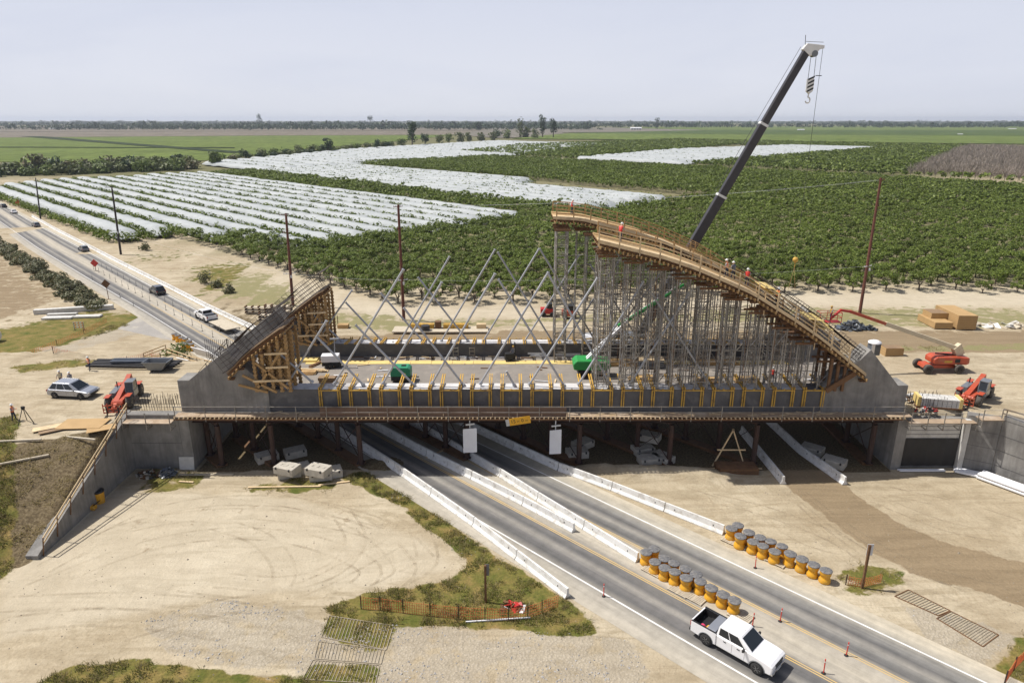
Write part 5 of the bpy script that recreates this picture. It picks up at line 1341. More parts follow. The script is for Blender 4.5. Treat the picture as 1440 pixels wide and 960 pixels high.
for (x0,x1,y0,y1),l in (((653,669,602,637),'blank white panel hanging under the bridge, left one'),((774,788,604,639),'blank white panel hanging under the bridge, narrower right one')):
    a = P(x0,y1,62.3); b_ = P(x1,y0,62.3); t = thing('hanging_panel',l,'sign',((a.x+b_.x)/2,62.4,0)); w_ = (b_.x-a.x)/2+.1
    q = MB(); q.add([(-w_,0,a.z),(w_,-.35,a.z+.25),(w_,-.35,b_.z+.15),(-w_,0,b_.z-.15),(-w_,.04,a.z),(w_,-.31,a.z+.25),(w_,-.31,b_.z+.15),(-w_,.04,b_.z-.15)],[(0,1,2,3),(7,6,5,4),(0,4,5,1),(1,5,6,2),(2,6,7,3),(3,7,4,0)]); q.build('panel','pipe_white',t)
    q = MB(); q.box(-.05,.05,0,.05,b_.z-.2,5.7); q.beam((-.4,0,b_.z+.35),(.5,-.2,b_.z+.55),.14); q.build('hanger','lamp',t)
# utility poles with wires
def upole(name,label,base,top,m,arm=True,r=.235):
    b_ = Vector(base); t_ = Vector(top); h = t_.z; t = thing(name,label,'utility pole',(b_.x,b_.y,0)); 
    q = MB(); q.cyl((0,0,-.3),(t_.x-b_.x,t_.y-b_.y,h),r*1.25,r*.85,n=10); q.build('shaft',m,t)
    if arm:
        for i,(hh,L) in enumerate(((h*.985,.8),(h*.36,1.1),(h*.80,.45))):
            q = MB(); d = Vector((.85,.5,0)); c = Vector((0,-.15,hh)); q.beam(c-d*L,c+d*L,.09,.1)
            for s in (-1,-.5,.5,1): q.cyl(c+d*L*s*.95,c+d*L*s*.95+Vector((0,0,.22)),.06,n=6)
            q.build('crossarm','insulator' if i == 1 else m,t)
        q = MB(); q.lathe((.35,-.3,h*.36-.8),[(.16,0),(.16,.5)],8); q.build('hardware','insulator',t)
    return (b_.x,b_.y,h)
tops = [upole('utility_pole','slim dark utility pole farthest left beside the highway',G(57,308),P(50,250,246.9),'pole_dark',r=.22),
        upole('utility_pole','dark leaning utility pole in front of the first net row',G(170,358),P(157,262,179),'pole_dark'),
        upole('utility_pole','reddish pole rising behind the left springing of the arch',G(412,430),(P(402,300,126.7)),'pole_red'),
        upole('utility_pole','reddish pole behind the steel hangers',G(568,450),P(560,288,117),'pole_red'),
        upole('utility_pole','reddish pole with white insulators right of the arch',G(1209,440),P(1239,250,121.7),'pole_red')]
for k,(a,b_) in enumerate(zip(tops[:-1],tops[1:])):
    for off,f_ in ((-.5,.985),(.5,.985),(0,.36)):
        A_ = Vector((a[0]+off,a[1],a[2]*f_)); B_ = Vector((b_[0]+off,b_[1],b_[2]*f_)); n = 10; L_ = (B_-A_).length
        pp = [A_.lerp(B_,i/n)-Vector((0,0,L_*.012*4*(i/n)*(1-i/n))) for i in range(n+1)]; q = MB(); q.tube(pp,.012,n=3); o = q.build('power_line','insulator'); tag(o,'thin overhead wire, %s between the %s and %s utility poles'%({-.5:'left top',.5:'right top',0:'lower'}[off],ORD[k],ORD[k+1]),'power line','overhead wires between the utility poles')
# ================================================================ blocks, debris, stores
def kblock(p, rz, sx=2.1, sy=1.0, sz=.75, label='', z=.0, m='block_concrete'):
    q = MB(); q.cb((0,0,sz/2),sx,sy,sz)
    for s in (-1,1):
        for u in (-.5,.5): q.cb((u*sx*.7,s*sy/2,sz-.1),.16,.16,.22,1)
    for u in (-.5,0,.5): q.cb((u*sx*.6,0,sz+.02),.22,.3,.05)
    tag(q.build('concrete_block',[m,'mat_dark'],loc=(p[0],p[1],z),rz=rz,bevel=.02),label,'concrete block')
B = [((405,672),'lower pale concrete block under the left sunlit stack',0,.3),((402,668),'sunlit concrete block on top of the left stack',.76,-.35),((418,668),'smaller pale block lying right of the left stack',0,.5),
     ((450,676),'lower pale concrete block under the right sunlit stack',0,.2),((446,670),'sunlit concrete block on top of the right stack',.76,-.35),((463,673),'smaller pale block lying right of the right stack',0,.4),
     ((373,650),'shaded concrete block leaning in the dark left of the stacks',0,.6),((413,644),'shaded concrete block in the dark behind the left stack',0,.5),
     ((820,632),'shaded concrete block just right of the highway',0,.7),((812,645),'half buried shaded block below its neighbour right of the highway',0,.2),
     ((915,622),'shaded concrete block on top in the group of three',.7,-.5),((905,640),'shaded concrete block at the lower left in the group of three',0,.3),((933,652),'concrete block with lit top in the group of three',0,-.9),((914,655),'low concrete block beside the lit one in the group of three',0,.2),
     ((1145,640),'shaded concrete block beyond the right haul road barrier',0,-.7),((1176,658),'concrete block right of the haul road barrier, nearest the light',0,-.7)]
for (px,py),l,z,rz in B:
    p = G(px,py,z); kblock((p.x,p.y+.6),rz,2.2,1.5,.75,l,z+.02)
def heap(name,label,cat,p,r,h,m,n=40,smin=.2,smax=.8,seed=1,flat=.06):
    rr = random.Random(seed); q = MB()
    for i in range(n):
        a = rr.uniform(0,6.28); d = rr.random()**.6; x = r[0]*d*math.cos(a); y = r[1]*d*math.sin(a); z = h*(1-d)*rr.uniform(.2,1)+.03
        q.cb((x,y,z),rr.uniform(smin,smax),rr.uniform(smin,smax)*.5,flat+rr.uniform(0,.1),rr.randrange(len(m)),rz=rr.uniform(0,3),ry=rr.uniform(-.6,.6),rx=rr.uniform(-.6,.6))
    o = q.build(name,m,loc=p); tag(o,label,cat,kind='stuff' if False else None); return o
def bundle(name,label,cat,loc,rz,L,n,r,m,rows=1,gap=2.2,box=False,w=None):
    t = thing(name,label,cat,loc,rz)
    for k in range(rows):
        for i in range(n):
            q = MB(); y = (i-(n-1)/2)*r*gap; z = r+k*r*2.05
            if box: q.box(-L/2+rnd.uniform(-.1,.1),L/2,y-r,y+r,z-r*.95,z+r*.95)
            else: q.cyl((-L/2+rnd.uniform(-.1,.1),y,z),(L/2+rnd.uniform(-.1,.1),y,z),r,n=8)
            q.build('length' if False else ('plank' if box else 'pipe_length'),m,t)
    return t
def zz(p,dz=0): return (p[0],p[1],height(p[0],p[1])+dz)
heap('debris_pile','grey tangled debris beside the abutment foot','debris',zz(G(211,668)),(1.3,.8),.7,['dark_steel','block_concrete','timber_dark'],50,.15,.6,2)
heap('debris_pile','blue grey tarp bundle right of the tangled debris','debris',zz(G(236,667)),(.8,.8),1.0,['blue_grey','grey_paint'],60,.2,.6,3)
p = G(264,660); q = MB(); q.box(-.75,.75,-.03,.03,0,1.35); o = q.build('leaning_board','pale_concrete',loc=(p.x,p.y-.1,.05)); o.rotation_euler = (-.15,0,0); tag(o,'pale square board leaning on the left abutment wall','board')
t = thing('upturned_barrel','orange black topped barrel lying against the wing wall','barrel',zz(G(141,706))); q = MB(); q.lathe((0,0,0),[(.42,0),(.45,.5),(.48,1.15)],16); q.build('drum','barrel',t); q = MB(); q.lathe((0,0,0),[(.5,1.1),(.52,1.25),(.3,1.27)],16); q.build('rim','tarp_black',t)
t = thing('plate_compactor','small yellow machine lying beside the barrel at the wing wall','machine',zz(G(127,716))); q = MB(); q.cb((0,0,.3),1.1,.5,.35,0,ry=.2); q.build('body','barrel',t,bevel=.05); q = MB(); q.beam((.3,0,.4),(1.0,.1,.9),.07); q.beam((-.5,0,.2),(-.9,.3,.1),.2); q.build('handle','black',t)
for i,((px,py),L_,rz,l) in enumerate([((290,668),5.5,.02,'long grey plank lying along the shade edge, left'),((400,685),7,.03,'thin pale plank in front of the block stacks'),((262,678),1.5,-.1,'short pale board on the sand by the tarp bundle'),((470,680),3,.25,'pale plank right of the block stacks'),((1030,660),6,0,'stack edge plank at the foot of the timber A frame'),((620,635),4,.8,'plank in the dark beside the highway')]):
    p = G(px,py); q = MB(); q.cb((0,0,.06),L_,.22,.07); tag(q.build('plank','timber_pale' if i != 0 else 'pallet',loc=zz(p,.02),rz=rz),l,'plank')
t = thing('timber_a_frame','timber A frame standing in the shade left of the haul road','frame',(G(1025,655).x,G(1025,655).y,0))
for k,(a,b_) in enumerate((((-1.7,0,0),(.1,0,4.2)),((1.6,0,0),(.0,0,4.2)),((-1.4,-.08,1.9),(1.5,-.08,1.9)))): q = MB(); q.beam(a,b_,.12); q.build('leg' if k < 2 else 'cross_bar','timber_pale',t)
t = bundle('pallet_stack','low stack of dark pallets at the foot of the A frame','pallet stack',(G(1035,662).x,G(1035,662).y,.02),0,4.0,5,.16,'timber_dark',2,box=True)
bundle('pipe_bundle','white plastic pipes lying along the right wing wall foot','pipes',(48.6,58.0,.05),math.atan2(-3.2,2.0)+.05,6.5,4,.16,'pipe_white',2)
bundle('pipe_bundle','shorter white pipes lying in the corner of the right wing wall','pipes',(46.3,61.2,.05),-.55,3.2,4,.14,'pipe_white',1)
bundle('pipe_bundle','two white pipes at the foot of the recessed right wall','pipes',(41.6,61.9,.05),0,4.6,2,.1,'pipe_white',1)
p = G(190,515,ZL); bundle('steel_beam_stack','dark steel beams stacked in the left yard beside the grey bin','steel beams',zz(p,.25),-.05,10.5,5,.13,'dark_steel',1,box=True,gap=4)
bundle('steel_beam_stack','second shorter layer of dark steel beams lying on the stacked beams','steel beams',(p.x+.8,p.y+.2,height(p.x,p.y)+.60),.03,7.0,3,.12,'blue_grey',1,box=True,gap=4)
t = thing('waste_bin','grey steel tipping bin beside the steel beams','bin',zz(G(222,521,ZL))); q = MB(); q.add([(-.8,-.6,.25),(.8,-.6,.25),(.8,.6,.25),(-.8,.6,.25),(-1.35,-.85,1.3),(1.6,-.85,1.3),(1.6,.85,1.3),(-1.35,.85,1.3),(-1.27,-.78,1.29),(1.5,-.78,1.29),(1.5,.78,1.29),(-1.27,.78,1.29),(-.75,-.55,.4),(.75,-.55,.4),(.75,.55,.4),(-.75,.55,.4)],
    [(0,3,2,1),(0,1,5,4),(1,2,6,5),(2,3,7,6),(3,0,4,7),(4,5,9,8),(5,6,10,9),(6,7,11,10),(7,4,8,11),(9,13,12,8),(10,14,13,9),(11,15,14,10),(8,12,15,11),(12,13,14,15)]); q.build('tub','grey_paint',t); q = MB(); q.box(-.6,-.4,-.55,.55,0,.25); q.box(.4,.6,-.55,.55,0,.25); q.build('skid','dark_steel',t)
for px,py,w_,l_,rz,lab,m_ in ((118,600,4.2,2.3,.05,'broad yellow plywood sheet lying at the edge of the left bank','plywood'),(78,603,3.6,1.0,.55,'narrow pale plywood sheet left of the broad one','timber_pale'),(85,607,3.4,.6,.6,'dark edged board beside the narrow plywood sheet','plyface'),(143,606,2.4,1.3,.5,'small plywood sheet against the wing wall top','plywood')):
    p = G(px,py,ZL-.2); q = MB(); q.cb((0,0,.1),w_,l_,.05); o = q.build('plywood_sheet',m_,loc=zz(p,.06),rz=rz); tag(o,lab,'plywood sheet')
for px,py,L_,rz,l in ((105,617,4.5,-.2,'pale beam lying below the plywood sheets'),(10,625,6,.12,'grey timber at the left picture edge of the bank'),(20,640,5,.5,'second grey timber lower on the bank edge')):
    p = G(px,py,ZL-.3); q = MB(); q.cb((0,0,.1),L_,.18,.14); tag(q.build('timber_beam','pallet',loc=zz(p,.04),rz=rz),l,'timber beam')
# timber crates and lumber right of the arch, behind the side road
def crate(px,py,sx,sy,sz,lab,z=0,m='plywood'):
    p = G(px,py,z); t = thing('timber_stack',lab,'timber stack',(p.x,p.y+sy/2,z+.02),-.03); q = MB(); q.box(-sx/2,sx/2,-sy/2,sy/2,.1,sz); q.build('stack',m,t)
    q = MB()
    for k in range(int(sz/.3)): q.box(-sx/2-.012,sx/2+.012,-sy/2-.012,sy/2+.012,.30+k*.3,.325+k*.3)
    tag(q.build('layer_gap','plyface',t),kind='stuff')
    q = MB()
    for u in (-.35,.35): q.box(u*sx-.06,u*sx+.06,-sy/2-.02,sy/2+.02,-.02,.1)
    q.build('bearer','timber_dark',t)
crate(1327,463,3.0,5.5,1.15,'lower left stack of tan timber sheets'); crate(1321,450,2.9,2.8,1.2,'tan timber stack set back on the left',0.9)
crate(1359,464,3.2,7.0,2.5,'tall right stack of tan timber sheets')
crate(1257,503,2.2,1.3,1.2,'small open brown timber box near the portable toilet',z=5.9)
heap('debris_pile','white boards and sheets scattered right of the timber stacks','debris',zz(G(1410,458)),(6,1.6),.35,['pale_concrete','pallet','pallet','pipe_white'],34,.6,2.2,5)
heap('tarp_heap','dark blue tarped heap left of the toilet, behind the arch end','heap',zz(G(1198,463)),(2.6,1.2),1.9,['blue_grey','grey_paint','tarp_black'],150,.5,1.5,6,.10); heap('tarp_heap','small dark tarped heap right of the larger one','heap',zz(G(1224,464)),(1.1,.8),.9,['blue_grey','tarp_black'],50,.4,.9,7,.05)
t = thing('portable_toilet','white roofed dark blue portable toilet behind the right end block','portable toilet',zz(G(1229,489,ZR))); q = MB(); q.box(-.58,.58,-.58,.58,0,2.05); q.build('cabin','blue_grey',t,bevel=.04); q = MB(); q.box(-.60,-.2,-.60,-.583,.1,2.0); q.build('door','pipe_white',t); q = MB(); q.lathe((0,0,0),[(.84,2.05),(.8,2.2),(.45,2.36)],8); q.build('roof','pipe_white',t)
# lumber and trestles behind the bridge
p = G(620,466); t = thing('storage_flat','long low flat with stacked yellow beams and coils behind the hangers','storage flat',(p.x,p.y,0),0)
q = MB(); q.box(-8,8,-1.6,1.6,.25,.45); q.build('platform','pallet',t); q = MB()
for x in np.linspace(-7.5,7.5,9): q.box(x,x+.2,-1.5,1.5,0,.25)
q.build('bearer','timber_dark',t)
for nm,x0,x1,m_ in (('beam_bundle',-5.2,-1.2,'form_yellow'),('beam_bundle',.4,4.6,'form_yellow'),('crate',6,7.6,'timber_pale')):
    q = MB()
    for k in range(4): q.box(x0,x1,.2+k*.28,.2+k*.28+.22,.46,1.15)
    q.build(nm,m_,t)
q = MB(); q.lathe((-2.5,-.7,0),[(.7,.46),(.75,.8),(.7,1.3)],14); q.build('coil','dark_steel',t); q = MB(); q.box(-1,0,.2,1.2,.46,1.6); q.build('pump','timber_dark',t)
for i,(px,py,m_,l) in enumerate(((770,444,'red','dark red machine behind the left edge of the tall scaffolding'),(800,447,'orange','orange and black machine half hidden by the tall scaffolding'))):
    p = G(px,py); t = thing('site_machine',l,'machine',(p.x,p.y,0)); q = MB(); q.box(-1.3,1.3,-.8,.8,.5,1.5); q.build('hood',m_,t,bevel=.08); q = MB(); q.box(-.2,.8,-.7,.7,1.5,2.4); q.build('cab','black',t)
    for s in (-1,1):
        for x in (-.8,.8): wheel(t,x,s*.8,.45,.3,s,'timber_dark')
for k,(px,py) in enumerate(((365,441),(392,439),(385,452),(420,446),(435,455))):
    p = G(px,py); t = thing('trestle_stack','stack of pale steel edged trestles behind the left springing, %s from the highway'%ORD[k],'trestle stack',(p.x,p.y,0),-.05)
    for lv in range(3):
        q = MB(); q.box(-2.6,2.6,-.5,.5,.15+lv*.5,.27+lv*.5)
        for x in np.linspace(-2.5,2.4,5): q.box(x,x+.12,-.5,.5,.27+lv*.5,.5+lv*.5,1)
        q.build('frame_layer',['pallet','timber_dark'],t)
p = G(483,461); t = thing('timber_box','low pale timber box with upright post beside the hangers','box',(p.x,p.y,0)); q = MB(); q.box(-.9,.9,-.6,.6,0,.7); q.build('box','plywood',t); q = MB(); q.beam((-.9,0,0),(-.9,0,2.2),.1); q.build('post','timber_dark',t)
# white form panels by the barrels, left
for (px,py),w_,h_,rz,l in (((262,505),2.2,1.6,-.5,'upright stained white panel beside the timber rail'),((285,489),3.6,1.4,-.55,'white panel lying behind the front left end block, upper'),((298,500),2.2,.9,-.4,'white panel lying behind the front left end block, lower')):
    p = G(px,py+12,4.6); q = MB(); q.cb((0,0,h_/2),w_,.08,h_,0,rx=.5); tag(q.build('white_form_sheet','pipe_white',loc=(p.x,p.y,4.4),rz=rz),l,'panel')
# posts with signs and orange mesh fencing
def signpost(px,py,h,label,back='grey_paint',w_=.35):
    p = G(px,py); t = thing('sign_post',label,'sign post',zz(p,-.1)); q = MB(); q.box(-.08,.08,-.08,.08,0,h); q.build('post','timber_dark',t); q = MB(); q.box(-w_/2+.1,w_/2+.16,.09,.12,h-.95,h+.02); q.build('sign_plate',back,t)
signpost(683,846,3.3,'dark wooden sign post in the dry grass beside the orange mesh fence','grey_paint',.25); signpost(1212,827,3.9,'wooden sign post with pale plate beside the haul road','insulator',.4)
def netfence(pts,h,label,ground=None,sp=2.4,dens=.16):
    t = thing('mesh_fence',label,'fence',(0,0,0)); pts = [Vector(zz(p)) for p in pts]; q = MB()
    for a,b_ in zip(pts[:-1],pts[1:]):
        n = max(2,int((b_-a).length/dens)); d = (b_-a)
        for k in range(n+1):
            p = a.lerp(b_,k/n); sag = .1*math.sin(k*.9)+.05*math.sin(k*2.3); q.beam((p.x,p.y,p.z+.02),(p.x+.04,p.y,p.z+h+sag),.034,.014)
        for lv in np.linspace(.05,1,5):
            q.beam((a.x,a.y,a.z+h*lv),(b_.x,b_.y,b_.z+h*lv),.012,.018)
        o = MB(); o.beam((a.x,a.y,a.z),(a.x,a.y,a.z+h+.2),.06); o.build('post','rust',t)
    q.build('orange_mesh','net_orange',t)
netfence([G(*p) for p in [(508,856),(535,858),(567,862),(605,866),(645,870),(682,872),(715,872),(742,869),(762,862),(784,853)]],1.0,'sagging orange plastic mesh fence across the dry grass island')
netfence([G(*p) for p in [(1189,822),(1212,826),(1238,820)]],.75,'short orange mesh fence around the foot of the right sign post')
netfence([G(*p) for p in [(1412,962),(1425,942),(1445,922)]],.9,'orange mesh fence at the lower right picture corner')
netfence([G(*p,5) for p in [(225,497),(212,499)]],.8,'scrap of orange mesh fence beside the timber rail')
heap('scrap_pile','tangled red and white stakes on the grass beside the sign post','scrap',zz(G(722,853)),(.8,.5),.3,['sign_red','red','pipe_white','timber_dark','timber_dark'],30,.05,.9,9,.02)
q = MB(); q.beam((0,0,.05),(4.6,.4,.08),.08); tag(q.build('thin_pipe','pipe_white',loc=zz(G(655,875),.02)),'thin white pipe lying along the foot of the orange fence','pipe')
# rumble plates set in the tracks
mat('sand_wood',(.38,.33,.245),(.26,.22,.16),1.5,.9,world=True)
def rplate(pxs,label,n=16,m='rust',bar='timber_dark',w_=.07):
    A_,B_,C_,D_ = [Vector(zz(G(*p),.02)) for p in pxs]; t = thing('rumble_plate',label,'rumble plate',(0,0,0))
    q = MB()
    for k in range(n+1): q.beam(A_.lerp(B_,k/n),D_.lerp(C_,k/n),w_,.05)
    tag(q.build('rib',m,t),kind='stuff'); 
    for a,b_ in ((A_,D_),(B_,C_),(A_,B_),(D_,C_)): q = MB(); q.beam(a,b_,w_*1.2,.07); q.build('edge_bar',bar,t)
mat('old_wood',(.36,.31,.23),(.20,.17,.12),1.5,.9,world=True)
rplate([(1258,839),(1319,866),(1336,859),(1277,830)],'upper rusted rumble plate at the mouth of the haul road',14,'old_wood','timber_dark',.05); rplate([(1317,870),(1382,909),(1404,893),(1337,860)],'lower rusted rumble plate at the mouth of the haul road',18,'old_wood','timber_dark',.05)
mat('old_wood',(.36,.31,.23),(.20,.17,.12),1.5,.9,world=True)
for rows in ([(463,866),(553,880),(543,914),(452,896)],[(448,902),(541,914),(536,934),(442,926)],[(440,928),(534,936),(528,962),(425,955)]):
    rplate([rows[0],rows[1],rows[2],rows[3]],'sand filled rumble plate in the track by the grass, %s from the orange fence'%['first','second','third'][[863,902,928].index(rows[0][1]) if rows[0][1] in (863,902,928) else 0],20,'sand_wood','sand_wood',.04)
# ================================================================ people
def body_mesh(seed, lean=0.0, arms=((.28,.0,-.45),(.28,.0,-.45)), step=.12, fore=(0.02,.05)):
    """one continuous figure grown from a jointed skeleton; x forward, z up"""
    J = {'pelvis':(0,0,.95),'waist':(0,0,1.10),'chest':(.02+lean*.2,0,1.34),'neck':(.02+lean*.35,0,1.50),'head':(.05+lean*.45,0,1.62),'crown':(.04+lean*.5,0,1.73)}
    R = {'pelvis':.15,'waist':.135,'chest':.165,'neck':.065,'head':.098,'crown':.085}
    E = [('pelvis','waist'),('waist','chest'),('chest','neck'),('neck','head'),('head','crown')]
    for i,s in enumerate((-1,1)):
        n = 'lr'[i]; a = arms[i]
        J['sh'+n] = (.0+lean*.25,s*.19,1.42); J['el'+n] = (a[0]*.3+lean*.2,s*.27,1.14); J['wr'+n] = (a[0],s*(.27-a[1]),1.14+a[2]*.5+fore[0]); J['ha'+n] = (a[0]+fore[1],s*(.26-a[1]),1.10+a[2]*.6+fore[0])
        R['sh'+n] = .075; R['el'+n] = .052; R['wr'+n] = .036; R['ha'+n] = .043
        E += [('chest','sh'+n),('sh'+n,'el'+n),('el'+n,'wr'+n),('wr'+n,'ha'+n)]
        J['hp'+n] = (0,s*.10,.88); J['kn'+n] = (.03+s*step*.5,s*.12,.50); J['an'+n] = (s*step,s*.13,.09); J['to'+n] = (s*step+.17,s*.15,.045)
        R['hp'+n] = .105; R['kn'+n] = .068; R['an'+n] = .050; R['to'+n] = .045
        E += [('pelvis','hp'+n),('hp'+n,'kn'+n),('kn'+n,'an'+n),('an'+n,'to'+n)]
    ks = list(J); me = bpy.data.meshes.new('person_skeleton'); me.from_pydata([J[k] for k in ks],[(ks.index(a),ks.index(b)) for a,b in E],[])
    o = bpy.data.objects.new('person_tmp',me); COL.objects.link(o); sk_ = o.modifiers.new('s','SKIN'); o.modifiers.new('u','SUBSURF').levels = 1
    for k,v in zip(ks, me.skin_vertices[0].data): v.radius = (R[k],R[k]*(1.15 if k in ('chest','waist','pelvis') else 1)); v.use_root = (k == 'pelvis')
    dg = bpy.context.evaluated_depsgraph_get(); nm = bpy.data.meshes.new_from_object(o.evaluated_get(dg)); bpy.data.objects.remove(o)
    nm.materials.clear()
    return nm, J
def person(name_label, loc, rz, top='vest', trousers='denim', hat='helmet', arms=((.28,.0,-.45),(.28,.0,-.45)), lean=0.0, step=.12, z=None):
    t = thing('person', name_label, 'person', loc, rz); me,J = body_mesh(1,lean,arms,step)
    for q_ in ('skin',top,trousers,'shirt','black'): me.materials.append(MAT[q_])
    for p in me.polygons:
        c = p.center; p.use_smooth = True
        if c.z > 1.50: k = 0
        elif c.z < .10: k = 4
        elif c.z < .98 and abs(c.y) < .22: k = 2
        elif abs(c.y) > .215: k = 3 if (c.x-0)**2+(c.z-1.3)**2 < .07 else 0
        else: k = 1
        p.material_index = k
    o = bpy.data.objects.new('body', me); COL.objects.link(o); o.parent = t
    h = Vector(J['crown']); q = MB(); q.sph((h.x,h.y,h.z-.02),(.135,.115,.11),12,7); q.lathe((h.x+.03,h.y,h.z-.05),[(.155,0),(.15,.015)],14); q.build('helmet',hat,t)
    q = MB(); q.sph((h.x+.095,h.y,h.z-.13),(.02,.016,.022),6,4); q.build('nose','skin',t)
    q = MB()
    for s in (-1,1): q.sph((h.x+.085,s*.035,h.z-.095),(.012,.014,.010),6,4)
    q.build('eyes','black',t)
    if top == 'vest':
        for zz_ in (1.12,1.3): q = MB(); q.lathe((0.01+lean*.12,0,zz_),[(.178,0),(.178,.045)],14); q.build('reflective_band','lamp',t)
    return t
def onyard(px,py,z=ZL): p = G(px,py,z); return (p.x,p.y,height(p.x,p.y))
person('surveyor in orange vest and white helmet facing the tripod at the left', onyard(20,590), .15, arms=((.32,.05,.1),(.32,.05,.05)))
person('worker in orange vest standing between the car and the steel beams', onyard(127,521), -1.9, arms=((.2,.02,-.2),(.2,.02,-.2)))
person('worker in tan shirt and white helmet standing behind the silver car, left one', onyard(87,541), -1.5, top='cream')
person('worker in pale shirt and white helmet behind the silver car, right one', onyard(101,543), -1.7, top='shirt')
# survey tripod
p = onyard(37,594); t = thing('survey_tripod','black survey tripod with its instrument in the left yard','tripod',p)
for a in (0,2.1,4.2): q = MB(); q.beam((.1*math.cos(a),.1*math.sin(a),1.5),(.75*math.cos(a),.75*math.sin(a),0),.06,.05); q.build('leg','black',t)
q = MB(); q.lathe((0,0,1.48),[(.14,0),(.14,.05)],10); q.cb((0,0,1.66),.26,.2,.26); q.cyl((0,0,1.7),(.22,0,1.72),.05,n=8); q.build('instrument','black',t)
# people on the structure
def onarch(px,py,Y): p = P(px,py,Y); return (p.x,Y,zarch(p.x)+.07)
for px,py,Y,l,tp,rz in ((804,300,78.6,'worker in red shirt near the free end of the back arch form','sign_red',0),(872,337,64.4,'worker in red crouched near the free end of the front arch form','sign_red',1),(1022,384,64.6,'worker in orange halfway down the front arch form','vest',2.5),(1031,388,65.6,'worker in blue halfway down the front arch form','blue_grey',2.0),(1050,398,64.4,'worker in red below the pair on the front arch form','sign_red',1.2),(1092,425,65.0,'worker in orange below the smaller plywood landing','vest',.6)):
    person(l, onarch(px,py,Y), rz, top=tp, lean=.5 if 'crouch' in l else .15)
def ondeck(px,py,z=ZD): p = G(px,py,z); return (p.x,p.y,z)
person('worker in dark clothes standing on the deck beside the small forklift', ondeck(722,506), 2.2, top='shirt', trousers='black', hat='form_yellow')
person('worker in orange on the deck near the left springing', ondeck(454,497), -.5, top='vest')
person('worker in dark clothes leaning over the back girder', ondeck(553,499), 1.5, top='blue_grey', trousers='black')
person('worker in orange vest among the right scaffold feet', ondeck(1085,538,ZD), 1, top='sign_red')
# ================================================================ machines
def tyre(t, x, y, r, w, s, rimm='orange', ty='dusty_rubber'): wheel(t,x,y,r,w,s,rimm,ty)
def telehandler(name_label, p, rz, boomang=.10, ext=1.0, col='orange'):
    t = thing('telehandler', name_label, 'telehandler', p, rz)
    q = MB(); q.ext([(-2.6,.75),(-2.4,.55),(2.2,.55),(2.5,.8),(2.3,1.05),(-1.2,1.1),(-1.6,1.5),(-2.6,1.45)],'y',-.55,.55); q.build('chassis',col,t,bevel=.04)
    for s in (-1,1):
        for x in (-1.75,1.75): tyre(t,x,s*.98,.66,.44,s,'cream')
        q = MB(); q.box(-2.25,-1.2,s*.98-.25,s*.98+.25,1.38,1.43); q.box(1.25,2.25,s*.98-.25,s*.98+.25,1.38,1.43); q.build('mudguard',col,t)
    # cab on the left of the machine
    q = MB(); q.box(-.75,.65,.35,1.15,.7,1.35); q.build('cab_base','grey_paint',t,bevel=.03)
    q = MB(); q.ext([(-.72,1.36),(.62,1.36),(.45,2.25),(-.62,2.25)],'y',.38,1.12); q.build('cab_window','glass',t)
    q = MB()
    for x0,x1 in ((-.72,-.62),(.62,.45)):
        for y in (.38,1.12): q.beam((x0,y,1.36),(x1,y,2.26),.07)
    q.box(-.72,.52,.34,1.16,2.26,2.34); q.build('cab_frame','grey_paint',t)
    q = MB(); q.box(-1.2,.8,-1.15,-.5,.75,1.4); q.build('engine_cover','grey_paint',t,bevel=.06); q = MB(); q.cyl((-.9,-.85,1.4),(-.9,-.85,2.0),.06,n=8); q.build('exhaust','black',t)
    b0 = Vector((-2.3,-.12,1.75)); d = Vector((math.cos(boomang),0,-math.sin(boomang))); L1 = 4.6
    q = MB(); q.beam(b0-d*.5,b0+d*L1,.48,.60); q.build('boom',col,t,bevel=.02)
    q = MB(); q.beam(b0+d*L1*.9,b0+d*(L1+ext),.32,.40); q.build('inner_boom',col,t,bevel=.02)
    q = MB(); q.beam((-.3,-.12,.95),b0+d*2.2-Vector((0,0,.2)),.12); q.build('lift_ram','chrome',t)
    e = b0+d*(L1+ext); q = MB(); q.beam(e,(e.x+.25,e.y,.55),.3,.3); q.build('gooseneck',col,t)
    q = MB()
    for zz_ in (.25,.6,1.0): q.box(e.x+.32,e.x+.40,-1.0,.8,zz_,zz_+.09)
    for y in (-1.0,-.6,-.1,.4,.74): q.box(e.x+.30,e.x+.38,y,y+.07,.2,1.25)
    q.build('fork_carriage',col,t)
    for y in (-.7,.35): q = MB(); q.box(e.x+.42,e.x+.47,y,y+.12,.1,.8); q.box(e.x+.42,e.x+1.6,y,y+.12,.08,.13); q.build('fork','black',t)
    return t
a = G(190,548,ZL); b_ = G(148,588,ZL); c = (a+b_)/2; rz = math.atan2(b_.y-a.y,b_.x-a.x); telehandler('red telehandler with lowered forks parked in the left yard', (c.x+.3,c.y+.4,height(c.x,c.y)), rz+.08, .22, .9, 'orange')
a = G(1392,542,ZR); b_ = G(1342,582,ZR); c = (a+b_)/2; rz = math.atan2(b_.y-a.y,b_.x-a.x); telehandler('orange telehandler facing the block pallet on the right yard', (c.x,c.y,height(c.x,c.y)), rz, .20, .4, 'orange')
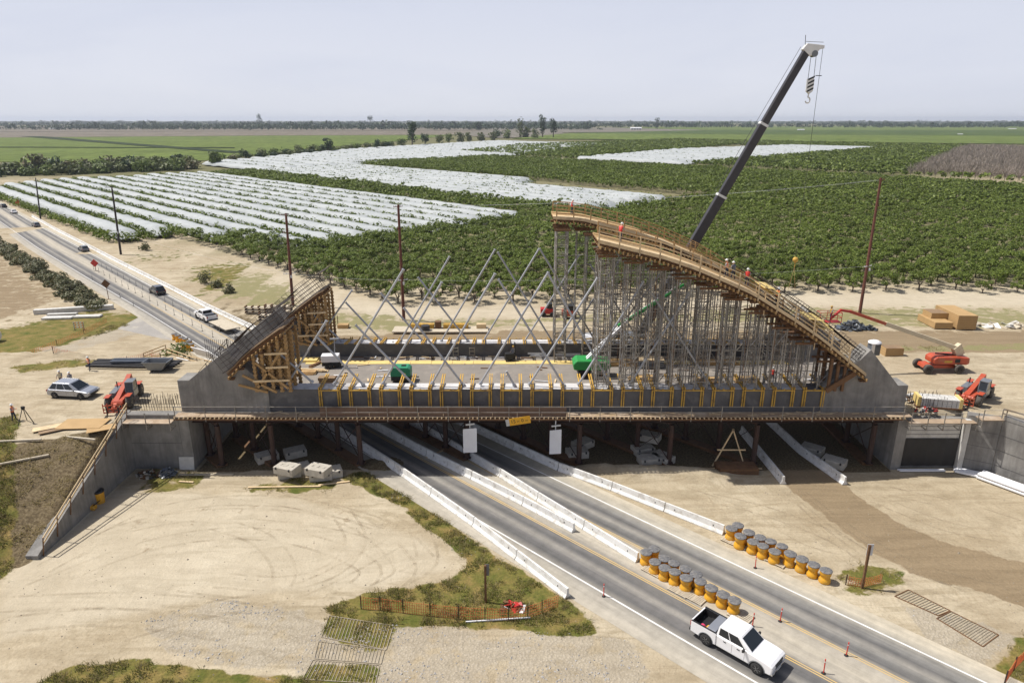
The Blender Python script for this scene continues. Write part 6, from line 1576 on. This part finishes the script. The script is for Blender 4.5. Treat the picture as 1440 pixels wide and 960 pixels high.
# block pallet in front of it
p = (43.6,64.6,height(43.6,64.6)); t = thing('block_pallet','pallet of pale strapped bundles in front of the right telehandler','pallet load',(p[0],p[1],p[2]+.05),-.2)
q = MB(); q.box(-2.2,2.2,-.8,.8,0,.15); q.build('pallet','timber_dark',t); q = MB()
for i in range(9):
    for k in range(4): q.box(-2.0+i*.44,-1.6+i*.44,-.72,.72,.16+k*.22,.35+k*.22)
tag(q.build('bundle','pale_concrete',t),kind='stuff'); q = MB()
for x in (-2.1,1.75): q.box(x,x+.3,-.76,.76,.155,1.15)
q.build('end_frame','ply_yellow',t)
heap('debris_pile','mixed site debris with white sheets at the right end block foot','debris',onyard(1292,565,ZR),(1.3,2.0),.7,['pallet','timber_dark','rust','grey_paint','pipe_white','dark_steel','pallet'],120,.12,.8,21,.04)
heap('debris_pile','red and black hoses on the right abutment platform','debris',onyard(1303,578,ZR),(1.2,.6),.5,['red','black','grey_paint','rust','pallet'],60,.1,.5,22,.03)
# articulated boom lift on the right
p = onyard(1318,521,ZR); t = thing('boom_lift','orange boom lift reaching its red jib and basket over to the arch','boom lift',p,.0)
q = MB(); q.box(-1.7,1.7,-.5,.5,.45,.85); q.ext([(-2.0,.45),(-1.2,.45),(-1.1,.95),(-1.9,.85)],'y',-.9,.9); q.build('chassis','orange',t,bevel=.05)
for s in (-1,1):
    for x in (-1.6,1.6): tyre(t,x*1.12,s*1.08,.56,.40,s,'cream','dusty_rubber')
q = MB(); q.ext([(-1.2,1.1),(2.6,1.0),(2.95,1.15),(2.9,1.85),(1.5,2.0),(-.8,1.95),(-1.2,1.7)],'y',-.95,.95); q.build('turntable','orange',t,bevel=.12,seg=3)
q = MB(); q.box(.0,.9,-.963,-.935,1.3,1.55); q.build('logo_patch','form_yellow',t); q = MB(); q.box(1.2,1.8,-.963,-.935,1.3,1.75); q.build('vent','black',t)
ip = Vector(p)
def loc_(v): return Vector(v)-ip
A_ = loc_(P(1343,492,74.9)); B_ = loc_(P(1245,455,74.9)); C_ = loc_(P(1196,438,74.6)); D_ = loc_(P(1182,436,74.3)); Ebk = loc_(P(1168,448,74.0))
q = MB(); q.beam(Vector((2.2,0,1.9)),A_+Vector((0,0,.5)),.55,1.1); q.build('riser','cream',t,bevel=.03)
q = MB(); q.beam(A_+Vector((.5,0,.1)),B_,.42,.48); q.build('base_boom','cream',t,bevel=.02); q = MB(); q.beam(B_+Vector((.6,0,-.2)),C_,.30,.34); q.build('inner_boom','orange',t)
q = MB(); q.beam(A_-Vector((2.2,0,.4)),(1.4,0,2.0),.14); q.build('lift_ram','black',t)
q = MB(); q.beam(C_,D_,.25); q.beam(D_,Ebk,.2); q.build('jib','red',t)
q = MB(); e = Ebk+Vector((-.2,0,-.3))
for z in (0,.55,1.1):
    for a,b_ in (((-1.2,-.5),(1.2,-.5)),((1.2,-.5),(1.2,.5)),((1.2,.5),(-1.2,.5)),((-1.2,.5),(-1.2,-.5))): q.beam(e+Vector((a[0],a[1],z)),e+Vector((b_[0],b_[1],z)),.05)
for x in (-1.2,0,1.2):
    for y in (-.5,.5): q.beam(e+Vector((x,y,0)),e+Vector((x,y,1.1)),.05)
q.box(e.x-1.2,e.x+1.2,e.y-.5,e.y+.5,e.z-.06,e.z); q.build('basket','red',t)
person('worker in yellow helmet standing in the boom lift basket', tuple(ip+e+Vector((.2,0,0.0))), PI, top='form_yellow', hat='form_yellow')
# green boom lift on the deck
p = ondeck(832,528); t = thing('boom_lift','bright green boom lift on the deck with its boom raised into the scaffolding','boom lift',p,0)
q = MB(); q.box(-1.6,1.6,-.9,.9,.35,.9); q.build('chassis','black',t,bevel=.05)
for s in (-1,1):
    for x in (-1.2,1.2): tyre(t,x,s*.95,.45,.3,s,'rubber','rubber')
q = MB(); q.ext([(-2.1,1.0),(1.4,.95),(2.0,1.3),(1.9,1.9),(.3,2.1),(-1.8,2.1),(-2.2,1.7)],'y',-1.05,1.05); q.build('turntable','lime_green',t,bevel=.14,seg=3)
ip = Vector(p); A_ = Vector((-.6,0,2.0)); B_ = Vector(P(882,450,72.2))-ip; C_ = Vector(P(962,400,72.2))-ip
for dy in (-.28,.28): q = MB(); q.beam(A_+Vector((0,dy,0)),B_+Vector((0,dy,0)),.22,.26); q.build('riser_arm','pipe_white',t)
q = MB(); q.beam(B_-Vector((1.0,0,.7)),B_+(C_-B_)*.5,.32,.34); q.build('base_boom','lime_green',t); q = MB(); q.beam(B_+(C_-B_)*.4,C_,.2,.22); q.build('inner_boom','lime_green',t)
q = MB(); q.beam(B_-Vector((.6,0,.2)),B_+(C_-B_)*.95+Vector((0,0,.35)),.06); q.build('hose','pipe_white',t)
# small plant on the deck
p = ondeck(466,516); t = thing('light_tower','white topped generator light tower on the deck at the left','generator',p,.1)
q = MB(); q.box(-1.0,1.0,-.55,.55,.75,1.55); q.build('canopy','pipe_white',t,bevel=.06); q = MB(); q.box(-.95,1.2,-.5,.5,.3,.75); q.build('base','black',t); q = MB(); q.beam((.5,0,1.5),(.6,0,3.4),.09); q.beam((.1,0,3.4),(1.1,0,3.4),.2,.14); q.build('mast','steel_pipe',t)
for s in (-1,1): tyre(t,0,s*.6,.32,.2,s,'rim','rubber')
p = ondeck(565,535); t = thing('air_compressor','teal green compressor with dark base on the deck among the hangers','compressor',p,0)
q = MB(); q.ext([(-1.1,.7),(1.1,.7),(1.08,1.5),(.8,1.75),(-.8,1.75),(-1.08,1.45)],'y',-.7,.7); q.build('canopy','teal_green',t,bevel=.08,seg=3); q = MB(); q.box(-1.05,1.05,-.65,.65,.2,.7); q.build('base','black',t); q = MB(); q.beam((1.1,0,.5),(1.9,0,.45),.1); q.cb((.3,0,1.78),.5,.4,.08); q.build('drawbar','black',t)
for s in (-1,1): tyre(t,0,s*.72,.3,.2,s,'rim','rubber')
p = ondeck(717,507); t = thing('small_forklift','small black forklift with raised mast on the deck','forklift',p,.2)
q = MB(); q.box(-.6,.5,-.4,.4,.2,1.0); q.build('body','black',t,bevel=.05); q = MB(); q.beam((.6,-.25,0),(.6,-.25,2.2),.07); q.beam((.6,.25,0),(.6,.25,2.2),.07); q.beam((.6,-.25,2.2),(.6,.25,2.2),.07); q.build('mast','black',t)
for s in (-1,1):
    for x in (-.4,.4): tyre(t,x,s*.42,.2,.14,s,'rim','rubber')
p = ondeck(912,512); t = thing('storage_box','blue steel storage box with pale lid seen through the scaffolding','box',(p[0],74.2,ZD),0)
q = MB(); q.box(-1.4,1.4,-.7,.7,.1,1.0); q.build('box','blue_grey',t,bevel=.03); q = MB(); q.box(-1.45,1.45,-.75,.75,1.0,1.12); q.build('lid','timber_pale',t)
# yellow plywood strip and lumber on the deck
for i,x in enumerate(np.arange(-24.2,31,2.46)):
    q = MB(); q.box(0,2.42,0,1.22,0,.03); tag(q.build('plywood_sheet','ply_yellow',loc=(x,75.1+rnd.uniform(-.05,.05),ZD+.01),rz=rnd.uniform(-.01,.01)),'yellow plywood sheet in the long strip laid along the deck','plywood sheet','plywood strip along the deck')
def lum(px,py,L_,w_,h_,rz,lab,m_='plywood',n=3,z=ZD):
    p = G(px,py,z); t = thing('lumber_pile',lab,'lumber',(p.x,p.y,z+.01),rz)
    for k in range(n): q = MB(); q.cb((rnd.uniform(-.1,.1)*L_,rnd.uniform(-.05,.05),h_/n*(k+.5)),L_,w_*(1-.15*k),h_/n*.85,0,rz=rnd.uniform(-.06,.06)); q.build('board',m_,t)
lum(434,507,2.6,1.5,.25,.0,'pale plywood stack at the left end of the deck','ply_yellow',2); lum(421,525,3.6,1.2,.3,.05,'brown lumber at the left end of the deck, lower pile','timber',4); lum(438,522,3.2,.5,.3,-.08,'thin mixed boards beside the brown lumber','timber_pale',4)
lum(447,512,2.6,.4,.2,1.1,'reddish board pile slanting by the generator','timber_dark',2); lum(768,497,3.6,1.2,.5,.25,'yellow sheet pile leaning by the back girder','ply_yellow',2); lum(757,500,2.2,.8,.5,0,'white wrapped bundle at the back of the deck','pipe_white',2); lum(800,500,3.0,.7,.4,0,'second white wrapped bundle at the back of the deck','pipe_white',2)
lum(880,512,5.0,1.6,.6,.0,'long tan lumber stack left of the blue box','plywood',5); lum(900,535,2.6,1.0,.5,.1,'tan sheet stack behind the front girder','plywood',3); lum(993,537,3.0,.7,.5,.0,'orange brown lumber behind the front girder','timber',3); lum(1050,537,2.6,1.0,.6,.1,'tan lumber among the scaffold feet','plywood',3); lum(1010,512,4.2,1.0,.5,.0,'tan lumber deeper among the scaffold feet','timber',3); lum(640,494,2.4,.5,.2,.1,'dark boards beside the back girder','timber_dark',3); lum(700,498,4.0,.4,.2,0,'reddish steel lying beside the back girder','rust',2)
lum(463,539,1.8,.9,.8,.0,'brown plywood panel standing at the front girder','plyface',2)
rr = random.Random(5); q = MB()
for i in range(230):
    x = rr.uniform(-23,37); y = rr.choice([rr.uniform(65.3,67.5),rr.uniform(76.8,77.8),rr.uniform(65.3,77.8)]); q.cb((x,y,ZD+.06),rr.uniform(.2,1.6),rr.uniform(.06,.2),.07,rr.randrange(4),rz=rr.choice([0,0,1.57])+rr.uniform(-.3,.3))
o = q.build('deck_debris',['timber_pale','timber_dark','rust','pipe_white']); tag(o,'offcuts and short timbers littering the deck','debris',kind='stuff')
for i,px in enumerate((641,664)):
    p = P(px,500,77.6); t = thing('trestle_post','short grey steel frame standing against the back girder, %s one'%('left','right')[i],'frame',(p.x,77.4,ZD))
    for a in (-.3,.3): q = MB(); q.beam((a,0,0),(a,0,1.3),.08); q.build('leg','scaffold',t)
    q = MB()
    for z in (.3,.8,1.2): q.beam((-.3,0,z),(.3,0,z),.06)
    q.build('rung','scaffold',t)
# ================================================================ crane behind the bridge
cb_ = Vector((19.6,100.0,0)); t = thing('mobile_crane','tall mobile crane behind the arch with long black telescopic boom and white boom head','crane',tuple(cb_))
q = MB(); q.box(-7.0,6.0,-1.35,1.35,.9,1.5); q.build('carrier','grey_paint',t,bevel=.05)
for s in (-1,1):
    for x in (-5.8,-4.2,1.0,2.6,4.2): tyre(t,x,s*1.2,.6,.45,s,'grey_paint','rubber')
q = MB(); q.box(-8.6,-7.05,-1.3,1.3,.7,2.6); q.build('driver_cab','white_paint',t,bevel=.1); q = MB(); q.box(-4.2,.8,-1.3,1.3,1.55,2.9); q.build('superstructure','grey_paint',t,bevel=.08); q = MB(); q.box(-4.6,-3.2,-1.5,1.5,1.6,3.2); q.build('counterweight','black',t,bevel=.05)
for x in (-6.6,5.4):
    for s in (-1,1): q = MB(); q.beam((x,s*1.2,1.0),(x,s*3.3,1.0),.35,.3); q.beam((x,s*3.3,1.0),(x,s*3.3,.1),.2); q.cb((x,s*3.3,.06),.9,.9,.1); q.build('outrigger','grey_paint',t)
tip = P(1135,71,100)-cb_; root = Vector((0,0,2.6)); d = (tip-root); Lb = d.length; dn = d.normalized()
def bpt(px,py): p = P(px,py,100)-cb_; return (p-root).dot(dn)
s1 = bpt(1012,275); s2 = bpt(1072,175)
for nm,a,b_,w_,h_,m_ in (('boom_section',0,s1,1.05,1.34,'boom'),('boom_section',s1-.5,s2,.92,1.16,'boom'),('boom_section',s2-.5,Lb,.8,1.0,'boom')):
    q = MB(); q.beam(root+dn*a,root+dn*b_,w_,h_); q.build(nm,m_,t,bevel=.12,seg=3)
for a,w_,h_ in ((s1,1.12,1.42),(s2,.99,1.24)): q = MB(); q.beam(root+dn*(a-.12),root+dn*(a+.22),w_,h_); q.build('collar','lamp',t)
q = MB(); q.cyl(root+dn*6+Vector((1.2,0,-.3)),Vector((2.6,0,1.6)),.28,n=12); q.build('lift_ram','chrome',t)
hp = Vector(d)+root
q = MB(); hd = [(-.75,.35),(-.2,1.1),(1.3,.95),(2.15,.85),(2.15,.45),(1.6,.35),(1.0,-.35),(.3,-.5)]
q.ext([(hp.x+a,hp.z+b_-.25) for a,b_ in hd],'y',-.42,.42); q.build('boom_head','lamp',t,bevel=.06)
q = MB(); q.cyl((hp.x+.95,-.46,hp.z-.45),(hp.x+.95,.46,hp.z-.45),.42,n=16); q.build('sheave','grey_paint',t); q = MB(); q.beam((hp.x-.35,0,hp.z+.7),(hp.x-.45,0,hp.z+1.9),.06); q.beam((hp.x-.3,0,hp.z+1.1),(hp.x+2.1,0,hp.z+1.0),.05); q.build('mast_lamp','dark_steel',t)
n_ = Vector((-dn.z,0,dn.x)); q = MB(); q.cyl(root+dn*s1+n_*1.15,root+dn*Lb+n_*1.0,.03,n=4); q.build('hoist_cable','dark_steel',t)
blk = P(1138.5,122,100)-cb_
q = MB(); 
for dx in (-.35,.42): q.cyl((blk.x+dx,0,blk.z+1.0),(hp.x+.95+dx*.9,0,hp.z-.4),.035,n=4)
q.build('hoist_cable','dark_steel',t)
q = MB(); q.ext([(blk.x-.42,blk.z+1.0),(blk.x+.2,blk.z+1.25),(blk.x+.45,blk.z+.9),(blk.x+.42,blk.z-.6),(blk.x,blk.z-.95),(blk.x-.42,blk.z-.6)],'y',-.3,.3); hb = q.build('hook_block','lamp',t,bevel=.04)
q = MB()
for k in range(4): z0 = blk.z-.75+k*.5; q.add([(blk.x-.425,-.312,z0),(blk.x+.425,-.312,z0+.42),(blk.x+.425,-.312,z0+.66),(blk.x-.425,-.312,z0+.24)],[(0,1,2,3)])
q.build('stripes','black',hb)
q = MB(); cz = blk.z-1.75; pts_ = [(blk.x,0,blk.z-.9)]+[(blk.x+.32*math.sin(a)-.05,0,cz+.38*math.cos(a)) for a in np.linspace(0,4.4,9)]; q.tube([Vector(v) for v in pts_],.10,n=8); q.build('hook','lamp',hb)
ax = hp.x+2.1; zb_ = (P(1113,368,100)-cb_).z
q = MB(); q.cyl((ax,0,zb_+.7),(ax,0,hp.z+.3),.03,n=4); q.build('auxiliary_cable','dark_steel',t)
q = MB(); q.sph((ax,0,zb_+.3),.42,10,6); q.cyl((ax,0,zb_-.1),(ax,0,zb_-.8),.1,.06,n=8); q.build('ball_hook','form_yellow',t); q = MB(); q.cb((ax-.1,0,hp.z-3.2),.8,.1,.1); q.build('limit_weight','dark_steel',t)
q = MB(); q.beam((ax,0,zb_-.8),(ax-.5,0,zb_-4.2),.04); q.beam((ax,0,zb_-.8),(ax+.5,0,zb_-4.2),.04); q.build('sling','timber',t)
# ================================================================ small site details
def bars(px0,py0,px1,py1,n,h,z,label,rows=3):
    a = G(px0,py0,z); b_ = G(px1,py1,z); q = MB()
    for j in range(rows):
        for i in range(n):
            p = a.lerp(b_,i/(n-1)); x,y = p.x+rnd.uniform(-.06,.06), max(p.y,64.0)+j*.9; q.cyl((x,y,height(x,y)),(x+rnd.uniform(-.08,.08),y,height(x,y)+h*rnd.uniform(.8,1.1)),.022,n=4)
    tag(q.build('starter_bars','rebar'),label,'rebar',kind='stuff')
bars(178,588,238,585,16,1.3,ZL,'upright starter bars behind the left abutment platform',3); bars(1303,590,1352,590,14,1.3,ZR,'upright starter bars behind the right abutment platform',3)
q = MB(); 
for k in range(26):
    x = -37.4+k*.24; q.cyl((x,79.0,5.0),(x,79.0,8.6),.026,n=4)
for z in (6.6,7.7): q.cyl((-37.4,79.0,z),(-31.4,79.0,z),.02,n=4)
tag(q.build('starter_bars','rebar'),'fence like row of upright bars against the highway behind the left end block','rebar',kind='stuff')
for i,(x,y,rz,l) in enumerate(((1090,858,.3,'small dark stone on the road edge'),)): pass
# tufts and clods scattered on the sand
rr = random.Random(9); q = MB()
for i in range(900):
    x = rr.uniform(-45,48); y = rr.uniform(30,62); a = (x+y)/R2
    if 32 < a < 49 or (x < -38 and y > 46): continue
    s = rr.uniform(.02,.07)*(1.8 if rr.random() < .06 else 1); z = height(x,y)
    q.add([(x-s,y,z),(x,y-s,z),(x+s,y,z),(x,y+s,z),(x+rr.uniform(-.3,.3)*s,y,z+s*.9)],[(0,1,4),(1,2,4),(2,3,4),(3,0,4)])
tag(q.build('clods','clod' if 'clod' in MAT else 'block_concrete'),'small clods and stones on the sand','clods',kind='stuff')
for ch in (cp, bpz, dp): pass

# tyre tracks pressed into the sand
m, nt, b = new_mat('track_print'); g = nt.nodes.new('ShaderNodeNewGeometry'); n1 = noise_node(nt, g.outputs['Position'], 1.1, 5, .7, .5); n2 = noise_node(nt, g.outputs['Position'], .25, 3, .6)
b.inputs['Base Color'].default_value = (.33,.27,.185,1); b.inputs['Roughness'].default_value = 1; b.inputs['Specular IOR Level'].default_value = .05
f_ = mth(nt,'MULTIPLY', ramp(nt, n1.outputs['Fac'], [(.35,0.0),(.70,.36)]), ramp(nt, n2.outputs['Fac'], [(.38,0.0),(.58,1.0)])); nt.links.new(f_, b.inputs['Alpha'])
def trackpair(pxs, w_=.26, gap=1.7, both=True):
    P_ = [G(*p) for p in pxs]; pts_ = []
    for i in range(len(P_)-1):
        p0 = P_[max(i-1,0)]; p1 = P_[i]; p2 = P_[i+1]; p3 = P_[min(i+2,len(P_)-1)]; n = max(2,int((p2-p1).length/.6))
        for k in range(n):
            t_ = k/n; pts_.append(.5*((2*p1)+(p2-p0)*t_+(2*p0-5*p1+4*p2-p3)*t_*t_+(3*p1-p0-3*p2+p3)*t_**3))
    q = MB()
    for off in ((-gap/2,gap/2) if both else (0,)):
        row = []
        for i,p in enumerate(pts_):
            d = (pts_[min(i+1,len(pts_)-1)]-pts_[max(i-1,0)]); d.z = 0; d.normalize(); n = Vector((-d.y,d.x,0))
            for s in (-1,1): v = p+n*(off+s*w_/2); row.append((v.x,v.y,height(v.x,v.y)+.03))
        q.add(row,[(2*i,2*i+1,2*i+3,2*i+2) for i in range(len(pts_)-1)],0,True)
    tag(q.build('tyre_track','track_print'),kind='structure')
for t_ in ([(60,800),(180,742),(330,722),(470,735),(560,760)],[(100,780),(240,715),(400,705),(540,740),(600,790)],[(40,830),(200,770),(320,750),(430,760),(520,800),(480,840)],[(0,850),(180,845),(340,860),(470,900)],[(0,880),(150,868),(330,890),(440,930)],
           [(380,700),(450,715),(520,745),(570,800),(520,835)],[(300,735),(370,760),(400,810),(350,850),(230,840)],[(480,720),(500,760),(470,800),(400,820),(300,815)],[(140,900),(280,860),(420,830),(560,760)],[(590,745),(600,790),(560,815)],
           [(1120,690),(1190,745),(1290,800),(1440,840)],[(1110,686),(1170,740),(1260,800),(1380,850),(1440,870)],[(1230,700),(1330,740),(1440,760)],[(1000,700),(1080,720),(1180,760),(1260,820),(1290,860)],[(1250,690),(1360,715),(1440,740)],[(960,690),(1040,720),(1120,770),(1190,790)]): trackpair(t_)

netfence([G(*p,.2) for p in [(28,506),(80,484),(118,468),(150,452)]],.8,'long orange mesh fence crossing the grass left of the highway',dens=.4)
netfence([G(*p,z) for p,z in [((78,509),4.6),((130,494),3.6),((175,485),3.0),((212,479),2.4)]],.8,'orange mesh fence on the slope behind the left yard',dens=.3)
p = G(2,480)-Vector((2.6,0,0)); t = thing('water_tank','white cylindrical tank at the left picture edge','tank',(p.x,p.y,0)); q = MB(); q.cyl((-3.5,0,1.1),(2.2,0,1.0),.9,n=20); q.build('drum','pipe_white',t); q = MB(); q.box(-3,-2.6,-.8,.8,0,.3); q.box(1.2,1.6,-.8,.8,0,.3); q.build('cradle','dark_steel',t)
p = G(112,464); t = thing('striped_barricade','small striped road barricade on the grass','barricade',(p.x,p.y,0)); q = MB()
for z in (.4,.8,1.2): q.box(-.9,.9,-.03,0,z,z+.22)
q.build('rail','pipe_white',t); q = MB()
for z in (.4,.8,1.2):
    for x in (-.7,-.1,.5): q.add([(x,-.034,z),(x+.2,-.034,z),(x+.34,-.034,z+.22),(x+.14,-.034,z+.22)],[(0,1,2,3)])
q.build('stripe','vest',t); q = MB()
for x in (-.8,.8): q.beam((x,0,0),(x,0,1.4),.06); q.beam((x,-.4,.03),(x,.4,.03),.06)
q.build('leg','dark_steel',t)
for px,py,L_,w_,h_,rz,l in ((105,438,13,1.0,.8,.28,'long pale concrete slab lying at the end of the hedge'),(82,448,5,1.5,.3,.1,'flat white slab on the grass left of the barricade'),(124,446,4.5,1.4,.3,.1,'flat white slab on the grass above the barricade'),(88,443,5,.8,.3,.15,'narrow white slab between the long one and the flat one')):
    p = G(px,py); q = MB(); q.cb((0,0,h_/2),L_,w_,h_); tag(q.build('concrete_slab','pale_concrete',loc=(p.x,p.y,.05),rz=rz),l,'slab')
